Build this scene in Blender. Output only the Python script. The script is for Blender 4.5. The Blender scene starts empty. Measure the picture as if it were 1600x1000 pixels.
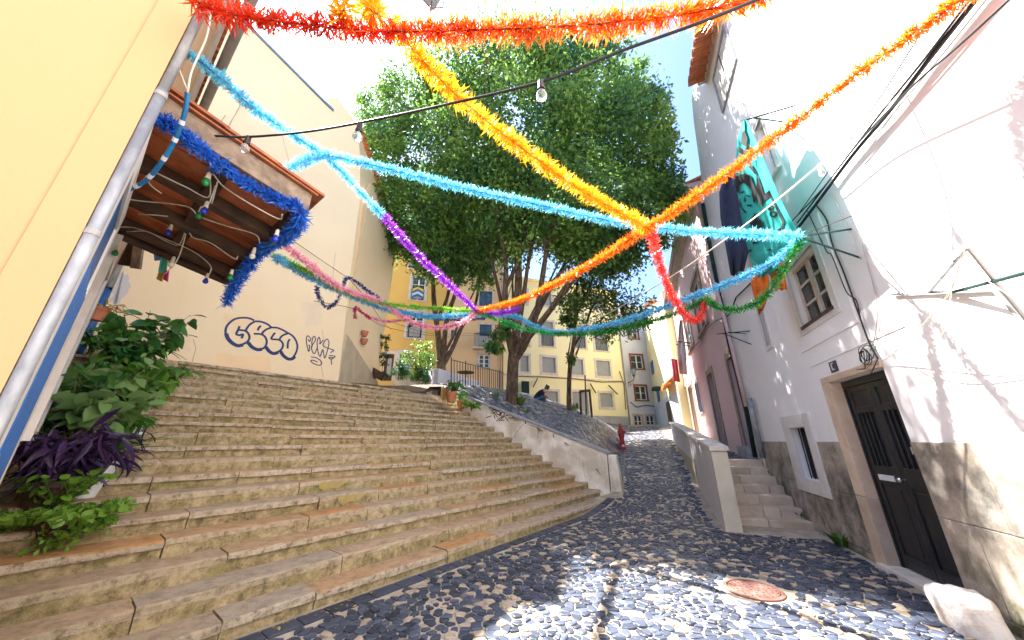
import bpy, math, random
import numpy as np
from mathutils import Vector, Matrix, noise, geometry

R = math.radians
random.seed(7)
rng = np.random.default_rng(7)
scene = bpy.context.scene
COL = scene.collection

# ------------------------------------------------------------------ camera, sky, sun, exposure
FPX, PITCH, EYE = 525.0, R(19.8), 1.6
cam_d = bpy.data.cameras.new('camera')
cam_d.sensor_width = 36.0
cam_d.lens = 36.0 * FPX / 1600.0
cam_d.clip_start = 0.05
cam_d.clip_end = 900.0
cam = bpy.data.objects.new('camera', cam_d)
COL.objects.link(cam)
cam.location = (0, 0, EYE)
cam.rotation_euler = (R(90) + PITCH, 0, 0)
scene.camera = cam

SUN_AZ, SUN_EL = R(-57), R(58.5)
sun_dir = Vector((math.sin(SUN_AZ) * math.cos(SUN_EL), math.cos(SUN_AZ) * math.cos(SUN_EL), math.sin(SUN_EL)))
world = bpy.data.worlds.new('World')
scene.world = world
world.use_nodes = True
wn = world.node_tree.nodes
wl = world.node_tree.links
bg = wn.get('Background') or wn.new('ShaderNodeBackground')
out = wn.get('World Output') or wn.new('ShaderNodeOutputWorld')
sky = wn.new('ShaderNodeTexSky')
sky.sky_type = 'NISHITA'
sky.sun_disc = False
sky.sun_elevation = SUN_EL
sky.sun_rotation = SUN_AZ
sky.air_density = 1.0
sky.dust_density = 2.5
sky.ozone_density = 8.0
wl.new(sky.outputs[0], bg.inputs[0])
bg.inputs[1].default_value = 0.074
wl.new(bg.outputs[0], out.inputs[0])
sl = bpy.data.lights.new('sun', 'SUN')
sl.energy = 5.0
sl.angle = R(0.53)
sl.color = (1.0, 0.965, 0.91)
so = bpy.data.objects.new('sun', sl)
so.rotation_euler = sun_dir.to_track_quat('Z', 'Y').to_euler()
COL.objects.link(so)
scene.view_settings.view_transform = 'Standard'
scene.view_settings.look = 'None'
scene.view_settings.gamma = 1.0
scene.view_settings.use_curve_mapping = False
scene.view_settings.exposure = 2.9
scene.cycles.use_denoising = True
scene.cycles.max_bounces = 10
scene.cycles.diffuse_bounces = 8
scene.cycles.caustics_reflective = False
scene.cycles.caustics_refractive = False

# ------------------------------------------------------------------ site geometry: the bearings of the walls
CP, SP = math.cos(PITCH), math.sin(PITCH)
def ray(px, py):
    """direction of sight through a point of the photograph, unit depth"""
    u = (px - 800) / FPX
    v = (500 - py) / FPX
    return Vector((u, CP - SP * v, SP + CP * v))
EYEV = Vector((0, 0, EYE))
def at(px, py, t):
    return EYEV + ray(px, py) * t
S20, C20 = math.sin(R(20)), math.cos(R(20))
S38, C38 = math.sin(R(38)), math.cos(R(38))
def AB(a, b, z=0.0):            # along the street, across it
    return Vector((S20 * a + C20 * b, C20 * a - S20 * b, z))
def toAB(x, y):
    return (S20 * x + C20 * y, C20 * x - S20 * y)
def SD(s, d, z=0.0):            # along the steps, up the stair
    return Vector((S38 * s - C38 * d, C38 * s + S38 * d, z))
def toSD(x, y):
    return (S38 * x + C38 * y, -C38 * x + S38 * y)

class Frame:
    """a vertical wall plane: origin, direction along, outward normal"""
    def __init__(s, O, U, N):
        s.O = Vector((O[0], O[1], 0)); s.U = Vector((U[0], U[1], 0)).normalized(); s.N = Vector((N[0], N[1], 0)).normalized()
    def P(s, u, z, off=0.0):
        p = s.O + s.U * u + s.N * off
        return Vector((p.x, p.y, z))
    def hit(s, px, py, off=0.0):
        r = ray(px, py)
        p0 = s.O + s.N * off
        t = s.N.dot(p0 - Vector((0, 0, 0))) / s.N.dot(r)
        p = EYEV + r * t
        return ((p - s.O).dot(s.U), p.z)
    def hp(s, px, py, off=0.0):
        u, z = s.hit(px, py, off)
        return s.P(u, z, off)
    def rect(s, q, off=0.0):
        h = [s.hit(x, y, off) for x, y in q]          # TL TR BR BL
        us = sorted(p[0] for p in h)
        return ((us[0] + us[1]) / 2, (us[2] + us[3]) / 2, (h[2][1] + h[3][1]) / 2, (h[0][1] + h[1][1]) / 2)

FR = Frame(AB(0, 2.9), (S20, C20), (-C20, S20))                 # right hand walls
FG = Frame(SD(0, 10.45), (S38, C38), (C38, -S38))               # wall at the top of the stair
FL = Frame(SD(-0.20, 0), (-C38, S38), (S38, C38))               # side of the left house, u = d
FN = Frame(SD(-0.20, 2.5), (-S38, -C38), (C38, -S38))           # street face of the left house
FY = Frame((9.8, 29.0), (-.951, -.309), (.309, -.951))          # yellow block
FO = Frame((-.75, 25.2), (-.978, -.208), (.208, -.978))         # peach and orange houses
FT = Frame((12.4, 30.0), (-.985, -.174), (.174, -.985))         # grey white house at the street's end
FV = Frame((10.86, 23.5), (1.54, 6.5), (-6.5, 1.54))            # pale yellow side wall

def fz(a):                      # street level
    return 0.0 if a < 8.6 else (0.2 * (a - 8.6) - 0.1 * (1 - math.exp(-(a - 8.6) / 0.6)) if a < 17 else 1.58 + 0.09 * (a - 17))
WALL_A = Vector((2.70, 10.30, 0)); WALL_B = Vector((-2.76, 13.25, 0))
def wall_top(t): return 1.33 + 2.30 * t
def bank(x, y):
    a, b = toAB(x, y)
    s, d = toSD(x, y)
    w = -0.95 - b
    if w <= 0: return fz(a)
    k = min(1, max(0, (a - 13.0) / 14.0))
    z = fz(a) + (1 - k) * (0.80 * (1 - math.exp(-w / 0.5)) + 0.377 * w) + k * 0.2 * w
    z += .35 * math.exp(-((a - 16) / 3.5) ** 2) * (1 - math.exp(-w / .8))
    if d > 9.9:
        z = min(z, 3.24 + 0.2 * (d - 10.2) + max(0, s - 7.5) * 0.3)
    return min(z, 3.76 + 0.03 * (y - 14))
def ground_hit(px, py, t0=8.0, t1=30.0):
    r = ray(px, py); t = t0
    while t < t1:
        p = EYEV + r * t
        if p.z <= bank(p.x, p.y): return p
        t += 0.02
    return EYEV + r * 16
NST, D1, TREAD, RISE, Z1 = 19, 4.115, 0.343, 0.1738, 0.15
def stair_z(d):
    k = math.floor((d - D1) / TREAD)
    return 0.0 if k < 0 else Z1 + min(k, NST - 1) * RISE
def stair_hit(px, py):
    r = ray(px, py); t = 1.0
    while t < 20:
        p = EYEV + r * t
        if p.z <= stair_z(toSD(p.x, p.y)[1]): return p
        t += 0.01
    return EYEV + r * 5

# ------------------------------------------------------------------ materials
MATS = {}
def nodes(name):
    m = bpy.data.materials.new(name); m.use_nodes = True
    nt = m.node_tree
    return m, nt, nt.nodes['Principled BSDF']
def ramp(nt, stops):
    n = nt.nodes.new('ShaderNodeValToRGB')
    els = n.color_ramp.elements
    while len(els) < len(stops): els.new(0.5)
    for e, (p, c) in zip(els, stops):
        e.position = p
        e.color = (*c, 1) if len(c) == 3 else c
    return n
def tex(nt, scale, detail=4, rough=0.6, vec=None, kind='ShaderNodeTexNoise', stretch=None):
    n = nt.nodes.new(kind)
    if 'Scale' in n.inputs: n.inputs['Scale'].default_value = scale
    if 'Detail' in n.inputs: n.inputs['Detail'].default_value = detail
    if 'Roughness' in n.inputs: n.inputs['Roughness'].default_value = rough
    tc = nt.nodes.new('ShaderNodeTexCoord')
    src = tc.outputs['Object']
    if stretch:
        mp = nt.nodes.new('ShaderNodeMapping'); mp.inputs['Scale'].default_value = stretch
        nt.links.new(src, mp.inputs['Vector']); src = mp.outputs[0]
    nt.links.new(src, n.inputs['Vector'])
    return n
def mixc(nt, fac, a, b, mode='MIX'):
    n = nt.nodes.new('ShaderNodeMix'); n.data_type = 'RGBA'; n.blend_type = mode
    for sock, v in ((0, fac), (6, a), (7, b)):
        if hasattr(v, 'links') or hasattr(v, 'is_linked'): nt.links.new(v, n.inputs[sock])
        elif sock == 0: n.inputs[0].default_value = v
        else: n.inputs[sock].default_value = (*v, 1)
    return n.outputs[2]
def bump(nt, bsdf, src, strength=0.3, dist=0.02):
    b = nt.nodes.new('ShaderNodeBump'); b.inputs['Strength'].default_value = strength; b.inputs['Distance'].default_value = dist
    nt.links.new(src, b.inputs['Height']); nt.links.new(b.outputs[0], bsdf.inputs['Normal'])
def mat(name, c1, c2=None, rough=0.8, scale=3.0, lo=0.35, hi=0.65, bmp=0.0, bscale=None, bdist=0.01, metal=0.0, spec=0.4, stretch=None, rnd=0.0):
    """noise between two real colours, with relief; rnd = spread of brightness from object to object"""
    if name in MATS: return MATS[name]
    m, nt, b = nodes(name)
    c2 = c2 or tuple(x * 0.85 for x in c1)
    n = tex(nt, scale, stretch=stretch)
    r = ramp(nt, [(lo, c1), (hi, c2)])
    nt.links.new(n.outputs[0], r.inputs[0])
    src = r.outputs[0]
    if rnd:
        oi = nt.nodes.new('ShaderNodeObjectInfo')
        rr = ramp(nt, [(0, (1 - rnd,) * 3), (1, (1.0,) * 3)])
        nt.links.new(oi.outputs['Random'], rr.inputs[0])
        src = mixc(nt, 1.0, src, rr.outputs[0], 'MULTIPLY')
    nt.links.new(src, b.inputs['Base Color'])
    b.inputs['Roughness'].default_value = rough
    b.inputs['Metallic'].default_value = metal
    b.inputs['Specular IOR Level'].default_value = spec
    if bmp:
        n2 = tex(nt, bscale or scale * 6, 5, 0.65)
        bump(nt, b, n2.outputs[0], bmp, bdist)
    MATS[name] = m
    return m
def plaster(name, c, stain, dirt=(0.2, 0.17, 0.13), amount=0.5, grime=0.25, patch=None, sc=1.0):
    """lime render: broad tonal drift, patched areas, thin vertical runs, trowel relief"""
    m, nt, b = nodes(name)
    n1 = tex(nt, 0.55 * sc, 6, 0.6)
    r1 = ramp(nt, [(0.35, c), (0.7 if sc == 1 else .6, stain)]); nt.links.new(n1.outputs[0], r1.inputs[0])
    src = mixc(nt, amount, c, r1.outputs[0])
    n2 = tex(nt, 1.0, 6, 0.7, stretch=(5.0 * sc, 5.0 * sc, 0.35 * sc))
    r2 = ramp(nt, [(0.58, (0, 0, 0)), (0.8, (1, 1, 1))]); nt.links.new(n2.outputs[0], r2.inputs[0])
    mm = nt.nodes.new('ShaderNodeMath'); mm.operation = 'MULTIPLY'; mm.inputs[1].default_value = grime
    nt.links.new(r2.outputs[0], mm.inputs[0])
    src = mixc(nt, mm.outputs[0], src, dirt)
    if patch:
        n4 = tex(nt, 0.9, 2, 0.4)
        r4 = ramp(nt, [(0.60, (0, 0, 0)), (0.625, (1, 1, 1))]); nt.links.new(n4.outputs[0], r4.inputs[0])
        m4 = nt.nodes.new('ShaderNodeMath'); m4.operation = 'MULTIPLY'; m4.inputs[1].default_value = 0.45
        nt.links.new(r4.outputs[0], m4.inputs[0])
        src = mixc(nt, m4.outputs[0], src, patch)
    n5 = tex(nt, 9.0, 6, 0.75)
    r5 = ramp(nt, [(0.66, (0, 0, 0)), (0.74, (1, 1, 1))]); nt.links.new(n5.outputs[0], r5.inputs[0])
    m5 = nt.nodes.new('ShaderNodeMath'); m5.operation = 'MULTIPLY'; m5.inputs[1].default_value = grime * 0.7
    nt.links.new(r5.outputs[0], m5.inputs[0])
    src = mixc(nt, m5.outputs[0], src, dirt)
    nt.links.new(src, b.inputs['Base Color'])
    b.inputs['Roughness'].default_value = 0.9
    b.inputs['Specular IOR Level'].default_value = 0.2
    n3 = tex(nt, 26, 6, 0.7)
    bump(nt, b, n3.outputs[0], 0.25, 0.01)
    MATS[name] = m
    return m
def thin(name, c1, c2, rough=0.5, trans=0.35, spec=0.4):
    """leaf or foil: colour spread from the 'rnd' value of each piece, some light passes through"""
    m, nt, b = nodes(name)
    at_ = nt.nodes.new('ShaderNodeAttribute'); at_.attribute_name = 'rnd'
    r = ramp(nt, [(0.0, c1), (1.0, c2)]); nt.links.new(at_.outputs['Fac'], r.inputs[0])
    nt.links.new(r.outputs[0], b.inputs['Base Color'])
    b.inputs['Roughness'].default_value = rough
    b.inputs['Specular IOR Level'].default_value = spec
    tr = nt.nodes.new('ShaderNodeBsdfTranslucent'); nt.links.new(r.outputs[0], tr.inputs[0])
    mx = nt.nodes.new('ShaderNodeMixShader'); mx.inputs[0].default_value = trans
    nt.links.new(b.outputs[0], mx.inputs[1]); nt.links.new(tr.outputs[0], mx.inputs[2])
    nt.links.new(mx.outputs[0], nt.nodes['Material Output'].inputs[0])
    MATS[name] = m
    return m
def glass(name, c=(0.03, 0.035, 0.04), rough=0.06):
    m = mat(name, c, tuple(x * 1.8 for x in c), rough, 2.0, spec=0.6)
    return m

M_WHITE = plaster('white_render', (0.85, 0.845, 0.845), (0.72, 0.69, 0.69), (0.36, 0.31, 0.24), 0.5, 0.22)
M_CREAM = plaster('cream_render', (0.77, 0.64, 0.43), (0.73, 0.585, 0.37), (0.40, 0.34, 0.26), 0.6, 0.2, (0.78, 0.62, 0.40))
M_NEARY = plaster('warm_yellow_render', (0.49, 0.305, 0.155), (0.455, 0.28, 0.14), (0.45, 0.36, 0.24), 0.7, 0.08)
M_PINK = plaster('mauve_pink_render', (0.60, 0.43, 0.44), (0.50, 0.36, 0.36), (0.25, 0.2, 0.18), 0.6, 0.2)
M_YEL = plaster('pale_yellow_render', (0.80, 0.73, 0.44), (0.74, 0.66, 0.38), (0.4, 0.36, 0.28), 0.6, 0.12)
M_ORANGE = plaster('ochre_render', (0.66, 0.42, 0.12), (0.58, 0.35, 0.10), (0.3, 0.22, 0.14), 0.6, 0.15)
M_PEACH = plaster('peach_render', (0.76, 0.52, 0.29), (0.70, 0.45, 0.24), (0.36, 0.28, 0.2), 0.6, 0.12)
M_GREYW = plaster('grey_white_render', (0.62, 0.62, 0.66), (0.52, 0.52, 0.58), (0.25, 0.25, 0.27), 0.6, 0.2)
M_BANKW = plaster('weathered_white_render', (0.80, 0.75, 0.66), (0.50, 0.44, 0.34), (0.10, 0.085, 0.055), 1.0, 0.8, None, 3.0)
M_GREYBASE = mat('grey_plinth_paint', (0.36, 0.36, 0.35), (0.28, 0.28, 0.27), 0.85, 1.5, bmp=0.2)
M_DADO = None
def dado():
    m, nt, b = nodes('stained_stone_dado')
    n1 = tex(nt, 1.1, 7, 0.65); r1 = ramp(nt, [(0.30, (0.48, 0.42, 0.35)), (0.48, (0.40, 0.35, 0.29)), (0.56, (0.26, 0.235, 0.20)), (0.66, (0.07, 0.065, 0.055))])
    nt.links.new(n1.outputs[0], r1.inputs[0])
    n2 = tex(nt, 6, 7, 0.75); r2 = ramp(nt, [(0.42, (1, 1, 1)), (0.72, (0.50, 0.46, 0.42))]); nt.links.new(n2.outputs[0], r2.inputs[0])
    src = mixc(nt, 0.9, r1.outputs[0], r2.outputs[0], 'MULTIPLY')
    ge = nt.nodes.new('ShaderNodeNewGeometry'); sx = nt.nodes.new('ShaderNodeSeparateXYZ'); nt.links.new(ge.outputs['Position'], sx.inputs[0])
    mr = nt.nodes.new('ShaderNodeMapRange'); mr.inputs['From Min'].default_value = 0.85; mr.inputs['From Max'].default_value = 0.0
    nt.links.new(sx.outputs['Z'], mr.inputs['Value'])
    n3 = tex(nt, 2.2, 6, 0.7); r3 = ramp(nt, [(0.47, (0, 0, 0)), (0.60, (1, 1, 1))]); nt.links.new(n3.outputs[0], r3.inputs[0])
    mu = nt.nodes.new('ShaderNodeMath'); mu.operation = 'MULTIPLY'; nt.links.new(mr.outputs[0], mu.inputs[0]); nt.links.new(r3.outputs[0], mu.inputs[1])
    src = mixc(nt, mu.outputs[0], src, (0.085, 0.085, 0.025))       # moss where the wall meets the damp paving
    nt.links.new(src, b.inputs['Base Color']); b.inputs['Roughness'].default_value = 0.85
    bump(nt, b, n2.outputs[0], 0.5, 0.02)
    MATS[m.name] = m
    return m
M_DADO = dado()
M_LIME = mat('cream_limestone', (0.68, 0.54, 0.41), (0.54, 0.41, 0.29), 0.8, 3.5, bmp=0.35, bdist=0.008, rnd=0.15)
M_LIMEW = mat('pale_stone_frame', (0.62, 0.57, 0.52), (0.46, 0.41, 0.36), 0.8, 4.0, bmp=0.3)
M_FRAMEW = mat('white_painted_surround', (0.72, 0.70, 0.67), (0.60, 0.57, 0.53), 0.75, 3.0, bmp=0.15)
M_GRANITE = mat('grey_coping_stone', (0.36, 0.37, 0.40), (0.27, 0.27, 0.28), 0.75, 6.0, bmp=0.3, rnd=0.2)
M_WOODW = mat('worn_white_window_paint', (0.68, 0.64, 0.58), (0.42, 0.35, 0.27), 0.6, 7.0, 0.45, 0.75, bmp=0.2)
M_SASH = mat('white_window_paint', (0.78, 0.78, 0.78), (0.68, 0.68, 0.68), 0.5, 5)
M_GLASS = glass('dark_window_glass')
M_GLASSB = glass('sky_tinted_window_glass', (0.07, 0.10, 0.14))
M_FILL = mat('grey_blocked_opening', (0.30, 0.31, 0.32), (0.25, 0.26, 0.27), 0.85, 1.2, bmp=0.1)
M_BLACKD = mat('black_weathered_door_paint', (0.010, 0.011, 0.013), (0.026, 0.026, 0.029), 0.3, 5.0, 0.45, 0.75, bmp=0.25, stretch=(3, 3, .5))
M_DGREEN = mat('dark_green_paint', (0.012, 0.04, 0.035), (0.008, 0.028, 0.025), 0.8, 4, spec=.2)
M_BLACK = mat('black_cable_rubber', (0.014, 0.014, 0.016), (0.02, 0.02, 0.02), 0.5, 8)
M_IRON = mat('dark_iron', (0.02, 0.022, 0.03), (0.035, 0.03, 0.03), 0.45, 9, metal=0.3)
M_WIREW = mat('white_cable', (0.66, 0.62, 0.52), (0.5, 0.45, 0.36), 0.6, 9)
M_ZINC = mat('weathered_zinc_pipe', (0.20, 0.205, 0.22), (0.40, 0.40, 0.40), 0.55, 9.0, 0.38, 0.66, bmp=0.25, metal=0.2, stretch=(1, 1, .4))
M_GUTTER = mat('dull_grey_gutter', (0.26, 0.25, 0.24), (0.34, 0.32, 0.30), 0.6, 4, bmp=0.2)
M_TILE = mat('terracotta_roof_tile', (0.46, 0.15, 0.06), (0.30, 0.10, 0.05), 0.8, 7.0, bmp=0.3, rnd=0.35)
M_TILEP = mat('pale_eave_tile', (0.60, 0.55, 0.48), (0.45, 0.40, 0.34), 0.8, 7.0, bmp=0.3, rnd=0.2)
M_TERRA = mat('terracotta_pot', (0.50, 0.19, 0.09), (0.36, 0.13, 0.07), 0.75, 8, bmp=0.2, rnd=0.2)
M_SOIL = mat('potting_soil', (0.05, 0.035, 0.02), (0.025, 0.018, 0.01), 0.95, 20, bmp=0.8)
M_WPLAST = mat('white_plastic_tub', (0.72, 0.74, 0.76), (0.62, 0.66, 0.68), 0.5, 5)
M_BLUEP = mat('blue_painted_wood', (0.015, 0.11, 0.34), (0.02, 0.08, 0.24), 0.5, 6, bmp=0.2)
M_REDW = mat('red_brown_boards', (0.68, 0.23, 0.09), (0.44, 0.12, 0.045), 0.6, 2.5, bmp=0.4, bscale=30, stretch=(1.2, 1.2, 8), rnd=0.45)
M_DARKW = mat('blackened_beam', (0.05, 0.032, 0.022), (0.11, 0.06, 0.035), 0.75, 5, bmp=0.4, rnd=0.3)
M_GREYW_ = mat('weathered_grey_plank', (0.30, 0.22, 0.16), (0.14, 0.10, 0.07), 0.8, 9, bmp=0.5, bscale=40, rnd=0.2)
M_RED = mat('red_hydrant_paint', (0.42, 0.018, 0.02), (0.30, 0.012, 0.015), 0.4, 6, bmp=0.1)
M_BARK = mat('brown_grey_bark', (0.14, 0.095, 0.06), (0.05, 0.036, 0.025), 0.9, 4.0, 0.4, 0.62, bmp=0.9, bscale=9, bdist=0.05, stretch=(3, 3, .6))
M_INK = mat('navy_spray_paint', (0.006, 0.03, 0.13), (0.004, 0.02, 0.10), 0.6, 9)
M_BLACKINK = mat('black_marker', (0.004, 0.004, 0.006), (0.007, 0.007, 0.008), 0.7, 9)
M_MORTAR = mat('sandy_mortar', (0.44, 0.37, 0.28), (0.30, 0.25, 0.19), 0.95, 5.0, bmp=0.6, bscale=40)
M_DIRT = mat('leaf_strewn_dirt', (0.22, 0.14, 0.085), (0.12, 0.075, 0.045), 0.95, 5.0, bmp=0.8, bscale=18)
M_GROUND = mat('trodden_earth', (0.25, 0.20, 0.15), (0.18, 0.15, 0.11), 0.95, 1.0, bmp=0.4)

def cobble_mat(name, dark1, dark2, tan, ptan):
    m, nt, b = nodes(name)
    at_ = nt.nodes.new('ShaderNodeAttribute'); at_.attribute_name = 'rnd'
    r = ramp(nt, [(0.0, dark1), (0.45, dark2), (ptan, tuple(x * 1.5 for x in dark2)), (min(.99, ptan + 0.03), tan), (1.0, tuple(x * 1.15 for x in tan))])
    nt.links.new(at_.outputs['Fac'], r.inputs[0])
    n = tex(nt, 16, 5, 0.7); r2 = ramp(nt, [(0.3, (0.62, 0.62, 0.62)), (0.7, (1.25, 1.22, 1.2))]); nt.links.new(n.outputs[0], r2.inputs[0])
    src = mixc(nt, 0.8, r.outputs[0], r2.outputs[0], 'MULTIPLY')
    nt.links.new(src, b.inputs['Base Color'])
    b.inputs['Roughness'].default_value = 0.48
    b.inputs['Specular IOR Level'].default_value = 0.45
    n3 = tex(nt, 55, 5, 0.7); bump(nt, b, n3.outputs[0], 0.35, 0.008)
    MATS[name] = m
    return m
M_COB = cobble_mat('basalt_and_limestone_cobbles', (0.012, 0.018, 0.034), (0.038, 0.047, 0.072), (0.31, 0.25, 0.185), 0.83)
M_COBB = cobble_mat('grey_bank_cobbles', (0.028, 0.033, 0.05), (0.085, 0.09, 0.105), (0.24, 0.21, 0.17), 0.84)

def step_mat():
    """limestone steps: ochre-worn treads, risers with moss and soil, their colour also darkened for shade"""
    m, nt, b = nodes('worn_limestone_step')
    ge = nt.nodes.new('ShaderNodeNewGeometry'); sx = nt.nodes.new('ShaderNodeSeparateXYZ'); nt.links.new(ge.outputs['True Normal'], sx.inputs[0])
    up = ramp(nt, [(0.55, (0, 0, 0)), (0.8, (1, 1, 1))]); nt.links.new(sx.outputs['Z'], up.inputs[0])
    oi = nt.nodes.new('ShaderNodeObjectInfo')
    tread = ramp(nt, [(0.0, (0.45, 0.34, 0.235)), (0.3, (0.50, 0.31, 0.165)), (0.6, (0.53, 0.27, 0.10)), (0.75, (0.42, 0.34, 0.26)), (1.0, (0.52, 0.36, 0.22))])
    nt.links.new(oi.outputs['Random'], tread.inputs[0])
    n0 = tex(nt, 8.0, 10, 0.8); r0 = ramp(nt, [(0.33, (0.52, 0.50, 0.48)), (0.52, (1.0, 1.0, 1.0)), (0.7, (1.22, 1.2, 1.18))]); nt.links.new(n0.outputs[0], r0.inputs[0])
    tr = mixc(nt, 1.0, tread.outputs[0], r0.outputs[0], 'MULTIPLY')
    n1 = tex(nt, 8.0, 10, 0.8); r1 = ramp(nt, [(0.30, (0.58, 0.46, 0.28)), (0.45, (0.45, 0.345, 0.19)), (0.56, (0.25, 0.19, 0.09)), (0.66, (0.055, 0.045, 0.028))])  # riser colour: soiled stone, with shade darkened into it
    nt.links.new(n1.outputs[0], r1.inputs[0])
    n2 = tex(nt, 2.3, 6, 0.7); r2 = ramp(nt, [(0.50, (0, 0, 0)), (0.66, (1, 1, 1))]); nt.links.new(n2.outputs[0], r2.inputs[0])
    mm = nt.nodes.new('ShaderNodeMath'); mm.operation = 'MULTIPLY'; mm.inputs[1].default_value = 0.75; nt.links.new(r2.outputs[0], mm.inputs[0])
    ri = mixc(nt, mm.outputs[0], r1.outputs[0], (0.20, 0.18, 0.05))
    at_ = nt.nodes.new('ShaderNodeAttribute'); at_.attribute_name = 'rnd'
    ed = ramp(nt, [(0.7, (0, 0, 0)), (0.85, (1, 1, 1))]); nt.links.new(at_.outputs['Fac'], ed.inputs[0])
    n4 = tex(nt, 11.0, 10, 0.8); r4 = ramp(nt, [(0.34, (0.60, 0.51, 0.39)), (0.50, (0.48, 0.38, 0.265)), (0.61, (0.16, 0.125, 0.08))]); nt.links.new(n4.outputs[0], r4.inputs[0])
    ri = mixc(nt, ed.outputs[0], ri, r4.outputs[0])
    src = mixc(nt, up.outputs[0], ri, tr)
    nt.links.new(src, b.inputs['Base Color']); b.inputs['Roughness'].default_value = 0.72
    n3 = tex(nt, 26, 10, 0.8); bump(nt, b, n3.outputs[0], 1.0, 0.03)
    MATS[m.name] = m
    return m
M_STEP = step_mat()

# ------------------------------------------------------------------ object helpers
WM = {}
def reg(o, M):
    WM[o.name] = M
def thing(name, label, cat, loc=(0, 0, 0), group=None, kind=None):
    o = bpy.data.objects.new(name, None); COL.objects.link(o)
    o.empty_display_size = 0.2
    o.location = loc
    o['label'] = label; o['category'] = cat
    if group: o['group'] = group
    if kind: o['kind'] = kind
    reg(o, Matrix.Translation(Vector(loc)))
    return o
def tag(o, label, cat, group=None, kind=None):
    o['label'] = label; o['category'] = cat
    if group: o['group'] = group
    if kind: o['kind'] = kind
    return o
class MB:
    def __init__(s): s.v = []; s.f = []; s.r = []; s.cur = 0.5
    def add(s, vs, fs, r=None):
        o = len(s.v); s.v += [tuple(p) for p in vs]
        for f in fs:
            s.f.append([i + o for i in f]); s.r.append(s.cur if r is None else r)
        return s
    def hexa(s, p):            # 8 corners: bottom loop 0-3, top loop 4-7
        return s.add(p, [(3, 2, 1, 0), (4, 5, 6, 7), (0, 1, 5, 4), (1, 2, 6, 5), (2, 3, 7, 6), (3, 0, 4, 7)])
    def fbox(s, F, u0, u1, z0, z1, o0, o1):
        return s.hexa([F.P(u0, z0, o0), F.P(u1, z0, o0), F.P(u1, z0, o1), F.P(u0, z0, o1), F.P(u0, z1, o0), F.P(u1, z1, o0), F.P(u1, z1, o1), F.P(u0, z1, o1)])
    def sdbox(s, s0, s1, d0, d1, z0, z1):
        return s.hexa([SD(s0, d0, z0), SD(s1, d0, z0), SD(s1, d1, z0), SD(s0, d1, z0), SD(s0, d0, z1), SD(s1, d0, z1), SD(s1, d1, z1), SD(s0, d1, z1)])
    def abbox(s, a0, a1, b0, b1, z0, z1, za=0.0):
        h = lambda a: za * (a - a0)
        return s.hexa([AB(a0, b0, z0), AB(a1, b0, z0 + h(a1)), AB(a1, b1, z0 + h(a1)), AB(a0, b1, z0), AB(a0, b0, z1), AB(a1, b0, z1 + h(a1)), AB(a1, b1, z1 + h(a1)), AB(a0, b1, z1)])
    def bar(s, p, q, w, h=None, up=(0, 0, 1)):
        p = Vector(p); q = Vector(q); h = h or w
        d = (q - p).normalized(); up = Vector(up)
        if abs(d.dot(up)) > 0.97: up = Vector((1, 0, 0))
        x = d.cross(up).normalized() * w / 2; y = x.cross(d).normalized() * h / 2
        c = [p - x - y, p + x - y, p + x + y, p - x + y, q - x - y, q + x - y, q + x + y, q - x + y]
        return s.hexa(c)
    def tube(s, pts, rad, n=8, cap=True):
        pts = [Vector(p) for p in pts]
        rs = rad if isinstance(rad, (list, tuple)) else [rad] * len(pts)
        o = len(s.v); prev = None
        for i, p in enumerate(pts):
            d = (pts[min(i + 1, len(pts) - 1)] - pts[max(i - 1, 0)]).normalized()
            if prev is None:
                x = d.orthogonal().normalized()
            else:
                x = (prev - d * prev.dot(d)).normalized()
            prev = x; y = d.cross(x)
            for k in range(n):
                a = 2 * math.pi * k / n
                s.v.append(tuple(p + (x * math.cos(a) + y * math.sin(a)) * rs[i]))
        for i in range(len(pts) - 1):
            for k in range(n):
                a = o + i * n + k; b = o + i * n + (k + 1) % n
                s.f.append([a, b, b + n, a + n]); s.r.append(s.cur)
        if cap:
            s.f.append([o + k for k in range(n)][::-1]); s.r.append(s.cur)
            s.f.append([o + (len(pts) - 1) * n + k for k in range(n)]); s.r.append(s.cur)
        return s
    def lathe(s, c, prof, n=16, axis=None):
        c = Vector(c); o = len(s.v)
        M = Vector((0, 0, 1)).rotation_difference(Vector(axis)).to_matrix() if axis is not None else None
        for r, z in prof:
            for k in range(n):
                a = 2 * math.pi * k / n
                q = Vector((r * math.cos(a), r * math.sin(a), z))
                s.v.append(tuple(c + (M @ q if M else q)))
        for i in range(len(prof) - 1):
            for k in range(n):
                a = o + i * n + k; b = o + i * n + (k + 1) % n
                s.f.append([a, b, b + n, a + n]); s.r.append(s.cur)
        s.f.append([o + k for k in range(n)][::-1]); s.r.append(s.cur)
        s.f.append([o + (len(prof) - 1) * n + k for k in range(n)]); s.r.append(s.cur)
        return s
    def ribbon(s, pts, w, nrm, lift=0.0):
        """flat painted stroke lying on a surface with normal nrm"""
        pts = [Vector(p) for p in pts]; nrm = Vector(nrm).normalized()
        ws = w if isinstance(w, (list, tuple)) else [w] * len(pts)
        o = len(s.v)
        for i, p in enumerate(pts):
            d = (pts[min(i + 1, len(pts) - 1)] - pts[max(i - 1, 0)])
            x = d.cross(nrm).normalized() * ws[i] / 2
            s.v += [tuple(p + x + nrm * lift), tuple(p - x + nrm * lift)]
        for i in range(len(pts) - 1):
            a = o + 2 * i
            s.f.append([a, a + 1, a + 3, a + 2]); s.r.append(s.cur)
        return s
    def poly(s, pts, r=None):
        return s.add(pts, [tuple(range(len(pts)))], r)
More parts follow.
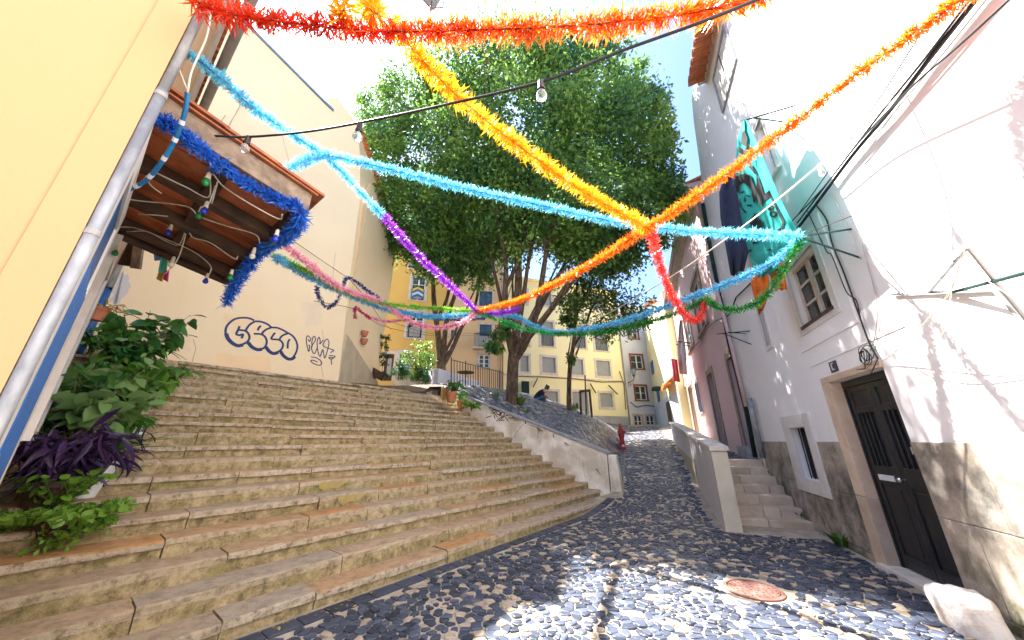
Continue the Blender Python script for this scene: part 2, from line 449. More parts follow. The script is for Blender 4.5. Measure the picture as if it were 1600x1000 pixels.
    def prism(s, pts, vec):
        pts = [Vector(p) for p in pts]; vec = Vector(vec); n = len(pts)
        return s.add(pts + [p + vec for p in pts], [tuple(range(n)), tuple(range(2 * n - 1, n - 1, -1))] + [(i, i + n, (i + 1) % n + n, (i + 1) % n) for i in range(n)])
    def build(s, name, m, parent=None, smooth=False, kind=None, label=None, bev=0.0, inv=True):
        me = bpy.data.meshes.new(name)
        me.from_pydata(s.v, [], s.f); me.materials.append(m)
        at_ = me.attributes.new('rnd', 'FLOAT', 'FACE'); at_.data.foreach_set('value', s.r)
        if smooth: me.polygons.foreach_set('use_smooth', [True] * len(me.polygons))
        me.validate(); me.update()
        o = bpy.data.objects.new(name, me); COL.objects.link(o)
        if parent is not None:
            o.parent = parent
            if inv: o.matrix_parent_inverse = WM.get(parent.name, Matrix.Identity(4)).inverted()
        reg(o, Matrix.Identity(4))
        if bev:
            b = o.modifiers.new('bevel', 'BEVEL'); b.width = bev; b.segments = 2; b.limit_method = 'ANGLE'; b.angle_limit = R(40)
        if kind: o['kind'] = kind
        if label: o['label'] = label
        return o
def np_mesh(name, V, Fq, m, parent=None, rnd=None, kind=None, smooth=False):
    """V (n,3), Fq (k,4) quads, rnd per face"""
    me = bpy.data.meshes.new(name)
    me.vertices.add(len(V)); me.vertices.foreach_set('co', np.asarray(V, np.float32).ravel())
    k = Fq.shape[1]
    me.loops.add(Fq.size); me.loops.foreach_set('vertex_index', Fq.ravel().astype(np.int32))
    me.polygons.add(len(Fq)); me.polygons.foreach_set('loop_start', np.arange(0, Fq.size, k, dtype=np.int32))
    me.polygons.foreach_set('loop_total', np.full(len(Fq), k, np.int32))
    me.materials.append(m)
    if rnd is not None:
        at_ = me.attributes.new('rnd', 'FLOAT', 'FACE'); at_.data.foreach_set('value', np.asarray(rnd, np.float32))
    if smooth: me.polygons.foreach_set('use_smooth', [True] * len(Fq))
    me.update(); me.validate()
    o = bpy.data.objects.new(name, me); COL.objects.link(o)
    if parent is not None:
        o.parent = parent; o.matrix_parent_inverse = WM.get(parent.name, Matrix.Identity(4)).inverted()
    reg(o, Matrix.Identity(4))
    if kind: o['kind'] = kind
    return o
def smooth_path(pts, n=8):
    """Catmull-Rom through points"""
    P = [Vector(p) for p in pts]
    if len(P) < 3:
        return [P[0].lerp(P[-1], i / n) for i in range(n + 1)]
    Q = [P[0] * 2 - P[1]] + P + [P[-1] * 2 - P[-2]]
    o = []
    for i in range(1, len(Q) - 2):
        a, b, c, d = Q[i - 1:i + 3]
        for k in range(n):
            t = k / n
            o.append(0.5 * ((2 * b) + (c - a) * t + (2 * a - 5 * b + 4 * c - d) * t * t + (3 * b - a - 3 * c + d) * t ** 3))
    o.append(P[-1])
    return o
def facade(mb, F, u0, u1, z0, z1, opens, depth=0.18, back=None):
    """wall face with real openings and reveals; back = thickness of the body behind"""
    us = sorted({u0, u1, *[v for o in opens for v in o[:2] if u0 < v < u1]})
    zs = sorted({z0, z1, *[v for o in opens for v in o[2:4] if z0 < v < z1]})
    for i in range(len(us) - 1):
        for j in range(len(zs) - 1):
            cu, cz = (us[i] + us[i + 1]) / 2, (zs[j] + zs[j + 1]) / 2
            if any(o[0] < cu < o[1] and o[2] < cz < o[3] for o in opens): continue
            mb.poly([F.P(us[i], zs[j]), F.P(us[i + 1], zs[j]), F.P(us[i + 1], zs[j + 1]), F.P(us[i], zs[j + 1])])
    for a, b, c, d in [o[:4] for o in opens]:
        for p, q in (((a, c), (b, c)), ((b, c), (b, d)), ((b, d), (a, d)), ((a, d), (a, c))):
            mb.poly([F.P(*p), F.P(*q), F.P(*q, -depth), F.P(*p, -depth)])
    if back:
        c = [(u0, z0), (u1, z0), (u1, z1), (u0, z1)]
        for i in range(4):
            p, q = c[i], c[(i + 1) % 4]
            mb.poly([F.P(*p), F.P(*q), F.P(*q, -back), F.P(*p, -back)])
        mb.poly([F.P(*p, -back) for p in c])
    return mb
def window(parent, F, o, msash, mpane, cols=2, rows=3, inset=0.12, bar=0.045, surround=0.0, msur=None, sill=0.0, name='window', fill=False, single=False, proud=0.03, label=None):
    """one window: sash, panes, stone surround, sill as sub-parts"""
    u0, u1, z0, z1 = o
    g = 0.004
    mb = MB()
    if fill:
        mb.fbox(F, u0 + g, u1 - g, z0 + g, z1 - g, -inset - 0.06, -inset)
        w = mb.build(name, mpane, parent, label=label)
    else:
        a, b, c, d = u0 + g, u1 - g, z0 + g, z1 - g
        mb.fbox(F, a, a + bar, c, d, -inset - .05, -inset); mb.fbox(F, b - bar, b, c, d, -inset - .05, -inset)
        mb.fbox(F, a + bar, b - bar, c, c + bar, -inset - .05, -inset); mb.fbox(F, a + bar, b - bar, d - bar, d, -inset - .05, -inset)
        for i in range(1, cols):
            u = a + (b - a) * i / cols; k = bar * (0.95 if i * 2 == cols else 0.5)
            mb.fbox(F, u - k, u + k, c + bar, d - bar, -inset - .045, -inset + .006)
        for j in range(1, rows):
            z = c + (d - c) * j / rows
            for i in range(cols):
                ua = a + (b - a) * i / cols; ub = a + (b - a) * (i + 1) / cols
                mb.fbox(F, ua + bar, ub - bar, z - bar * .35, z + bar * .35, -inset - .04, -inset - .004)
        w = mb.build(name, msash, parent, label=label)
        if single:
            for i in range(cols):
                for j in range(rows):
                    pb = MB(); tilt = random.uniform(-.004, .004)
                    ua, ub = a + (b - a) * i / cols, a + (b - a) * (i + 1) / cols
                    za, zb = c + (d - c) * j / rows, c + (d - c) * (j + 1) / rows
                    pb.hexa([F.P(ua, za, -inset - .034), F.P(ub, za, -inset - .034), F.P(ub, za, -inset - .028), F.P(ua, za, -inset - .028), F.P(ua, zb, -inset - .034 + tilt), F.P(ub, zb, -inset - .034 - tilt), F.P(ub, zb, -inset - .028 - tilt), F.P(ua, zb, -inset - .028 + tilt)])
                    pb.build('pane', mpane, w)
        else:
            MB().fbox(F, a, b, c, d, -inset - .034, -inset - .028).build('pane', mpane, w)
    if surround:
        sb = MB(); k = surround
        sb.fbox(F, u0 - k, u0, z0, z1, -.02, proud); sb.fbox(F, u1, u1 + k, z0, z1, -.02, proud)
        sb.fbox(F, u0 - k, u1 + k, z1, z1 + k, -.02, proud)
        if not sill: sb.fbox(F, u0 - k, u1 + k, z0 - k, z0, -.02, proud)
        sb.build('surround', msur, w)
    if sill:
        MB().fbox(F, u0 - max(surround, .04) - .02, u1 + max(surround, .04) + .02, z0 - sill, z0, -inset, proud + .05).build('sill', msur or M_LIMEW, w)
    return w
def text_strokes(mb, strokes, w, P, nrm, lift):
    for st in strokes:
        pts = smooth_path([P(x, y) for x, y in st], 5) if len(st) > 2 else [P(*st[0]), P(*st[1])]
        mb.ribbon(pts, w, nrm, lift)
# ================================================================== GROUND AND STREET
mb = MB()
Z = -1.2
mb.poly([(-300, -300, Z), (300, -300, Z), (300, 300, Z), (-300, 300, Z)])
g = mb.build('ground', M_GROUND); g['kind'] = 'structure'

# mortar bed of the street, one sheet
mb = MB()
A_ = [-4 + 0.5 * i for i in range(0, 98)]
B_ = [-6.4 + 0.5 * i for i in range(0, 20)]
V = []
for a in A_:
    for b in B_:
        p = AB(a, b); z = fz(a)
        if b < -0.95 and a > 10.3: z = min(z, fz(a)) - 0.25
        V.append((p.x, p.y, z - 0.004))
nb = len(B_)
Fq = np.array([[i * nb + j, (i + 1) * nb + j, (i + 1) * nb + j + 1, i * nb + j + 1] for i in range(len(A_) - 1) for j in range(nb - 1)])
street = np_mesh('street', V, Fq, M_MORTAR, smooth=True); street['kind'] = 'structure'

def voronoi_cells(pts):
    vs, es, fs, *_ = geometry.delaunay_2d_cdt([Vector(p) for p in pts], [], [], 0, 1e-6)
    vs = [Vector(v) for v in vs]
    cell = [[] for _ in vs]
    for f in fs:
        a, b, c = (vs[i] for i in f)
        d = 2 * (a.x * (b.y - c.y) + b.x * (c.y - a.y) + c.x * (a.y - b.y))
        if abs(d) < 1e-9: continue
        a2, b2, c2 = a.length_squared, b.length_squared, c.length_squared
        cc = Vector(((a2 * (b.y - c.y) + b2 * (c.y - a.y) + c2 * (a.y - b.y)) / d, (a2 * (c.x - b.x) + b2 * (a.x - c.x) + c2 * (b.x - a.x)) / d))
        for i in f: cell[i].append(cc)
    o = []
    for v, c in zip(vs, cell):
        if len(c) < 3: continue
        c = sorted(c, key=lambda q: math.atan2(q.y - v.y, q.x - v.x))
        if max((q - v).length for q in c) > 0.35: continue
        o.append((v, c))
    return o
def scatter_cells(a0, a1, b0, b1, size, keep, jit=0.36):
    pts = []
    j = 0
    a = a0
    while a < a1:
        b = b0 + (size / 2 if j % 2 else 0)
        while b < b1:
            q = (a + random.uniform(-jit, jit) * size, b + random.uniform(-jit, jit) * size)
            if keep(*q): pts.append(q)
            b += size * random.uniform(0.75, 1.3)
        a += size * 0.86; j += 1
    return voronoi_cells(pts)
def stone_geo(v, cell, zf, gap, hgt):
    """an uneven, rounded paving stone from a cell in (a, b)"""
    pts = []
    n = len(cell)
    for i in range(n):           # cut corners so that stones read as hand broken lumps
        p, q = cell[i], cell[(i + 1) % n]
        if (p - q).length < 0.012: continue
        if (p - q).length > 0.05:
            pts.append(p.lerp(q, random.uniform(.05, .22))); pts.append(p.lerp(q, random.uniform(.78, .95)))
        else: pts.append(p.lerp(q, .5))
    if len(pts) < 3: return None
    rings = []
    r = max(0.02, sum((p - v).length for p in pts) / len(pts))
    tilt = Vector((random.uniform(-.10, .10), random.uniform(-.10, .10)))
    h = hgt * random.uniform(.5, 1.25)
    for k, dz in ((1 - gap / r, -0.05), (1 - gap / r, h * .55), (1 - (gap + .011) / r, h)):
        ring = []
        for p in pts:
            q = v + (p - v) * max(.2, k)
            w = AB(q.x, q.y)
            ring.append((w.x, w.y, zf(q.x, q.y) + dz + (tilt.dot(q - v) if dz > 0 else 0)))
        rings.append(ring)
    n = len(pts)
    vs = rings[0] + rings[1] + rings[2]
    fs = [(i, (i + 1) % n, n + (i + 1) % n, n + i) for i in range(n)] + [(n + i, n + (i + 1) % n, 2 * n + (i + 1) % n, 2 * n + i) for i in range(n)] + [tuple(range(2 * n, 3 * n))]
    return vs, fs
MANHOLE = AB(*[0, 0]);
_r = ray(1177, 922); MANHOLE = EYEV + _r * (-EYE / _r.z)
ma, mb_ = toAB(MANHOLE.x, MANHOLE.y)
def in_street(a, b):
    p = AB(a, b); s, d = toSD(p.x, p.y)
    if d > 3.95 and a < 10.7: return False
    if a > 8.2 and b > 1.24: return False
    if b > 2.84: return False
    if a > 10.2 and b < -0.93 + 0.25: return False
    if (a - ma) ** 2 + (b - mb_) ** 2 < 0.31 ** 2: return False
    return True
cells = scatter_cells(0.6, 12.0, -3.9, 2.85, 0.098, in_street, .46)
def in_loose(a, b):
    p = AB(a, b)
    return in_street(a, b) or (toSD(p.x, p.y)[1] < 3.96 and a < 10 and b < 0)
cells = [c for c in cells if toSD(*AB(*c[0]).xy)[1] < 3.83 or c[0].x > 10.5]
cells = [c for c in cells if all(in_loose(q.x, q.y) for q in c[1])]
near = sorted(cells, key=lambda c: (AB(c[0].x, c[0].y) + Vector((0, 0, fz(c[0].x) - EYE))).length)
def visible(v):
    p = AB(v.x, v.y); z = fz(v.x) - EYE
    dep = p.y * CP + z * SP
    return dep > 0.3 and abs(p.x / dep) < 1.56 and (p.y * SP - z * CP) / dep < 0.99
vis = [c for c in near if visible(c[0])]
single = set(id(c) for c in vis[:300])
rest = MB()
for c in cells:
    big = id(c) in single
    gm = stone_geo(c[0], c[1], lambda a, b: fz(a), random.uniform(.003, .009) + max(0, .026 * noise.noise(Vector((c[0].x * 1.7, c[0].y * 1.7, 8)))), 0.013)
    if not gm: continue
    rv = random.random()
    if noise.noise(Vector((c[0].x * .9, c[0].y * .9, 3))) > .25: rv = min(1, rv + .12)
    if big:
        m_ = MB(); m_.cur = rv; m_.add(*gm)
        m_.build('cobblestone', M_COB, street)
    else: rest.add(*gm, r=rv)
cells = scatter_cells(12.0, 29.0, -0.95, 1.35, 0.15, lambda a, b: b < 1.3 and b > -.8)
for c in cells:
    gm = stone_geo(c[0], c[1], lambda a, b: fz(a), .008, 0.016)
    if gm: rest.add(*gm, r=random.random() ** 1.25)
rest.build('cobbles', M_COB, street, kind='stuff')

# gutter line of squared setts along the foot of the stair and up the street
def sett(mbp, corners, h):
    b = [(p.x, p.y, p.z - .04) for p in corners]
    c = sum(corners, Vector()) / 4
    t1 = [(p.x, p.y, p.z + h * .6) for p in corners]
    t2 = [tuple(c + (p - c) * .86 + Vector((0, 0, h))) for p in corners]
    n = 4
    return mbp.add(b + t1 + t2, [(i, (i + 1) % n, n + (i + 1) % n, n + i) for i in range(n)] + [(n + i, n + (i + 1) % n, 2 * n + (i + 1) % n, 2 * n + i) for i in range(n)] + [(8, 9, 10, 11)])
s = -1.6
while s < 9.2:
    L = random.uniform(.20, .34)
    c = [SD(s + .006, 3.885), SD(s + L - .006, 3.885 + random.uniform(-.012, .012)), SD(s + L - .006, 4.075), SD(s + .006, 4.075)]
    for p in c: p.z = fz(toAB(p.x, p.y)[0])
    m_ = MB(); m_.cur = random.uniform(.15, .62); sett(m_, c, .016); m_.build('gutter_stone', M_COB, street)
    s += L
a = 11.1
while a < 27:
    L = random.uniform(.26, .42)
    c = [AB(a, -.66), AB(a, -.94), AB(a + L - .012, -.94), AB(a + L - .012, -.66)]
    for p in c: p.z = fz(toAB(p.x, p.y)[0]) + .01
    m_ = MB(); m_.cur = random.uniform(.2, .6); sett(m_, c, .02); m_.build('gutter_stone', M_COB, street)
    a += L

# round manhole cover
th = thing('manhole_cover', 'round rusty brown manhole cover set in the sunlit cobbles', 'manhole cover', (MANHOLE.x, MANHOLE.y, 0))
mat('rusty_cast_iron', (0.15, 0.065, 0.05), (0.20, 0.10, 0.08), 0.7, 9, bmp=.5)
MB().lathe((MANHOLE.x, MANHOLE.y, 0), [(.30, -.04), (.30, .012), (.262, .018), (.258, .004)], 40).build('rim', MATS['rusty_cast_iron'], th)
mb = MB(); mb.lathe((MANHOLE.x, MANHOLE.y, 0), [(.25, -.03), (.25, .012), (.245, .016)], 40)
for rr in (.06, .12, .18, .225):
    n = int(rr * 90)
    for k in range(n):
        t = 2 * math.pi * k / n
        c = Vector((MANHOLE.x + rr * math.cos(t), MANHOLE.y + rr * math.sin(t), .016))
        mb.hexa([c + Vector(q) for q in ((-.011, -.011, -.004), (.011, -.011, -.004), (.011, .011, -.004), (-.011, .011, -.004), (-.008, -.008, .006), (.008, -.008, .006), (.008, .008, .006), (-.008, .008, .006))])
mb.build('plate', MATS['rusty_cast_iron'], th)

# ================================================================== THE GREAT STAIR
stair = thing('stone_staircase', 'wide worn limestone staircase climbing left from the cobbled street', 'staircase', tuple(SD(4, 4, 0)))
def wall_s(d):                       # the retaining wall's stair side, s at a given d
    sa, da = toSD(WALL_A.x, WALL_A.y); sb, db = toSD(WALL_B.x, WALL_B.y)
    t = (d - da) / (db - da)
    return sa + (sb - sa) * t
mbd = MB()                           # body under the blocks
for k in range(NST):
    d = D1 + k * TREAD
    mbd.sdbox(-1.9 if d < 2.4 else (-1.9 if d < 2.5 else -.24), wall_s(d) + .05, d + .10, d + TREAD + .10, -.9, Z1 + k * RISE - .03)
mbd.build('core', M_MORTAR, stair)
def step_block(s0, s1, d, z, split, last=False):
    n = max(4, int((s1 - s0) / 0.10))
    lip = .042 if split else .005
    zl = random.uniform(.052, .075)
    back = TREAD + .07 if not last else .5
    wob = random.uniform(-.006, .006); wz = random.uniform(-.006, .006)
    prof0 = [(back, -RISE - .03), (lip, -RISE - .03), (lip, -zl - .006), (0, -zl), (0.002, -.016), (.014, -.002), (.045, 0), (back, .003)]
    vs = []; fs = []
    m = len(prof0)
    seed = random.uniform(0, 99)
    for i in range(n + 1):
        s = s0 + (s1 - s0) * i / n
        e = 0.012 if i in (0, n) else 0
        for j, (dd, zz) in enumerate(prof0):
            chip = noise.noise(Vector((s * 5, seed, j * .6))) * (.015 if j in (2, 3, 4, 5) else .003)
            chip2 = noise.noise(Vector((s * 14, seed + 7, j * .9))) * (.012 if j in (3, 4, 5) else 0)
            wear = -.010 * max(0, noise.noise(Vector((s * .8, seed, 2)))) if j in (4, 5, 6) else 0
            vs.append(tuple(SD(s, d + dd + chip + abs(chip2) + wob + (e if j in (3, 4, 5) else 0), z + zz + wz + wear - (e * .5 if j in (4, 5) else 0) + chip2 * .4)))
    for i in range(n):
        for j in range(m):
            a = i * m + j; b = i * m + (j + 1) % m
            fs.append((a, a + m, b + m, b))
    fs.append(tuple(range(m))); fs.append(tuple(range(n * m + m - 1, n * m - 1, -1)))
    mbs = MB().add(vs, fs)
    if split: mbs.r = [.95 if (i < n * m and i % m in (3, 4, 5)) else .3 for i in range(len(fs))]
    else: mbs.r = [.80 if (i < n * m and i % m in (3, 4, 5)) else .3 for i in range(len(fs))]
    return mbs
for k in range(NST):
    d = D1 + k * TREAD; z = Z1 + k * RISE
    s = -1.9 if d < 2.5 else -.24
    end = wall_s(d) + .04
    if k == NST - 1: end = 7.3
    if k == NST - 2: end = 8.3
    split = random.random() < .72
    while s < end - .15:
        L = random.uniform(.75, 1.7)
        if s + L > end - .35: L = end - s
        if random.random() < .3: split = not split
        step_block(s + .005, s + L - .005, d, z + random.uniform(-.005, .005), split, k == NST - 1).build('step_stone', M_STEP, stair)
        s += L
# yellow paint spilled on two risers
mat('yellow_paint_splash', (0.62, 0.50, 0.17), (0.50, 0.40, 0.20), .8, 14)
for (px, py, w, h) in ((520, 755, 26, 14), (549, 776, 22, 13)):
    mb = MB()
    p = EYEV + ray(px, py) * 4
    r = ray(px, py)
    k = min(range(NST), key=lambda k: abs((EYEV + r * ((D1 + k * TREAD) / (-C38 * r.x + S38 * r.y))).z - (Z1 + k * RISE - .07)))
    q = EYEV + r * ((D1 + k * TREAD) / (-C38 * r.x + S38 * r.y)); s0, _ = toSD(q.x, q.y)
    zt = Z1 + k * RISE
    pts = [(s0 - .22, zt - .02), (s0 - .2, zt - .10), (s0 - .12, zt - .15), (s0 - .02, zt - .11), (s0 + .08, zt - .13), (s0 + .2, zt - .06), (s0 + .23, zt - .02)]
    mb.poly([SD(a, D1 + k * TREAD - .012, b) for a, b in pts])
    mb.prism([SD(a, D1 + k * TREAD - .012, b) for a, b in pts], SD(0, .006))
    mb.build('paint_splash', MATS['yellow_paint_splash'], stair)

# ================================================================== RETAINING WALL BETWEEN STAIR AND COBBLED BANK
rw = thing('retaining_wall', 'stained white low wall with grey coping beside the stone stair', 'low wall', (WALL_A.x, WALL_A.y, 0))
wd = (WALL_B - WALL_A).normalized(); wnv = Vector((wd.y, -wd.x, 0))       # towards the street side / bank
if wnv.dot(Vector((1, 1, 0))) < 0: wnv = -wnv
WN = -wnv                                                                   # faces the stair
def WP(t, z, off=0.0):
    p = WALL_A.lerp(WALL_B, t) + WN * off
    return Vector((p.x, p.y, z))
def whit(px, py, off=0.0):
    r = ray(px, py); p0 = WALL_A + WN * off
    t = WN.dot(p0) / WN.dot(r); p = EYEV + r * t
    return p
NB = 14
mb = MB()
for i in range(NB):
    t0, t1 = i / NB, (i + 1) / NB
    mb.hexa([WP(t0, -.1, 0), WP(t1, wall_top(t1) - 1.6, 0), WP(t1, wall_top(t1) - 1.6, -.32), WP(t0, -.1, -.32), WP(t0, wall_top(t0) - .07, 0), WP(t1, wall_top(t1) - .07, 0), WP(t1, wall_top(t1) - .07, -.32), WP(t0, wall_top(t0) - .07, -.32)])
mb.build('wall', M_BANKW, rw)
L = 0
tt = -.012
while tt < 1.0:
    t1 = min(1.0, tt + random.uniform(.13, .19))
    if 1 - t1 < .06: t1 = 1.0
    z0, z1 = wall_top(tt), wall_top(t1)
    e = .0006
    MB().hexa([WP(tt + e, z0 - .066, .035), WP(t1 - e, z1 - .066, .035), WP(t1 - e, z1 - .066, -.355), WP(tt + e, z0 - .066, -.355), WP(tt + e, z0, .035), WP(t1 - e, z1, .035), WP(t1 - e, z1, -.355), WP(tt + e, z0, -.355)]).build('coping_stone', M_GRANITE, rw, bev=.012)
    tt = t1
# end pier
mb = MB(); mb.hexa([WP(-.004, -.1, .03), WP(-.055, -.1, -.02), WP(-.055, -.1, -.30), WP(-.004, -.1, -.35), WP(-.004, wall_top(0) - .10, .03), WP(-.04, wall_top(0) - .10, -.02), WP(-.04, wall_top(0) - .10, -.30), WP(-.004, wall_top(0) - .10, -.35)])
mb.build('end_pier', M_BANKW, rw, bev=.03)
# tag scrawled on the wall, read off 740..800 x 640..660 of the photograph
Z4 = lambda x, y: whit(740 + x / 10, 590 + y / 10)
mb = MB()
text_strokes(mb, [[(195, 628), (275, 600)], [(285, 555), (305, 510), (340, 500), (350, 530), (300, 565)], [(305, 540), (340, 575), (380, 630)], [(320, 585), (338, 645)], [(385, 510), (360, 550), (385, 580), (430, 545)], [(390, 520), (420, 560), (400, 600)], [(420, 600), (440, 545), (480, 545), (470, 600), (430, 600)], [(355, 680), (420, 630), (470, 622)], [(395, 685), (440, 640), (475, 600), (480, 540)], [(475, 590), (510, 635), (545, 682)], [(430, 668), (480, 663)], [(500, 590), (540, 592)], [(540, 628), (600, 635)]], .028, Z4, WN, .004)
mb.build('graffiti_tag', M_BLACKINK, rw)
mb = MB()
text_strokes(mb, [[(640, 930), (655, 880), (690, 840), (720, 790), (770, 735), (790, 725)], [(860, 735), (900, 750), (960, 770), (1040, 792)], [(1045, 800), (1010, 860), (1005, 940)]], .013, Z4, WN, .003)
mb.build('crack', M_BLACKINK, rw)

# ================================================================== COBBLED BANK AND TERRACE
def in_bank(x, y):
    a, b = toAB(x, y); s, d = toSD(x, y)
    if y > 34 or b > -0.9 or s < 2.5: return False
    if d < 10.3:
        if a < 9.9: return False
        q = Vector((x, y, 0)) - WALL_A
        return q.dot(wnv) > 0.12
    return True
step = .4
xs = [-14 + step * i for i in range(62)]; ys = [8.4 + step * i for i in range(62)]
V = []; idx = {}
Fl = []
def vid(i, j):
    if (i, j) not in idx:
        idx[i, j] = len(V); V.append((xs[i], ys[j], bank(xs[i], ys[j]) - .015))
    return idx[i, j]
for i in range(len(xs) - 1):
    for j in range(len(ys) - 1):
        cx, cy = xs[i] + step / 2, ys[j] + step / 2
        a, b = toAB(cx, cy); s, d = toSD(cx, cy)
        if b > -.65 or s < 2.0: continue
        if d < 10.42 and (a < 9.8 or (Vector((cx, cy, 0)) - WALL_A).dot(wnv) < .1): continue
        Fl.append((vid(i, j), vid(i + 1, j), vid(i + 1, j + 1), vid(i, j + 1)))
hill = np_mesh('hillside', V, np.array(Fl), M_DIRT, smooth=True); hill['kind'] = 'structure'
hill.data.materials.append(mat('dusty_grey_joint_sand', (0.13, 0.125, 0.125), (0.08, 0.08, 0.085), .95, 9, bmp=.6))
hill.data.polygons.foreach_set('material_index', [1 if toSD(*p.center.xy)[0] > 8.9 else 0 for p in hill.data.polygons])
mb = MB()
def in_cob(a, b):
    p = AB(a, b)
    if not in_bank(p.x, p.y): return False
    s, d = toSD(p.x, p.y)
    return s > 8.75 - max(0, (d - 13) * .2)
cells = scatter_cells(10.0, 25.5, -8.4, -.93, 0.15, in_cob)
for c in cells:
    gm = stone_geo(c[0], c[1], lambda a, b: bank(*AB(a, b).xy), .008, .03)
    if gm: mb.add(*gm, r=random.random())
mb.build('bank_cobbles', M_COBB, hill, kind='stuff')

# fallen leaves: on dirt, steps and gutter
V = []; Fq = []; rr = []
def leaf_at(p, l, flat=.3):
    a = random.uniform(0, 6.28); w = l * .38
    u = Vector((math.cos(a), math.sin(a), random.uniform(-flat, flat))); v = Vector((-u.y, u.x, random.uniform(-flat, flat)))
    o = len(V)
    for q in (p - u * l / 2, p + v * w / 2, p + u * l / 2, p - v * w / 2): V.append(tuple(q))
    Fq.append((o, o + 1, o + 2, o + 3)); rr.append(random.random())
for i in range(2600):
    x, y = random.uniform(-9, -1), random.uniform(11, 19)
    s, d = toSD(x, y)
    if d > 10.6 and s > 4.8 and s < 9.2 and noise.noise(Vector((x, y, 1))) > -.25: leaf_at(Vector((x, y, bank(x, y) + .012)), random.uniform(.05, .10), .5)
for i in range(230):
    k = random.randrange(NST); d = D1 + k * TREAD + random.uniform(.04, .3); s = random.uniform(-.2, wall_s(d) - .1)
    leaf_at(SD(s, d, Z1 + k * RISE + .012), random.uniform(.035, .07))
for i in range(150):
    s = random.uniform(0, 9); d = 4.05 - abs(random.gauss(0, .12)); p = SD(s, d); leaf_at(p + Vector((0, 0, fz(toAB(p.x, p.y)[0]) + .024)), random.uniform(.03, .06))
for i in range(110):
    a = random.uniform(10.5, 17); b = -.95 + abs(random.gauss(0, .18)); p = AB(a, b); leaf_at(p + Vector((0, 0, fz(a) + .035)), random.uniform(.04, .07))
for i in range(60):
    a = random.uniform(2, 10); b = random.uniform(-2, 2.6); p = AB(a, b)
    if in_street(a, b): leaf_at(p + Vector((0, 0, fz(a) + .026)), random.uniform(.03, .05))
thin('fallen_leaf', (0.34, 0.20, 0.05), (0.50, 0.36, 0.10), .7, .2)
tag(np_mesh('fallen_leaves', V, np.array(Fq), MATS['fallen_leaf'], rnd=rr), 'dry yellow leaves scattered over steps, dirt and gutter', 'leaves', kind='stuff')
# ================================================================== HOUSE WITH THE PAINTED TAG, AT THE HEAD OF THE STAIR
gh = thing('cream_house', 'cream house wall with blue bubble graffiti at the head of the stair', 'house', tuple(SD(2, 10.45, 3.2)))
edge_px = [(529, 591), (537, 520), (546, 440), (555, 370), (562, 318), (563, 255), (560, 205)]
rake = [FG.hit(390, 45), FG.hit(521, 176)]
k = (rake[1][1] - rake[0][1]) / (rake[1][0] - rake[0][0])
sl = -1.2
pts = [(sl, 2.9), (FG.hit(529, 591)[0], 2.9)] + [FG.hit(*p) for p in edge_px] + [FG.hit(557, 192), FG.hit(526, 151), FG.hit(512, 154), FG.hit(516, 171), rake[0], (sl, rake[0][1] + k * (sl - rake[0][0]))]
mb = MB(); mb.prism([FG.P(u, z) for u, z in pts], -FG.N * 6)
mb.build('wall', M_CREAM, gh)
mat('blue_grey_metal_flashing', (.12, .20, .34), (.10, .16, .28), .5, 4)
mb = MB(); a0 = FG.P(sl, rake[0][1] + k * (sl - rake[0][0]) + .01, .06); a1 = FG.P(rake[1][0] - .02, rake[1][1] + .02, .06)
mb.hexa([a0, a1, a1 - FG.N * .5, a0 - FG.N * .5, a0 + Vector((0, 0, .07)), a1 + Vector((0, 0, .07)), a1 - FG.N * .5 + Vector((0, 0, .07)), a0 - FG.N * .5 + Vector((0, 0, .07))])
mb.build('roof_flashing', MATS['blue_grey_metal_flashing'], gh)
# the wall turns the corner towards the terrace
E0 = Vector((-5.75, 14.4, 0))
def on_edge(px, py):
    r = ray(px, py); t = E0.y / r.y
    p = EYEV + r * t
    return p
rows = [((529, 591), (593, 581)), ((537, 520), (602, 520)), ((546, 440), (614, 440)), ((555, 370), (620, 378))]
mb = MB()
lft = [FG.P(FG.hit(529, 591)[0], 2.8)] + [FG.hp(*a) for a, b in rows] + [FG.hp(560, 205)]
rgt = [Vector((E0.x, E0.y, 2.8))] + [Vector((E0.x + .01 * i, E0.y, on_edge(*b).z)) for i, (a, b) in enumerate(rows)]
rgt.append(Vector((E0.x, E0.y, rgt[-1].z)))
lft[-1].z = max(lft[-1].z, lft[-2].z + .1)
for i in range(len(lft) - 1):
    if (rgt[i + 1] - rgt[i]).length < 1e-4: mb.poly([lft[i], rgt[i], lft[i + 1]])
    else: mb.poly([lft[i], rgt[i], rgt[i + 1], lft[i + 1]])
mb.build('side_wall', M_CREAM, gh)
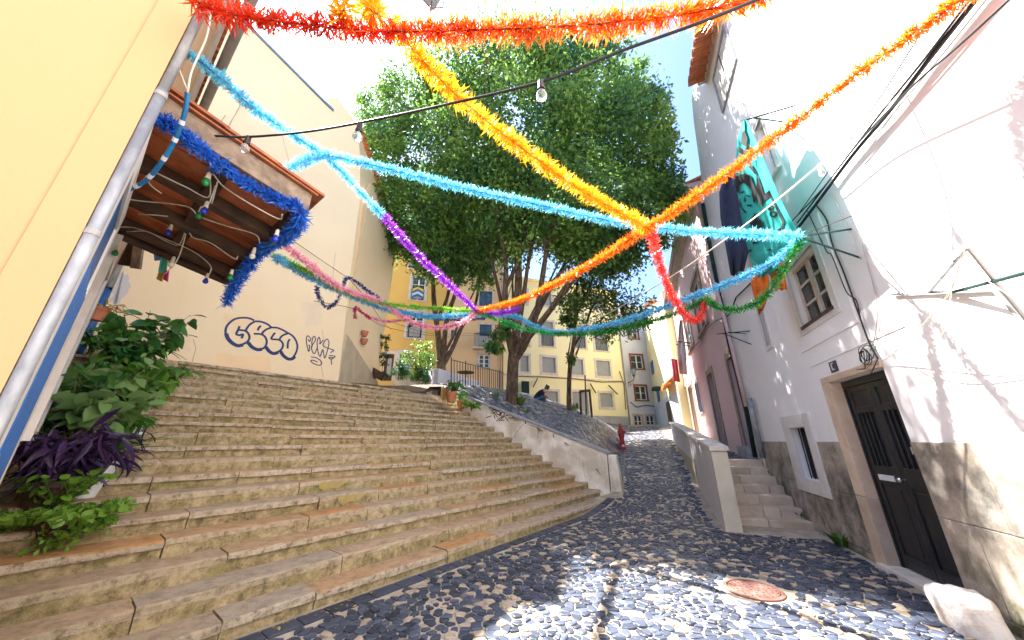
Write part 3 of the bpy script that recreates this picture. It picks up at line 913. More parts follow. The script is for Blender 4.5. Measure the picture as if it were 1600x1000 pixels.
# buttress skirt along that side wall
mat('damp_plinth', (.52, .44, .30), (.42, .36, .26), .9, 2, bmp=.3)
n2 = (rgt[0] - lft[0]).normalized(); n2 = Vector((n2.y, -n2.x, 0))
pa, pb = lft[0] + n2 * .03, rgt[0] + n2 * .03
mb = MB(); mb.hexa([pa, pb, pb - n2 * .1, pa - n2 * .1, pa + Vector((0, 0, 2.0)), pb + Vector((0, 0, 1.15)), pb - n2 * .1 + Vector((0, 0, 1.15)), pa - n2 * .1 + Vector((0, 0, 2.0))])
mb.build('plinth', MATS['damp_plinth'], gh)
def tile_row(parent, p, q, outv, n, rad=.085, length=.38, m=None, slope=-.25, name='roof_tile'):
    """barrel tiles side by side along an eave; outv points down the slope"""
    p = Vector(p); q = Vector(q); outv = Vector(outv).normalized()
    dv = (q - p) / n; x = dv.normalized()
    me = None
    for i in range(n):
        c = p + dv * (i + .5)
        vs = []; fs = []
        K = 6
        for e, rr in ((0, rad), (1, rad * .86)):
            base = outv * (0 if e == 0 else -length) + Vector((0, 0, 0 if e == 0 else -slope * length))
            for th_ in (rr, rr - .016):
                for j in range(K + 1):
                    a = math.pi * j / K
                    vs.append(base + x * (th_ * math.cos(a)) + Vector((0, 0, th_ * math.sin(a))))
        W = K + 1
        for j in range(K):
            fs += [(j, j + 1, 2 * W + j + 1, 2 * W + j), (W + j, 3 * W + j, 3 * W + j + 1, W + j + 1), (j, W + j, W + j + 1, j + 1), (2 * W + j, 2 * W + j + 1, 3 * W + j + 1, 3 * W + j)]
        fs += [(0, 2 * W, 3 * W, W), (K, W + K, 3 * W + K, 2 * W + K)]
        if me is None:
            o = MB().add(vs, fs).build(name, m or M_TILE, parent, smooth=False); me = o.data
        else:
            o = bpy.data.objects.new(name, me); COL.objects.link(o); o.parent = parent
            o.matrix_parent_inverse = WM.get(parent.name, Matrix.Identity(4)).inverted(); reg(o, Matrix.Identity(4))
        o.location = c
rear = [lft[0] - n2 * .06, rgt[0] - n2 * .06, rgt[0] + Vector((-C38, S38, 0)) * 5, lft[0] + Vector((-C38, S38, 0)) * 5]
for p in rear: p.z = 2.8
zr = min(lft[-1].z, rgt[-1].z) - .1
MB().prism(rear, (0, 0, zr - 2.8)).build('rear_wing', M_CREAM, gh)
ea, eb = lft[-1] + n2 * .18, rgt[-1] + n2 * .18
tile_row(gh, ea, eb, n2, 24)
# graffiti: strokes traced on the wall
G3 = lambda x, y: FG.hp(340 + x / 7.2727, 480 + y / 7.2727)
big = [[(415, 150), (360, 127), (290, 120), (210, 130), (150, 165), (105, 215), (90, 270), (100, 330), (140, 385), (200, 425), (250, 432), (300, 415), (345, 385), (362, 340), (345, 295), (310, 268), (240, 258)], [(250, 215), (232, 260), (212, 305), (250, 318), (288, 310), (272, 355)],
       [(425, 160), (370, 195), (335, 235), (318, 268)], [(425, 160), (490, 165), (560, 190), (612, 230)], [(340, 395), (380, 445), (450, 478), (510, 472), (545, 440), (558, 390), (540, 340), (495, 308), (410, 302)], [(492, 210), (468, 235), (455, 265)],
       [(612, 230), (550, 255), (515, 285), (500, 310)], [(612, 230), (680, 235), (745, 262), (800, 295)], [(540, 445), (580, 495), (640, 522), (690, 505), (730, 470), (742, 425), (725, 390), (690, 370), (612, 360), (630, 320), (652, 290)],
       [(795, 300), (745, 318), (715, 345), (702, 370)], [(800, 292), (850, 325), (885, 370), (905, 430), (900, 490), (875, 545), (850, 575)], [(712, 495), (740, 540), (790, 580), (840, 585), (875, 560)], [(820, 362), (800, 400), (795, 470)]]
mb = MB(); text_strokes(mb, big, .05, G3, FG.N, .004); mb.build('graffiti', M_INK, gh)
mb = MB(); text_strokes(mb, [[(95, 300), (120, 360), (170, 410), (230, 438), (290, 428)], [(345, 400), (390, 452), (450, 482), (505, 478)], [(545, 450), (590, 505), (640, 527), (690, 512)], [(715, 500), (745, 548), (800, 588), (850, 585), (878, 558)]], .085, G3, FG.N, .006); mb.build('graffiti', M_INK, gh)
small = [[(1050, 345), (1022, 325), (1008, 360), (1012, 420), (1035, 505), (1045, 440), (1030, 430)], [(1030, 365), (1045, 390), (1062, 345)], [(1075, 455), (1070, 400), (1085, 340), (1105, 335), (1108, 380), (1065, 455), (1095, 530), (1130, 465)], [(1135, 470), (1130, 400), (1150, 340), (1165, 380), (1160, 420), (1200, 372)], [(1130, 465), (1160, 560), (1195, 480), (1215, 580), (1250, 480), (1265, 400), (1240, 362), (1205, 405), (1200, 440), (1250, 465), (1320, 490), (1290, 510), (1290, 525)], [(1060, 565), (1120, 575), (1175, 615), (1180, 645), (1150, 660), (1090, 640), (1058, 612), (1080, 602), (1135, 625)], [(1265, 548), (1335, 560), (1290, 590), (1262, 572), (1325, 575)], [(1290, 590), (1295, 655)]]
mb = MB(); text_strokes(mb, small, .028, G3, FG.N, .005); mb.build('graffiti', M_INK, gh)
# repainted patches on the old render
for i, (q, c_) in enumerate((([(338, 552), (420, 556), (424, 583), (380, 578), (336, 576)], (.80, .60, .36)), ([(348, 489), (404, 494), (408, 505), (372, 508), (350, 503)], (.80, .62, .38)),
                             ([(186, 424), (200, 432), (204, 452), (182, 478), (172, 470)], (.55, .53, .53)), ([(232, 498), (300, 520), (296, 548), (240, 540)], (.77, .62, .42)), ([(470, 470), (500, 475), (505, 505), (478, 512)], (.74, .62, .44)), ([(412, 300), (470, 330), (462, 372), (418, 350)], (.78, .66, .48)))):
    zs_ = [FG.hit(x, y, .002) for x, y in q]
    fine = []
    for j in range(len(zs_)):
        a_, b_ = zs_[j], zs_[(j + 1) % len(zs_)]
        for k_ in range(6):
            f_ = k_ / 6; fine.append((a_[0] + (b_[0] - a_[0]) * f_ + random.gauss(0, .02), a_[1] + (b_[1] - a_[1]) * f_ + random.gauss(0, .02)))
    MB().poly([FG.P(u, z, .002) for u, z in fine]).build('repaint_patch', mat('repaint_%d' % i, c_, tuple(v * .93 for v in c_), .9, 2, bmp=.2, bscale=26), gh)
mb = MB()
for cr_ in ([(505, 590), (500, 560), (507, 540), (503, 515)], [(300, 566), (306, 545), (302, 530)], [(438, 200), (452, 255), (448, 300), (460, 340)], [(528, 470), (520, 430), (524, 395)]):
    mb.ribbon([FG.hp(x, y) for x, y in cr_], .012, FG.N, .004)
mb.build('crack', mat('hairline_crack', (.40, .33, .24), (.34, .28, .2), .9), gh)
# thin old wires up the wall
mb = MB()
for px in ((432, 140, 404, 215), (462, 200, 350, 195)):
    pass
mb.tube([FG.hp(352, 180, .02), FG.hp(330, 215, .02), FG.hp(300, 330, .02)], .008, 5)
mb.tube([FG.hp(380, 157, .02), FG.hp(350, 210, .02)], .008, 5)
mb.build('wire', M_GUTTER, gh)
# little wall planter by the corner
wp = thing('wall_planter', 'small brown planter hung on the cream side wall', 'planter', tuple(lft[0].lerp(rgt[0], .55) + Vector((0, 0, 1.6))))
def side_pt(px, py, off=.02):
    n = n2; r = ray(px, py); t = n.dot(lft[0] + n * off) / n.dot(r); return EYEV + r * t
for (x, y) in ((570, 521), (569, 533)):
    c = side_pt(x, y, .1)
    MB().lathe(c, [(.07, -.12), (.11, -.02), (.13, .08), (.11, .08)], 10).build('pot', M_TERRA, wp)

# ================================================================== LEFT HOUSE (corner at the camera)
lh = thing('yellow_house', 'yellow rendered house corner beside the camera with zinc downpipe', 'house', tuple(SD(-.25, 2.5, 0)))
mb = MB()
mb.prism([SD(-.20, 2.5, -.5), SD(-6, 2.5, -.5), SD(-6, 10.44, -.5), SD(-.20, 10.44, -.5)], (0, 0, 9.75))
mb.build('wall', M_NEARY, lh)
mb = MB(); mb.fbox(FN, -.012, .13, -.5, 9.2, .0, .010); mb.build('corner_band', M_NEARY, lh)
mb = MB(); mb.fbox(FL, 2.52, 2.62, -.4, 9.2, .0, .012); mb.build('corner_band', M_NEARY, lh)
# downpipe at the corner
pp = SD(-.160, 2.50)
mb = MB(); mb.tube([(pp.x, pp.y, -.4), (pp.x, pp.y, 3.55)], .026, 14); mb.tube([(pp.x, pp.y, 3.45), (pp.x, pp.y, 9.0)], .023, 14)
dp = mb.build('downpipe', M_ZINC, lh, smooth=True)
for z in (1.35, 2.55, 3.5):
    MB().tube([(pp.x, pp.y, z), (pp.x, pp.y, z + .03)], .0285, 14).build('pipe_bracket', M_GUTTER, dp)
# door and window surrounds on the stair side, seen edge on
mb = MB(); mb.fbox(FL, 2.72, 2.98, .4, 3.25, 0, .05); mb.fbox(FL, 4.05, 4.3, .9, 3.25, 0, .05); mb.fbox(FL, 2.72, 4.3, 3.25, 3.5, 0, .05)
mb.build('door_surround', M_FRAMEW, lh)
mb = MB(); mb.fbox(FL, 2.99, 4.04, .6, 3.24, 0, .035)
dr = mb.build('door', M_BLUEP, lh)
mb = MB()
for i in range(9):
    u = 3.02 + i * .11
    mb.fbox(FL, u, u + .03, .7, 2.6, .036, .055)
mb.build('slat', M_BLUEP, dr)
mb = MB(); mb.fbox(FL, 5.5, 5.72, 1.6, 3.6, 0, .06); mb.fbox(FL, 6.7, 6.92, 1.6, 3.6, 0, .06); mb.fbox(FL, 5.5, 6.92, 3.6, 3.8, 0, .06)
mb.build('window_surround', M_FRAMEW, lh)
MB().fbox(FL, 5.73, 6.69, 1.8, 3.59, 0, .03).build('shutter', M_BLUEP, lh)
# blue pipe in the corner
bpnt = SD(-.17, 10.32)
mb = MB(); mb.tube([(bpnt.x, bpnt.y, 2.9), (bpnt.x, bpnt.y, 4.55)], .07, 12); mb.build('blue_downpipe', M_BLUEP, lh, smooth=True)
mb = MB(); mb.tube([(bpnt.x, bpnt.y, 4.5), (bpnt.x, bpnt.y, 9.1)], .07, 12); mb.build('downpipe', M_ZINC, lh, smooth=True)
# eave: cornice strips, tiles and the gutter
mb = MB(); mb.fbox(FL, 2.5, 10.40, 8.70, 8.84, 0, .05); mb.fbox(FL, 2.5, 10.40, 8.88, 9.02, 0, .09); mb.build('cornice', M_FRAMEW, lh)
tile_row(lh, SD(-.06, 2.5, 9.10), SD(-.06, 10.40, 9.10), SD(1, 0), 42, rad=.09, length=.5)
mb = MB(); mb.tube([SD(.06, 2.3, 9.09), SD(.06, 10.40, 9.09)], .085, 12); mb.build('gutter', M_GUTTER, lh, smooth=True)
# ================================================================== WHITE HOUSE ON THE RIGHT
wh = thing('white_house', 'tall white house with stained stone dado and black double door', 'house', tuple(AB(5, 2.9, 0)))
DOOR = (5.42, 6.70, 0.03, 2.46)
W_S = FR.rect([(1238, 669), (1261, 667), (1285.5, 752), (1258.5, 747)])
W_SO = FR.rect([(1222, 651), (1265, 646), (1306, 782), (1252, 764)])
W_U = FR.rect([(1233, 417), (1269, 384), (1302, 477), (1248, 516)])
W_SL = FR.rect([(1186, 486), (1191, 478), (1204, 538), (1199, 542)])
W_UU = FR.rect([(1180, 192), (1193, 183), (1213, 272), (1203, 288)])
W_AT = FR.rect([(1120, 110), (1134, 60), (1150, 97), (1129, 170)])
AE = 9.2
ZT = 12.6
opens = [DOOR, W_S, W_U, W_SL]
if W_UU[1] < AE: opens.append(W_UU)
mb = MB()
facade(mb, FR, -5.0, AE, -.4, ZT - .2, opens, .2)
left_px = [(1176, 705), (1160, 640), (1136, 520), (1116, 430), (1101, 330), (1093, 255), (1084, 190), (1077, 140)]
lp = [FR.hit(*p) for p in left_px]
lp[0] = (lp[0][0], -.2)
# strip between the grid and the leaning end of the wall
zz = [-.4] + [z for _, z in lp[1:]]
prev = None
chain = [(max(lp[0][0], AE + .05), -.4)] + [(max(u, AE + .02), min(z, ZT - .2)) for u, z in lp[1:]]
chain[-1] = (chain[-1][0], ZT - .2)
for (u0, z0), (u1, z1) in zip(chain, chain[1:]):
    mb.poly([FR.P(AE, z0), FR.P(u0, z0), FR.P(u1, z1), FR.P(AE, z1)])
    mb.poly([FR.P(u0, z0), FR.P(u0, z0, -3), FR.P(u1, z1, -3), FR.P(u1, z1)])
mb.poly([FR.P(-5, ZT - .2), FR.P(chain[-1][0], ZT - .2), FR.P(chain[-1][0], ZT - .2, -3), FR.P(-5, ZT - .2, -3)])
mb.poly([FR.P(-5, -.4), FR.P(-5, ZT - .2), FR.P(-5, ZT - .2, -3), FR.P(-5, -.4, -3)])
mb.poly([FR.P(-5, -.4, -3), FR.P(chain[0][0], -.4, -3), FR.P(chain[-1][0], ZT - .2, -3), FR.P(-5, ZT - .2, -3)])
mb.build('wall', M_WHITE, wh)
# dado of stone slabs, cut round door, its jambs and the small window
def cut_panels(rows, ua, ub, holes, lens):
    out_ = []
    for (z0, z1) in rows:
        cuts = [ua]; u = ua
        while u < ub:
            u += random.uniform(*lens); cuts.append(min(u, ub))
        for h in holes:
            if h[2] < z1 - .02 and h[3] > z0 + .02: cuts += [h[0], h[1]]
        cuts = sorted(c for c in set(cuts) if ua <= c <= ub)
        for c0, c1 in zip(cuts, cuts[1:]):
            if c1 - c0 < .05: continue
            m = (c0 + c1) / 2
            segs = [(z0, z1)]
            for h in holes:
                if h[0] < m < h[1]:
                    ns = []
                    for a_, b_ in segs:
                        if h[3] <= a_ or h[2] >= b_: ns.append((a_, b_)); continue
                        if h[2] > a_: ns.append((a_, h[2]))
                        if h[3] < b_: ns.append((h[3], b_))
                    segs = ns
            out_ += [(c0, c1, a_, b_) for a_, b_ in segs if b_ - a_ > .03]
    return out_
JL, JR = DOOR[1] + .24, DOOR[0] - .02
holes = [(JR, JL, -1, 2.7), (W_SO[0], W_SO[1], W_SO[2], W_SO[3])]
DADO_END = FR.hit(1190, 690)[0]
for c0, c1, z0, z1 in cut_panels([(-.3, .10), (.10, .84), (.84, 1.59)], -5.0, DADO_END, holes, (1.3, 2.3)):
    g = .003
    MB().fbox(FR, c0 + g, c1 - g, z0 + g, z1 - g, -.02, .028 + random.uniform(-.003, .003)).build('dado_slab', M_DADO, wh, bev=.006)
MB().fbox(FR, DADO_END, -5, -.3, 1.58, -.01, .018)
# door: limestone jamb, threshold, two leaves
mb = MB(); mb.fbox(FR, DOOR[1] - .014, JL, 0.86, 2.46, -.19, .035); mb.build('jamb_stone', M_LIME, wh, bev=.008)
mb = MB(); mb.fbox(FR, DOOR[1] - .016, JL, -.2, .853, -.19, .037); mb.build('jamb_stone', M_LIME, wh, bev=.008)
mb = MB(); mb.fbox(FR, DOOR[0] - .02, JL, 2.462, 2.56, -.19, .03); mb.build('lintel', M_LIME, wh, bev=.006)
mb = MB(); mb.fbox(FR, DOOR[0] - .08, DOOR[1] + .1, -.2, .045, -.3, .10); mb.build('threshold', M_LIMEW, wh, bev=.012)
fr = MB(); fr.fbox(FR, DOOR[1] - .055, DOOR[1] - .017, .05, 2.455, -.185, -.11); fr.fbox(FR, DOOR[0] + .001, DOOR[0] + .05, .05, 2.455, -.185, -.11); fr.fbox(FR, DOOR[0] + .05, DOOR[1] - .05, 2.36, 2.455, -.185, -.11)
fr.build('door_frame', M_BLACKD, wh)
um = (DOOR[0] + DOOR[1]) / 2
for (a, b) in ((DOOR[0] + .055, um - .003), (um + .003, DOOR[1] - .055)):
    mb = MB()
    o0, o1 = -.17, -.125
    for q in ((a, a + .09, .06, 2.355), (b - .09, b, .06, 2.355), (a + .09, b - .09, .06, .22), (a + .09, b - .09, 1.06, 1.28), (a + .09, b - .09, 1.98, 2.06), (a + .09, b - .09, 2.28, 2.355)):
        mb.fbox(FR, *q, o0, o1)
    lf = mb.build('door_leaf', M_BLACKD, wh, bev=.004)
    MB().fbox(FR, a + .088, b - .088, .218, 1.062, o0 + .01, o1 - .018).build('panel', M_BLACKD, lf)
    MB().fbox(FR, a + .13, b - .13, .27, 1.01, o0 + .01, o1 - .008).build('panel', M_BLACKD, lf, bev=.006)
    MB().fbox(FR, a + .088, b - .088, 2.058, 2.282, o0 + .01, o1 - .014).build('panel', M_BLACKD, lf)
    MB().fbox(FR, a + .088, b - .088, 1.278, 1.982, o0 + .008, o0 + .016).build('pane', M_GLASS, lf)
    mb = MB()
    n = 4
    for i in range(1, n):
        u = a + .09 + (b - a - .18) * i / n
        mb.fbox(FR, u - .012, u + .012, 1.28, 1.98, o1 - .022, o1 + .004)
    mb.build('glazing_bar', M_BLACKD, lf)
    if a > um:
        MB().fbox(FR, a + .14, b - .12, 1.10, 1.17, o1 - .002, o1 + .012).build('letter_slot', M_WPLAST, lf)
    else:
        MB().lathe(FR.P(b - .045, 1.14, o1), [(.012, 0), (.014, .03), (.03, .045), (.032, .06), (.02, .075)], 12, axis=FR.N).build('knob', mat('polished_steel', (.6, .6, .6), (.5, .5, .5), .25, 5, metal=.9), lf)
        mb = MB()
        for i in range(3):
            mb.fbox(FR, a + .16 + .04 * (i % 2), a + .24 + .04 * (i % 2), 1.34 + i * .11, 1.42 + i * .11, o0 + .017, o0 + .020)
        mb.build('notice', M_WPLAST, lf)
# house number plate
pl = FR.rect([(1295, 566.5), (1306, 563), (1311.5, 579), (1300.5, 583)])
mb = MB(); mb.fbox(FR, *pl, 0, .012)
mat('blue_enamel', (.02, .03, .08), (.015, .02, .06), .3, 8)
npl = mb.build('number_plate', MATS['blue_enamel'], wh, bev=.003)
w_, h_ = pl[1] - pl[0], pl[3] - pl[2]
mb = MB()
for (u0, u1, z0, z1) in ((.60, .72, .2, .85), (.36, .60, .78, .86), (.36, .60, .2, .28)):
    mb.fbox(FR, pl[0] + u0 * w_, pl[0] + u1 * w_, pl[2] + z0 * h_, pl[2] + z1 * h_, .012, .0145)
mb.build('numeral', M_SASH, npl)
# windows
w = window(wh, FR, W_U, M_WOODW, M_GLASS, 2, 3, .10, .055, .14, M_FRAMEW, 0, single=True, proud=.012)
mb = MB(); mb.fbox(FR, W_U[0] - .02, W_U[1] + .02, W_U[2] - .05, W_U[2], -.19, .03); mb.build('sill', mat('rotten_dark_sill', (.05, .035, .03), (.12, .08, .06), .9, 9, bmp=.5), w)
mb = MB(); mb.fbox(FR, W_U[0] - .42, W_U[1] + .3, W_U[2] - .40, W_U[2] - .36, -.01, .014); mb.fbox(FR, W_U[0] - .42, W_U[0] - .38, W_U[2] - .36, W_U[3] + .3, -.01, .014); mb.build('moulding', M_WHITE, wh)
mb = MB(); mb.fbox(FR, DOOR[0] - .6, DOOR[1] + .5, 2.80, 2.83, -.01, .010); mb.build('moulding', M_WHITE, wh)
w = window(wh, FR, W_S, M_BLACKD, M_GLASS, 2, 1, .12, .03, 0)
mb = MB()
for i in range(4):
    u = W_S[0] + (W_S[1] - W_S[0]) * (i + .7) / 4.4
    mb.tube([FR.P(u, W_S[2] + .003, -.06), FR.P(u, W_S[3] - .003, -.06)], .011, 6)
mb.build('bar', M_IRON, w)
mb = MB(); z0, z1 = W_SO[2], W_SO[3]
mb.fbox(FR, W_SO[0], W_S[0] - .001, z0, z1, -.02, .05); mb.fbox(FR, W_S[1] + .001, W_SO[1], z0, z1, -.02, .05); mb.fbox(FR, W_S[0], W_S[1], z0, W_S[2] - .001, -.02, .05); mb.fbox(FR, W_S[0], W_S[1], W_S[3] + .001, z1, -.02, .05)
mb.build('surround', M_FRAMEW, w, bev=.004)
w = window(wh, FR, W_SL, M_BLACKD, M_GLASS, 1, 1, .1, .03, .10, M_FRAMEW, 0, proud=.02)
mb = MB()
for i in range(2):
    u = W_SL[0] + (W_SL[1] - W_SL[0]) * (i + 1) / 3
    mb.tube([FR.P(u, W_SL[2] + .003, -.04), FR.P(u, W_SL[3] - .003, -.04)], .012, 6)
mb.build('bar', M_IRON, w)
if W_UU[1] < AE:
    window(wh, FR, W_UU, M_WOODW, M_GLASSB, 2, 3, .09, .05, .12, M_FRAMEW, .05, proud=.015)
# attic window stands proud on the white wall
q = [FR.hit(1120, 112), FR.hit(1133, 42), FR.hit(1150, 97), FR.hit(1128, 176)]
u0, u1 = (q[0][0] + q[3][0]) / 2, (q[1][0] + q[2][0]) / 2
z0, z1 = (q[3][1] + q[2][1]) / 2, (q[0][1] + q[1][1]) / 2
if u0 > u1: u0, u1 = u1, u0
mb = MB(); k = .09
mb.fbox(FR, u0 - k, u0, z0 - k, z1 + k, 0, .045); mb.fbox(FR, u1, u1 + k, z0 - k, z1 + k, 0, .045); mb.fbox(FR, u0, u1, z1, z1 + k, 0, .045); mb.fbox(FR, u0, u1, z0 - k, z0, 0, .045)
aw = mb.build('attic_window', M_GRANITE, wh)
MB().fbox(FR, u0, u1, z0, z1, 0, .02).build('shutter', M_WOODW, aw)
MB().fbox(FR, (u0 + u1) / 2 - .012, (u0 + u1) / 2 + .012, z0, z1, .02, .035).build('shutter_bar', M_DARKW, aw)
# eave tiles over the street end of the white house
e0 = FR.hp(1109, 27, .22); e1 = FR.hp(1091, 133, .22)
t0_ = FR.hp(1091, 30, .52); t1_ = FR.hp(1076, 134, .52)
ze = (e0.z + e1.z) / 2
mb = MB(); mb.hexa([e0 - FR.N * .06, e1 - FR.N * .06, e1 - FR.N * .6 + Vector((0, 0, .15)), e0 - FR.N * .6 + Vector((0, 0, .15)), e0 - FR.N * .06 + Vector((0, 0, .05)), e1 - FR.N * .06 + Vector((0, 0, .05)), e1 - FR.N * .6 + Vector((0, 0, .2)), e0 - FR.N * .6 + Vector((0, 0, .2))])
mb.build('eave_board', M_TILEP, wh)
tile_row(wh, t0_, t1_, FR.N, 7, rad=.17, length=.42, slope=-.1)
tile_row(wh, e0, e1, FR.N, 7, rad=.16, length=.3, m=M_TILEP, slope=-.1)
# drainpipes between the white and the pink house
def wall_line(px_list, off, F=FR): return [F.hp(x, y, off) for x, y in px_list]
mb = MB(); mb.tube(wall_line([(1098, 318), (1112, 400), (1140, 540), (1166, 640), (1180, 714)], .09), .055, 10); mb.build('drainpipe', M_DGREEN, wh, smooth=True)
mb = MB(); mb.tube(wall_line([(1171, 622), (1192, 716)], .11), .06, 10); mb.build('drainpipe', M_ZINC, wh, smooth=True)

# ================================================================== PINK HOUSE
pk = thing('pink_house', 'dusky pink house with dark doors behind the parapet', 'house', tuple(AB(16, 2.9, 1.2)))
PA0, PA1, PZ = chain[2][0] - .55 if False else 11.35, 23.6, 10.2
ops = {
 'door1': [(1136, 563), (1144, 556), (1176, 697), (1168, 697)], 'door2': [(1103, 590), (1111, 583), (1137, 690), (1130, 690)],
 'win1': [(1085, 599), (1090, 596), (1100, 643), (1095, 645)], 'door3': [(1073, 607), (1080, 603), (1097, 679), (1091, 678)], 'door4': [(1064.5, 612), (1069, 609), (1088, 675), (1083, 674)],
 'wup1': [(1078, 453), (1090, 424), (1107, 506), (1095, 518)], 'wup2': [(1064, 487), (1071, 468), (1085, 538), (1078, 546)]}
oo = {k: FR.rect(v) for k, v in ops.items()}
mb = MB(); facade(mb, FR, PA0, PA1, .6, PZ, list(oo.values()), .22, back=5)
mb.build('wall', M_PINK, pk)
for k in ('door1', 'door2', 'door3', 'door4'):
    a, b, c, d = oo[k]
    mb = MB(); mb.fbox(FR, a + .004, b - .004, c, d - .004, -.2, -.14)
    dd = mb.build('door', M_DGREEN if k in ('door1', 'door2') else M_DARKW, pk)
    mb = MB()
    mb.fbox(FR, a + .1, (a + b) / 2 - .04, c + .15, c + .95, -.139, -.125); mb.fbox(FR, (a + b) / 2 + .04, b - .1, c + .15, c + .95, -.139, -.125); mb.fbox(FR, a + .1, (a + b) / 2 - .04, c + 1.1, d - .15, -.139, -.125); mb.fbox(FR, (a + b) / 2 + .04, b - .1, c + 1.1, d - .15, -.139, -.125)
    mb.build('panel', M_DGREEN if k in ('door1', 'door2') else M_DARKW, dd)
    mb = MB(); s_ = .2
    mb.fbox(FR, a - s_, a, c, d + s_, -.02, .04); mb.fbox(FR, b, b + s_, c, d + s_, -.02, .04); mb.fbox(FR, a, b, d, d + s_, -.02, .04)
    mb.build('surround', mat('brown_grey_stone', (.30, .24, .19), (.20, .16, .13), .85, 3, bmp=.3), dd)
    mb = MB(); mb.fbox(FR, a - .2, b + .2, c - .35, c, -.3, .22); mb.build('doorstep', M_GRANITE, dd)
window(pk, FR, oo['win1'], M_BLUEP, M_GLASSB, 2, 2, .1, .05, .14, M_GREYW, .06)
window(pk, FR, oo['wup1'], M_SASH, M_GLASS, 2, 3, .1, .06, .18, MATS['brown_grey_stone'], .1)
window(pk, FR, oo['wup2'], M_SASH, M_GLASS, 2, 3, .1, .06, .18, MATS['brown_grey_stone'], .1)
mb = MB(); mb.fbox(FR, PA0, PA1 + .1, PZ, PZ + .16, -.5, .32); mb.fbox(FR, PA0, PA1 + .1, PZ - .18, PZ, -.1, .16); mb.build('cornice', mat('weathered_grey_cornice', (.40, .36, .34), (.3, .27, .25), .85, 3, bmp=.2), pk)
mb = MB(); mb.tube([FR.P(PA0, PZ + .12, .40), FR.P(PA1 + .2, PZ + .12, .40)], .075, 10); mb.build('gutter', M_GUTTER, pk, smooth=True)
mb = MB(); mb.tube([FR.P(PA1 - .1, PZ + .1, .36), FR.P(PA1 - .1, PZ - .3, .12), FR.P(PA1 - .1, 1.6, .12)], .055, 8); mb.build('drainpipe', M_IRON, pk)
mb = MB(); mb.tube([FR.P(PA0 + .12, PZ + .1, .38), FR.P(PA0 + .15, PZ - .25, .3), FR.P(PA0 + .2, PZ - .55, .12), FR.P(PA0 + .2, PZ - 1.2, .09)], .06, 10); mb.tube(wall_line([(1105, 400), (1138, 520), (1166, 635)], .15), .05, 10)
mb.build('pink_drainpipe', mat('faded_pink_pipe', (.62, .45, .46), (.52, .38, .38), .6, 5), pk, smooth=True)
tile_row(pk, FR.P(PA0, PZ + .2, .34), FR.P(PA1, PZ + .2, .34), FR.N, 48, rad=.115, length=.5)
mb = MB(); mb.hexa([FR.P(PA0, PZ + .17, .3), FR.P(PA1, PZ + .17, .3), FR.P(PA1, PZ + 1.7, -4.5), FR.P(PA0, PZ + 1.7, -4.5), FR.P(PA0, PZ + .25, .3), FR.P(PA1, PZ + .25, .3), FR.P(PA1, PZ + 1.8, -4.5), FR.P(PA0, PZ + 1.8, -4.5)]); mb.build('roof', M_TILE, pk)
for (x, y) in ((1107, 578), (1139, 551)):
    u, z = FR.hit(x, y); mb = MB(); mb.fbox(FR, u - .08, u + .08, z - .02, z + .2, 0, .05); mb.build('number_plate', mat('cream_enamel', (.7, .6, .35), (.6, .5, .3), .4, 6), pk)
u, z = FR.hit(1160, 680); mb = MB(); mb.fbox(FR, u - .16, u + .16, z - .55, z + .35, 0, .03); mb.build('meter_hatch', M_IRON, pk)

# ================================================================== PAVEMENT, SEVEN STEPS, PARAPET ON THE RIGHT
mb = MB()
a0 = 8.80; T7 = .385
def walk_z(a): return 1.13 if a < 12 else 1.13 + .085 * (a - 12)
AW = [a0 + 6 * T7 + .1, 12, 14, 17, 20, 23.6]
for p, q in zip(AW, AW[1:]):
    mb.hexa([AB(p, 1.3, -.2), AB(q, 1.3, -.2), AB(q, 2.95, -.2), AB(p, 2.95, -.2), AB(p, 1.3, walk_z(p) - .02), AB(q, 1.3, walk_z(q) - .02), AB(q, 2.95, walk_z(q) - .02), AB(p, 2.95, walk_z(p) - .02)])
pv = mb.build('pavement', M_MORTAR); pv['kind'] = 'structure'
cb = MB()
for c in scatter_cells(a0 + 6 * T7 + .42, 23.4, 1.6, 2.86, .14, lambda a, b: 1.62 < b < 2.84):
    gm = stone_geo(c[0], c[1], lambda a, b: walk_z(a) - .02, .008, .02)
    if gm: cb.add(*gm, r=random.random() * .8)
cb.build('pavement_cobbles', M_COB, pv, kind='stuff')
st7 = thing('side_steps', 'flight of seven pale limestone steps between parapet and white house', 'steps', tuple(AB(a0, 2.2, 0)))
for k in range(7):
    zt = .165 * (k + 1) - .02
    A0 = a0 + k * T7
    bl = [1.585, random.uniform(1.95, 2.2), random.uniform(2.4, 2.6), 2.875] if k % 2 else [1.585, random.uniform(2.1, 2.4), 2.875]
    for b0, b1 in zip(bl, bl[1:]):
        mb = MB()
        mb.abbox(A0 + random.uniform(-.004, .004), A0 + T7 + .06, b0 + .003, b1 - .003, zt - .19, zt + random.uniform(-.003, .003))
        mb.build('step_stone', M_LIME, st7, bev=.012)
pr = thing('parapet', 'sloping white parapet wall with pale stone capping beside the street', 'parapet wall', tuple(AB(8.25, 1.45, 0)))
PT0, PT1 = 8.26, 17.6
def ptop(a): return 1.50 + (2.36 - 1.50) * (a - PT0) / (17.0 - PT0)
cuts = [PT0 + .16]
while cuts[-1] < PT1: cuts.append(min(PT1, cuts[-1] + random.uniform(.85, 1.15)))
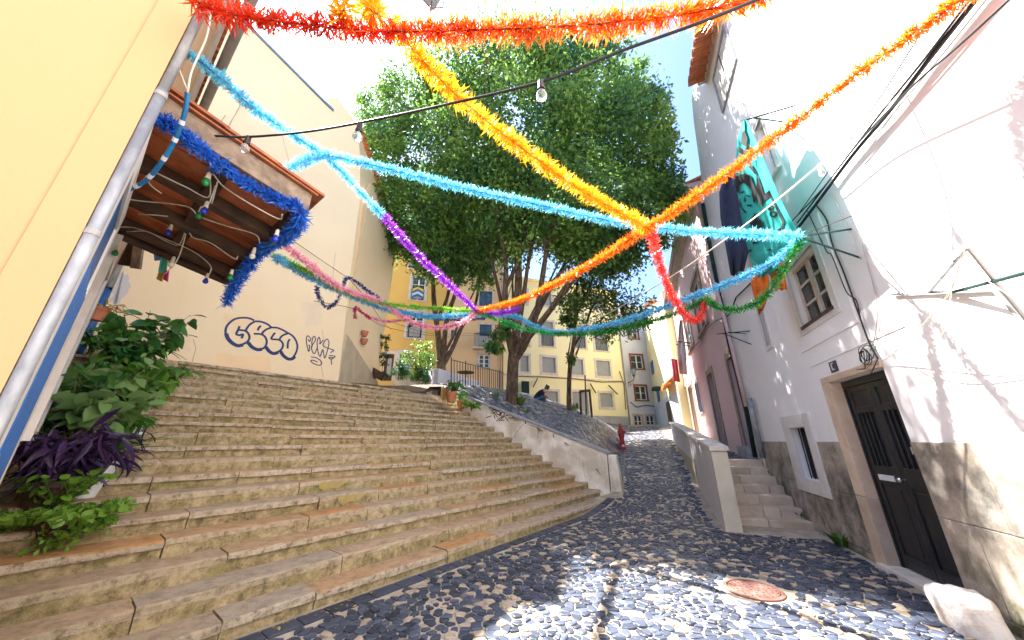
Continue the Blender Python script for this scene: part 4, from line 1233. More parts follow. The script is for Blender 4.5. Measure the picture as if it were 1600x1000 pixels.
for a_, b_ in zip(cuts, cuts[1:]):
    g = .006; k = random.uniform(-.004, .004)
    mb = MB(); mb.hexa([AB(a_ + g, 1.31 + k, fz(a_) - .3), AB(b_ - g, 1.31 + k, fz(b_) - .3), AB(b_ - g, 1.58, fz(b_) - .3), AB(a_ + g, 1.58, fz(a_) - .3), AB(a_ + g, 1.31 + k, ptop(a_) - .09), AB(b_ - g, 1.31 + k, ptop(b_) - .09), AB(b_ - g, 1.58, ptop(b_) - .09), AB(a_ + g, 1.58, ptop(a_) - .09)])
    mb.build('wall_panel', M_BANKW2 if 'M_BANKW2' in globals() else plaster('parapet_grey_white_render', (.56, .54, .54), (.45, .42, .40), (.2, .17, .13), .7, .5) if 'parapet_grey_white_render' not in MATS else MATS['parapet_grey_white_render'], pr)
mb = MB(); mb.abbox(PT0, PT0 + .157, 1.29, 1.58, -.2, ptop(PT0) - .095); mb.build('end_pier', plaster('grimy_pier_render', (.60, .55, .45), (.36, .31, .22), (.12, .10, .06), 1.0, .75), pr, bev=.012)
cuts = [PT0 - .03]
while cuts[-1] < PT1: cuts.append(min(PT1, cuts[-1] + random.uniform(1.2, 1.9)))
for a_, b_ in zip(cuts, cuts[1:]):
    g = .004
    mb = MB(); mb.hexa([AB(a_ + g, 1.265, ptop(a_) - .088), AB(b_ - g, 1.265, ptop(b_) - .088), AB(b_ - g, 1.615, ptop(b_) - .088), AB(a_ + g, 1.615, ptop(a_) - .088), AB(a_ + g, 1.265, ptop(a_)), AB(b_ - g, 1.265, ptop(b_)), AB(b_ - g, 1.615, ptop(b_)), AB(a_ + g, 1.615, ptop(a_))])
    mb.build('capping_stone', M_LIMEW, pr, bev=.01)
# ================================================================== HOUSES AT THE BACK
yb = thing('yellow_block', 'pale yellow four storey block with grey blocked windows', 'apartment block', (5, 27.5, 3))
YW = {'a1': [(846, 457), (861, 457), (861, 477), (846, 477)], 'a0': [(812, 452), (823, 452), (823, 474), (812, 474)],
      'b1': [(845, 502), (864.5, 503), (864.5, 541), (845, 541)], 'b2': [(895, 507), (914, 508), (914, 544), (895, 544)], 'b3': [(929, 509), (948, 511), (948, 548), (929, 548)], 'b0': [(813, 500), (826, 501), (826, 540), (813, 540)],
      'c0': [(813, 555), (826, 556), (826, 581), (813, 580)], 'c1': [(847, 558), (868, 559), (868, 583), (847, 582)], 'c2': [(893, 561), (911, 562), (911, 586), (893, 585)], 'c3': [(932, 563), (953, 565), (953, 588), (932, 587)],
      'd1': [(851, 611), (872, 612), (872, 648), (851, 648)], 'd2': [(895, 612), (919, 613), (919, 652), (895, 652)], 'd3': [(938, 614), (957, 615), (957, 636), (938, 636)], 'a2': [(893, 460), (909, 461), (909, 481), (893, 481)], 'a3': [(927, 463), (945, 464), (945, 484), (927, 484)]}
yo = {k: FY.rect(v) for k, v in YW.items()}
yu = FY.hit(978, 600)[0]
YZ = FY.hit(830, 440)[1]
mb = MB(); facade(mb, FY, yu, 11.0, 2.0, YZ, list(yo.values()), .2, back=8); mb.build('wall', M_YEL, yb)
for k, o in yo.items():
    if k[0] in 'acd': w = window(yb, FY, o, M_FILL, M_FILL, inset=.1, fill=True, surround=.19, msur=M_LIMEW, sill=0)
    else:
        w = window(yb, FY, o, M_FILL, M_FILL, inset=.1, fill=True, surround=.17, msur=M_LIMEW, sill=.1)
        mb = MB(); zt = o[2] + (o[3] - o[2]) * .46
        n = 9
        for i in range(n + 1):
            u = o[0] + (o[1] - o[0]) * i / n; mb.fbox(FY, u - .012, u + .012, o[2], zt, -.04, -.015)
        mb.fbox(FY, o[0], o[1], zt, zt + .05, -.05, -.005); mb.build('railing', M_IRON, w)
    if k in ('d1',):
        MB().fbox(FY, o[0] + .45, o[1] - .12, o[2], o[3] - 1.0, -.099, -.07).build('boarded_door', mat('cream_board', (.5, .46, .36), (.42, .38, .3), .8, 3), w)
mb = MB(); mb.fbox(FY, yu - .03, 11.0, 2.0, FY.hit(950, 650)[1], 0, .03); mb.build('plinth', M_GREYBASE, yb)
zc = FY.hit(940, 594)[1]
mb = MB(); mb.fbox(FY, yu - .02, 11.0, zc - .06, zc + .06, 0, .05); mb.build('string_course', M_LIMEW, yb)
mb = MB(); mb.fbox(FY, yu - .1, 11.0, YZ, YZ + .2, -.4, .25); mb.build('cornice', M_YEL, yb)
mb = MB(); mb.tube([FY.P(yu + .1, 2.6, .1), FY.P(yu + .1, YZ, .1)], .06, 8); mb.build('drainpipe', M_GUTTER, yb)
for (x0, y0, x1, y1) in ((833, 605, 840, 591), (922, 599, 931, 614), (951, 602, 965, 616)):
    mb = MB(); mb.bar(FY.hp(x0, y0, .25), FY.hp(x1, y1, .25), .07); mb.bar(FY.hp((x0 + x1) / 2, (y0 + y1) / 2, .0), FY.hp((x0 + x1) / 2, (y0 + y1) / 2, .27), .05); mb.build('flag_bracket', M_DGREEN, yb)
q = FY.rect([(815, 591), (827, 600), (827, 622), (815, 622)], .35)
mb = MB(); mb.fbox(FY, q[0], q[1], q[2], q[3], .3, .36); mb.build('green_shutter', M_DGREEN, yb)
mb = MB()
for x in (832, 855, 880, 905, 930, 955, 976):
    pass
mb.tube([FY.hp(810, 588, .08), FY.hp(850, 589, .08), FY.hp(900, 592, .08), FY.hp(940, 597, .08), FY.hp(974, 596, .08)], .03, 5); mb.tube([FY.hp(968, 580, .08), FY.hp(975, 600, .08), FY.hp(978, 640, .08)], .03, 5); mb.build('cable', M_BLACK, yb)

uPO = FO.hit(697, 520)[0]
ph = thing('peach_house', 'peach coloured house with white windows and a small balcony', 'house', (-2, 24.8, 4))
PW = {'w0': [(756, 411), (772, 411), (772, 427), (756, 427)], 'w1': [(749, 455), (769, 455), (769, 479), (749, 479)], 'w2': [(749, 507), (768, 507), (768, 546), (749, 546)], 'w3': [(748, 554), (765, 554), (765, 575), (748, 575)], 'w4': [(705, 516), (713, 516), (713, 526), (705, 526)]}
po = {k: FO.rect(v) for k, v in PW.items()}
PZT = FO.hit(770, 385)[1]
mb = MB(); facade(mb, FO, 0.0, uPO - .01, 2.2, PZT, list(po.values()), .2, back=7); mb.build('wall', M_PEACH, ph)
for k, o in po.items(): window(ph, FO, o, M_SASH if k == 'w3' else M_BLUEP, M_GLASSB, 2, 3, .09, .07, .16 if k != 'w4' else .08, M_LIMEW, .1 if k != 'w2' else 0)
bo = po['w2']
mb = MB(); mb.fbox(FO, bo[0] - .35, bo[1] + .5, bo[2] - .12, bo[2] + .02, 0, .75); bal = mb.build('balcony', M_LIMEW, ph)
mb = MB(); n = 16
ua, ub, zb = bo[0] - .3, bo[1] + .45, bo[2] + .02
for i in range(n + 1):
    u = ua + (ub - ua) * i / n; mb.fbox(FO, u - .012, u + .012, zb, zb + .95, .68, .70)
mb.fbox(FO, ua, ub, zb + .95, zb + 1.0, .66, .72); mb.build('railing', M_IRON, bal)
MB().fbox(FO, ua + .1, ub - .1, zb + .1, zb + .85, .62, .64).build('screen', M_SASH, bal)
mb = MB(); mb.tube([FO.P(.12, 3.0, .1), FO.P(.12, PZT, .1)], .05, 8); mb.build('drainpipe', M_GUTTER, ph)
mb = MB(); mb.fbox(FO, -.05, uPO, PZT, PZT + .2, -.3, .3); mb.build('cornice', M_LIMEW, ph)

oh = thing('ochre_house', 'deep ochre house with dark door and tall framed windows', 'house', (-7, 24, 4))
OW = {'wt': [(642, 402), (667, 402), (667, 421), (642, 421)], 'wa': [(643, 432), (664, 432), (664, 469), (643, 469)], 'wb': [(637, 487), (661, 487), (661, 528), (637, 528)], 'dr': [(601, 553), (614, 553), (614, 595), (601, 595)], 'db': [(623, 552), (640, 552), (640, 595), (623, 595)]}
ow = {k: FO.rect(v) for k, v in OW.items()}
OZT = FO.hit(650, 385)[1]
mb = MB(); facade(mb, FO, uPO, 12.0, 2.2, OZT, list(ow.values()), .2, back=7); mb.build('wall', M_ORANGE, oh)
for k in ('wt', 'wa', 'wb'):
    w = window(oh, FO, ow[k], M_SASH, M_GLASS, 2, 3, .09, .06, .2, M_LIMEW, .1)
    o = ow[k]
    if k != 'wt':
        mb = MB(); zt = o[2] + (o[3] - o[2]) * .42
        for i in range(11):
            u = o[0] + (o[1] - o[0]) * i / 10; mb.fbox(FO, u - .011, u + .011, o[2], zt, -.03, -.01)
        mb.fbox(FO, o[0], o[1], zt, zt + .05, -.04, 0); mb.build('railing', M_IRON, w)
        mb = MB(); um_ = (o[0] + o[1]) / 2; hw = (o[1] - o[0]) * .36
        mb.poly([FO.P(um_ - hw, o[2] + .1, .01), FO.P(um_ + hw, o[2] + .1, .01), FO.P(um_ + hw, zt - .1, .01), FO.P(um_, zt + .12, .01), FO.P(um_ - hw, zt - .1, .01)])
        mb.build('lace_hanging', mat('grey_lace', (.42, .40, .38), (.20, .18, .17), .9, 30), w)
o = ow['wa']; um_ = (o[0] + o[1]) / 2; zt = o[2] + (o[3] - o[2]) * .44; hw = .42
for i, c_ in enumerate(((.62, .40, .06), (.05, .12, .28), (.45, .60, .72), (.05, .12, .28))):
    mb = MB(); zz_ = zt + .1 - i * .2
    mb.poly([FO.P(um_ - hw, zz_ - .28, .02 + i * .004), FO.P(um_, zz_ - .05, .02 + i * .004), FO.P(um_ + hw, zz_ - .28, .02 + i * .004), FO.P(um_ + hw, zz_ - .08, .02 + i * .004), FO.P(um_, zz_ + .15, .02 + i * .004), FO.P(um_ - hw, zz_ - .08, .02 + i * .004)])
    mb.build('chevron_banner', mat('banner_tint_%d' % i, c_, c_, .8), oh)
o = ow['dr']; mb = MB(); mb.fbox(FO, o[0], o[1], o[2], o[3], -.18, -.12); d_ = mb.build('door', M_DARKW, oh)
MB().fbox(FO, o[0] + .14, o[1] - .14, o[2] + .5, o[3] - .3, -.119, -.10).build('lattice', mat('pale_lattice', (.5, .48, .46), (.2, .19, .18), .8, 25), d_)
mb = MB(); mb.fbox(FO, o[0] - .2, o[0], o[2], o[3] + .25, -.02, .05); mb.fbox(FO, o[1], o[1] + .2, o[2], o[3] + .25, -.02, .05); mb.fbox(FO, o[0], o[1], o[3], o[3] + .25, -.02, .05); mb.build('surround', M_LIME, d_)
o = ow['db']; mb = MB(); mb.fbox(FO, o[0], o[1], o[2], o[3], -.18, -.12); d_ = mb.build('door', mat('teal_door_paint', (.05, .22, .30), (.04, .16, .22), .5), oh)
mb = MB(); mb.fbox(FO, o[0] - .2, o[0], o[2], o[3] + .25, -.02, .05); mb.fbox(FO, o[1], o[1] + .2, o[2], o[3] + .25, -.02, .05); mb.fbox(FO, o[0], o[1], o[3], o[3] + .25, -.02, .05); mb.build('surround', M_LIMEW, d_)
mb = MB(); mb.fbox(FO, uPO, 12, OZT, OZT + .2, -.3, .35); mb.build('cornice', M_LIMEW, oh)

gt = thing('grey_white_house', 'narrow grey white house with red framed windows closing the street', 'house', (11, 30, 2.6))
TW = {'t0': [(982, 511), (996, 511), (996, 529), (982, 529)], 't1': [(986, 555), (1004, 555), (1004, 576), (986, 576)], 't2': [(993, 603), (1010, 603), (1010, 625), (993, 625)], 't3': [(991, 649), (1003, 649), (1004, 668), (992, 668)], 't4': [(1010, 649), (1022, 649), (1023, 668), (1011, 668)]}
to = {k: FT.rect(v) for k, v in TW.items()}
TU0, TU1 = FT.hit(1027, 640)[0], FT.hit(968, 600)[0]
TZ = FT.hit(1000, 478)[1]
mb = MB(); facade(mb, FT, TU0, TU1 + 2, 1.5, TZ, list(to.values()), .18, back=6); mb.build('wall', M_GREYW, gt)
mat('red_brown_frame', (.24, .06, .045), (.18, .05, .04), .7, 5)
for k, o in to.items():
    w = window(gt, FT, o, M_SASH, M_GLASS, 2, 2, .08, .06, .14, MATS['red_brown_frame'] if k < 't3' else M_LIME, .1 if k < 't3' else 0)
mb = MB(); mb.tube([FT.hp(974, 600, .1), FT.hp(984, 668, .1)], .06, 8); mb.build('drainpipe', M_GUTTER, gt)
mb = MB(); mb.tube([FT.hp(985, 628, .06), FT.hp(995, 636, .06), FT.hp(1010, 633, .06), FT.hp(1026, 636, .06)], .03, 5); mb.build('cable', M_BLACK, gt)

vs_ = thing('yellow_side_house', 'pale yellow and blue side wall with small green hood', 'house', (11.6, 26.7, 2.5))
VZ = FV.hit(1014, 500)[1]
L_ = FV.hit(1026, 600)[0]
mb = MB(); facade(mb, FV, -2.5, 7.2, 1.5, VZ, [], .1, back=4); mb.build('wall', M_YEL, vs_)
mb = MB(); mb.fbox(FV, -2.4, 7.1, 1.5, FV.hit(1035, 625)[1], 0, .03); mb.build('plinth', mat('pale_blue_base_paint', (.50, .55, .62), (.42, .46, .52), .9, 1.5), vs_)
for q in ([(1018, 563), (1021, 563), (1022, 585), (1019, 585)], [(1027, 608), (1030, 608), (1032, 628), (1029, 628)], [(1042, 627), (1048, 627), (1052, 664), (1047, 664)]):
    o = FV.rect(q); mb = MB(); mb.fbox(FV, min(o[0], o[1]), max(o[0], o[1]) + .2, o[2], o[3], 0, .05); mb.build('shutter', M_DARKW if q[0][0] > 1040 else M_BLUEP, vs_)
c = FV.hp(1026, 608, .3); mb = MB(); mb.lathe(c, [(.4, -.1), (.36, .1), (.2, .2), (.05, .22)], 10); mb.build('hood', M_DGREEN, vs_)
# sunny pink-white house with a tiled dormer above
sh = thing('gabled_house', 'pinkish white house with red tiled dormer above the street end', 'house', (14, 36, 3))
c0 = EYEV + ray(1005, 640) * 36; c1 = EYEV + ray(1048, 640) * 34
FS = Frame((c1.x, c1.y), (c0.x - c1.x, c0.y - c1.y), (-(c1.y - c0.y) * -1, -(c1.x - c0.x)))
if FS.N.y > 0: FS.N = -FS.N
mb = MB(); facade(mb, FS, -3, (c0 - c1).length + 2, 1.5, FS.hit(1015, 487)[1], [], .1, back=6); mb.build('wall', plaster('pinkish_white_render', (.74, .66, .64), (.66, .56, .54), (.4, .34, .3), .5, .1), sh)
h0 = FS.hit(1010, 487); h1 = FS.hit(1031, 487); ht = FS.hit(1020, 466)[1]; hm = (h0[0] + h1[0]) / 2
mb = MB(); mb.prism([FS.P(h0[0], h0[1], 0), FS.P(h1[0], h1[1], 0), FS.P(h1[0], (h0[1] + ht) / 2, 0), FS.P(h0[0], (h0[1] + ht) / 2, 0)], -FS.N * 3); mb.build('dormer', MATS['pinkish_white_render'], sh)
zb_ = (h0[1] + ht) / 2
mb = MB(); mb.prism([FS.P(h0[0] + .3, zb_, .2), FS.P(hm, ht, .2), FS.P(h1[0] - .3, zb_, .2)], -FS.N * 3.4); mb.build('roof', M_TILE, sh)
mb = MB(); mb.fbox(FS, h1[0] + .5, h0[0] - .5, h0[1] + .4, zb_ - .3, 0, .03); mb.build('window', M_GLASS, sh)
# low sunny house past the pink one, with its tiled hood
lo = thing('low_white_house', 'sunlit low white house with orange tiled canopy beyond pink house', 'house', tuple(AB(24.8, 2.6, 2.2)))
FQ = Frame(AB(23.7, 2.45), (S20, C20), (-C20, S20))
mb = MB(); facade(mb, FQ, 0, 2.4, 1.4, 5.6, [(.4, 1.0, 1.4, 4.2), (1.4, 1.9, 1.4, 4.2)], .15, back=3); mb.build('wall', M_WHITE, lo)
mb = MB(); mb.fbox(FQ, .41, .99, 1.4, 4.19, -.14, -.08); mb.fbox(FQ, 1.41, 1.89, 1.4, 4.19, -.14, -.08); mb.build('door', M_LIME, lo)
mat('orange_canopy', (.70, .26, .05), (.58, .2, .04), .7, 8)
mb = MB(); mb.hexa([FQ.P(-.1, 4.9, .75), FQ.P(2.5, 4.9, .75), FQ.P(2.5, 5.55, 0), FQ.P(-.1, 5.55, 0), FQ.P(-.1, 4.97, .75), FQ.P(2.5, 4.97, .75), FQ.P(2.5, 5.65, 0), FQ.P(-.1, 5.65, 0)]); mb.build('canopy', MATS['orange_canopy'], lo)
tile_row(lo, FQ.P(-.1, 4.95, .78), FQ.P(2.5, 4.95, .78), FQ.N, 12, rad=.1, length=.5, m=MATS['orange_canopy'])
# ================================================================== TREES
thin('tree_leaf', (0.009, 0.090, 0.062), (0.225, 0.375, 0.055), .5, .5, .28)
thin('tree_leaf_fresh', (0.045, 0.130, 0.025), (0.190, 0.300, 0.05), .4, .5, .5)
def limb(mbt, pts, r0, r1, n=8):
    P = smooth_path(pts, 6)
    P = [p + Vector((noise.noise(p * 1.3), noise.noise(p * 1.3 + Vector((9, 0, 0))), 0)) * .05 * min(1, i / 4) for i, p in enumerate(P)]
    k = len(P) - 1
    rs = [r0 + (r1 - r0) * (i / k) ** .8 for i in range(k + 1)]
    rs = [r * (1 + .12 * noise.noise(P[i] * 2.1)) for i, r in enumerate(rs)]
    mbt.tube(P, rs, n)
    return P[-1]
def leaf_cloud(blobs, per_m2, size, keep=None, droop=.35, shell=.55):
    """leaves in small sprays spread through each lobe of a crown, gaps between the sprays"""
    Vs = []; R_ = []
    for (c, r) in blobs:
        nsub = int(11.5 * r * r) + (5 if r > .6 else 5)
        for _ in range(nsub):
            d = rng.normal(size=3); d /= np.linalg.norm(d)
            rad = r * (shell + (1.06 - shell) * rng.random() ** .7)
            cc = np.array(c) + d * rad * np.array([1, 1, .92])
            ln = int(per_m2 * (0.6 + .8 * rng.random()))
            sr = r * .09 + .10 + .16 * rng.random() if r > .6 else r * .3
            tone = rng.random() * .72
            off = rng.normal(size=(ln, 3)) * sr * np.array([1, 1, .8])
            P = cc + off
            if keep is not None: P = P[keep(P)]
            n = len(P)
            if not n: continue
            u = rng.normal(size=(n, 3)); u += d * .7; u[:, 2] -= droop * 2
            u /= np.linalg.norm(u, axis=1)[:, None]
            w = np.cross(u, rng.normal(size=(n, 3)) + np.array([0, 0, 1.2])); w /= np.linalg.norm(w, axis=1)[:, None]
            l = size * (.7 + .6 * rng.random((n, 1)))
            fold = np.cross(u, w) * l * .10
            Q = np.stack([P, P + u * l * .45 + w * l * .26 + fold, P + u * l, P + u * l * .45 - w * l * .26 + fold], 1)
            Vs.append(Q.reshape(-1, 3)); R_.append(np.clip(tone + .32 * rng.random(n), 0, 1))
    V = np.concatenate(Vs); r_ = np.concatenate(R_)
    F = np.arange(len(V)).reshape(-1, 4)
    return V, F, r_
def off_wall(P):
    b = C20 * P[:, 0] - S20 * P[:, 1]
    d = -C38 * P[:, 0] + S38 * P[:, 1]; s = S38 * P[:, 0] + C38 * P[:, 1]
    return (b < 2.45) & ~((d > 10.1) & (s < 5.2) & (P[:, 2] < 12.5))
def tree(name, label, trunks, blobs, limbs, lm, leaf=.15, dens=95, group='trees growing on the cobbled bank', droop=.35):
    base = trunks[0][0][0]
    t = thing(name, label, 'tree', tuple(base), group)
    mbt = MB(); tips = []
    for tr in trunks:
        pts = [p for p, r in tr]
        r0, r1 = tr[0][1], tr[-1][1]
        P = smooth_path(pts, 6); k = len(P) - 1
        rr = []
        for i in range(k + 1):
            x = i / k * (len(tr) - 1); j = min(int(x), len(tr) - 2); rr.append(tr[j][1] + (tr[j + 1][1] - tr[j][1]) * (x - j))
        rr = [r * (1 + .10 * noise.noise(P[i] * 2.3)) for i, r in enumerate(rr)]
        mbt.tube(P, rr, 12); tips.append((P[-1], r1))
    mbt.build('trunk', M_BARK, t, smooth=True)
    bb = [(at(px, py, tt), rp / FPX * tt) for px, py, tt, rp in blobs]
    ml = MB()
    for (p, r), (c, rr) in [(random.choice(tips), b) for b in bb for _ in range(limbs)]:
        q = c + Vector((random.gauss(0, 1), random.gauss(0, 1), random.gauss(0, .6))) * rr * .45
        m1 = p.lerp(q, .45) + Vector((random.gauss(0, .25), random.gauss(0, .25), random.uniform(-.2, .5)))
        limb(ml, [p - Vector((0, 0, .15)), m1, q], r * random.uniform(.35, .6), .016, 6)
        for _ in range(2):
            e = q + Vector((random.gauss(0, 1), random.gauss(0, 1), random.gauss(0, .8))) * rr * .4
            limb(ml, [m1.lerp(q, .7), q.lerp(e, .5) + Vector((0, 0, .1)), e], .025, .008, 5)
    ml.build('limbs', M_BARK, t, smooth=True)
    V, F, r_ = leaf_cloud([(tuple(c), r) for c, r in bb], dens, leaf, off_wall, droop)
    o = np_mesh('crown', V, F, MATS[lm], t, r_, kind='stuff')
    return t
g2 = ground_hit(799, 629, 9)
TK = .8
def trunk_at(base, lst, t_end):
    """trunk nodes read in the photo between the base and a depth t_end"""
    tb = (base.y * CP + (base.z - EYE) * SP)
    o = []
    n = len(lst)
    for i, (x, y, r) in enumerate(lst):
        tt = tb + (t_end - tb) * i / (n - 1)
        o.append((at(x, y, tt) if i else base - Vector((0, 0, .25)), r * TK))
    return o
tb2 = g2.y * CP + (g2.z - EYE) * SP
T2 = [trunk_at(g2, [(799, 629, .36), (800, 612, .31), (801, 580, .28), (803, 552, .28)], tb2),
      [(at(803, 558, tb2), .22 * TK), (at(795, 525, tb2), .17 * TK), (at(789, 470, tb2), .15 * TK), (at(790, 410, tb2 - .2), .12 * TK), (at(775, 330, tb2 - .6), .08 * TK)],
      [(at(806, 560, tb2), .20 * TK), (at(822, 535, tb2), .16 * TK), (at(838, 490, tb2), .15 * TK), (at(848, 430, tb2 - .2), .13 * TK), (at(860, 350, tb2 - .5), .08 * TK)],
      [(at(790, 450, tb2), .10 * TK), (at(812, 400, tb2), .09 * TK), (at(830, 320, tb2 - .5), .06 * TK)],
      [(at(797, 500, tb2), .10 * TK), (at(808, 440, tb2), .08 * TK), (at(806, 380, tb2 - .4), .06 * TK)]]
B2 = [(745, 130, 13.6, 62), (805, 108, 13.2, 58), (872, 112, 13.0, 60), (938, 140, 13, 62), (985, 205, 12.6, 62), (1028, 262, 12.2, 50), (900, 215, 12.4, 86), (820, 215, 12.2, 80), (955, 300, 12.2, 72), (1012, 335, 12.2, 50), (870, 310, 12.2, 76), (935, 375, 12.6, 50), (785, 310, 12.6, 58), (728, 225, 12.8, 62), (1000, 375, 12.6, 40), (1010, 185, 13, 36), (720, 300, 13.2, 46), (825, 370, 13, 42), (975, 130, 13.6, 30), (840, 86, 13.6, 30), (895, 82, 13.6, 30), (700, 105, 13.6, 40), (662, 125, 14, 30), (1050, 215, 12.4, 24), (772, 532, tb2 - .3, 15), (790, 515, tb2 - .2, 10), (1048, 300, 12.2, 30), (960, 400, 12.8, 32), (895, 385, 13, 34),
      (880, 290, 21, 80), (830, 310, 22, 85), (915, 340, 20, 50), (940, 310, 20, 55), (780, 320, 21, 80), (860, 330, 19, 55)]
tree('broad_tree', 'tallest broad green tree with forked trunk above the cobbled bank', T2, B2, 1, 'tree_leaf', .165, 126)
g1 = at(690, 597, 17.2)
tb1 = g1.y * CP + (g1.z - EYE) * SP
T1 = [trunk_at(g1, [(690, 597, .36), (690, 578, .30), (688, 562, .28)], tb1),
      [(at(688, 565, tb1), .20 * TK * 1.05), (at(684, 520, tb1), .18 * TK * 1.05), (at(678, 470, tb1), .15 * TK * 1.05), (at(674, 410, tb1), .11 * TK * 1.05), (at(655, 330, tb1 - .4), .07 * TK * 1.05)],
      [(at(692, 570, tb1), .18 * TK * 1.05), (at(706, 545, tb1), .15 * TK * 1.05), (at(722, 510, tb1), .12 * TK * 1.05), (at(742, 478, tb1), .09 * TK * 1.05), (at(752, 420, tb1 - .3), .06 * TK * 1.05)],
      [(at(692, 560, tb1), .17 * TK * 1.05), (at(698, 500, tb1), .15 * TK * 1.05), (at(714, 450, tb1), .12 * TK * 1.05), (at(728, 380, tb1 - .3), .08 * TK * 1.05)],
      [(at(683, 500, tb1), .12 * TK * 1.05), (at(700, 460, tb1), .10 * TK * 1.05), (at(704, 400, tb1), .07 * TK * 1.05), (at(700, 340, tb1 - .3), .05 * TK * 1.05)],
      [(at(720, 440, tb1), .08 * TK * 1.05), (at(735, 400, tb1), .06 * TK * 1.05), (at(760, 370, tb1 - .2), .04 * TK * 1.05)]]
B1 = [(600, 195, 16.4, 44), (640, 165, 16.4, 46), (602, 262, 15.6, 46), (662, 235, 15.6, 62), (592, 318, 15, 34), (645, 325, 14.8, 54), (706, 325, 14.8, 54), (672, 398, 15, 40), (735, 398, 15, 40), (585, 170, 16.4, 22), (628, 380, 15.4, 32), (760, 365, 14.6, 44), (700, 185, 15.4, 46), (580, 225, 15.8, 24), (752, 428, 15, 20), (708, 424, 15.2, 18), (570, 285, 15.2, 18), (690, 370, 14.6, 40),
      (700, 340, 21, 75), (735, 350, 21, 58), (660, 330, 20, 60)]
tree('bushy_tree', 'many stemmed dark green tree in front of the ochre house', T1, B1, 1, 'tree_leaf', .165, 122)
g3 = ground_hit(889, 641, 10)
tb3 = g3.y * CP + (g3.z - EYE) * SP
T3 = [trunk_at(g3, [(889, 642, .15), (889, 610, .125), (891, 570, .12), (897, 530, .11), (899, 480, .09), (903, 430, .06)], tb3),
      [(at(897, 540, tb3), .08 * TK), (at(912, 515, tb3), .07 * TK), (at(930, 470, tb3), .05 * TK), (at(950, 450, tb3), .03 * TK)],
      [(at(898, 500, tb3), .06 * TK), (at(920, 450, tb3), .05 * TK), (at(930, 420, tb3), .03 * TK)]]
B3 = [(905, 430, tb3, 32), (945, 440, tb3, 36), (965, 488, tb3 - .3, 34), (925, 485, tb3 - .3, 36), (990, 478, tb3, 24), (905, 395, tb3, 30), (945, 395, tb3, 28), (885, 480, tb3, 18), (885, 505, tb3, 12), (1000, 500, tb3, 14), (960, 410, tb3, 26), (905, 455, tb3 - .4, 30), (950, 515, tb3, 18), (890, 560, tb3, 8)]
tree('young_tree', 'slender young tree with loose bright crown near yellow block', T3, B3, 2, 'tree_leaf_fresh', .15, 62)
# weeds at the trunk feet and in wall corners
def tuft(name, label, cat, p, n, h, spread, m, group=None):
    V = []; F = []; rr = []
    for i in range(n):
        a = random.uniform(0, 6.28); l = h * random.uniform(.5, 1); d = Vector((math.cos(a), math.sin(a), 0)); w = Vector((-d.y, d.x, 0)) * random.uniform(.012, .03)
        q0 = p + d * random.uniform(0, spread); o = len(V); lean = random.uniform(.2, .7)
        V += [tuple(q0), tuple(q0 + d * l * lean * .5 + Vector((0, 0, l * .6)) + w), tuple(q0 + d * l * lean + Vector((0, 0, l * .85))), tuple(q0 + d * l * lean * .5 + Vector((0, 0, l * .6)) - w)]
        F.append((o, o + 1, o + 2, o + 3)); rr.append(random.random())
    o = np_mesh(name, V, np.array(F), m, rnd=rr)
    tag(o, label, cat, group, 'thing')
MATS['weed'] = thin('weed', (.05, .14, .02), (.16, .26, .05), .5, .4)
for px, py, n, h, lab in ((813, 634, 90, .5, 'green weeds sprouting beside the forked trunk'), (898, 642, 40, .45, 'leafy weed at the foot of the slender young tree'), (822, 646, 26, .25, 'small weed growing in the bank above the wall tag'), (775, 622, 40, .3, 'weed tuft on the bank left of the forked trunk')):
    tuft('weed', lab, 'weed', ground_hit(px, py, 8), n, h, .14, MATS['weed'])
for a, k, lab in ((a0 + T7 * 1.1, 1, 'green weed in the wall corner of the lowest side step'), (a0 + T7 * 2.4, 2, 'small weed in the wall corner of the middle side steps'), (a0 + T7 * 5.2, 5, 'weed by the drainpipe at the top side step')):
    tuft('weed', lab, 'weed', AB(a, 2.83, .165 * k - .02), 30, .16, .05, MATS['weed'])
tuft('weed', 'bright weed at the wall foot before the side steps', 'weed', AB(7.7, 2.80, 0), 40, .26, .06, MATS['weed'])

# ================================================================== TERRACE: LOW WALL, RAILING, SHRUBS
tw = thing('terrace_wall', 'low white ramp wall behind the top of the stair', 'low wall', tuple(at(690, 606, 16)))
pL = at(684, 604, 15.6); pR = at(752, 612, 19.5); pB = at(662, 596, 17.5)
hL = 1.0
mb = MB(); dn = (pR - pL).normalized(); nn = Vector((dn.y, -dn.x, 0)); nn = nn if nn.y > 0 else -nn
mb.hexa([pL - Vector((0, 0, .5)), pR - Vector((0, 0, .5)), pR + nn * .3 - Vector((0, 0, .5)), pL + nn * .3 - Vector((0, 0, .5)), pL + Vector((0, 0, .85)), pR + Vector((0, 0, .55)), pR + nn * .3 + Vector((0, 0, .55)), pL + nn * .3 + Vector((0, 0, .85))])
mb.build('wall', M_GREYW, tw, bev=.02)
mb = MB(); mb.hexa([pL - Vector((0, 0, .5)), pL + nn * .3 - Vector((0, 0, .5)), pB + nn * .2 - Vector((0, 0, .3)), pB - Vector((0, 0, .3)), pL + Vector((0, 0, .848)), pL + nn * .3 + Vector((0, 0, .848)), pB + nn * .2 + Vector((0, 0, .5)), pB + Vector((0, 0, .5))]); mb.build('return_wall', M_GREYW, tw)
rl = thing('railing', 'black iron railing with thin bars along the terrace ramp', 'railing', tuple(at(705, 602, 15.5)))
r0b, r1b, r0t, r1t = at(705, 602, 15.5), at(786, 613, 20), at(705, 562, 15.5), at(786, 582, 20)
NBR = 22
mb = MB(); mb.bar(r0t, r1t, .05, .03); rl_top = mb.build('top_rail', M_IRON, rl)
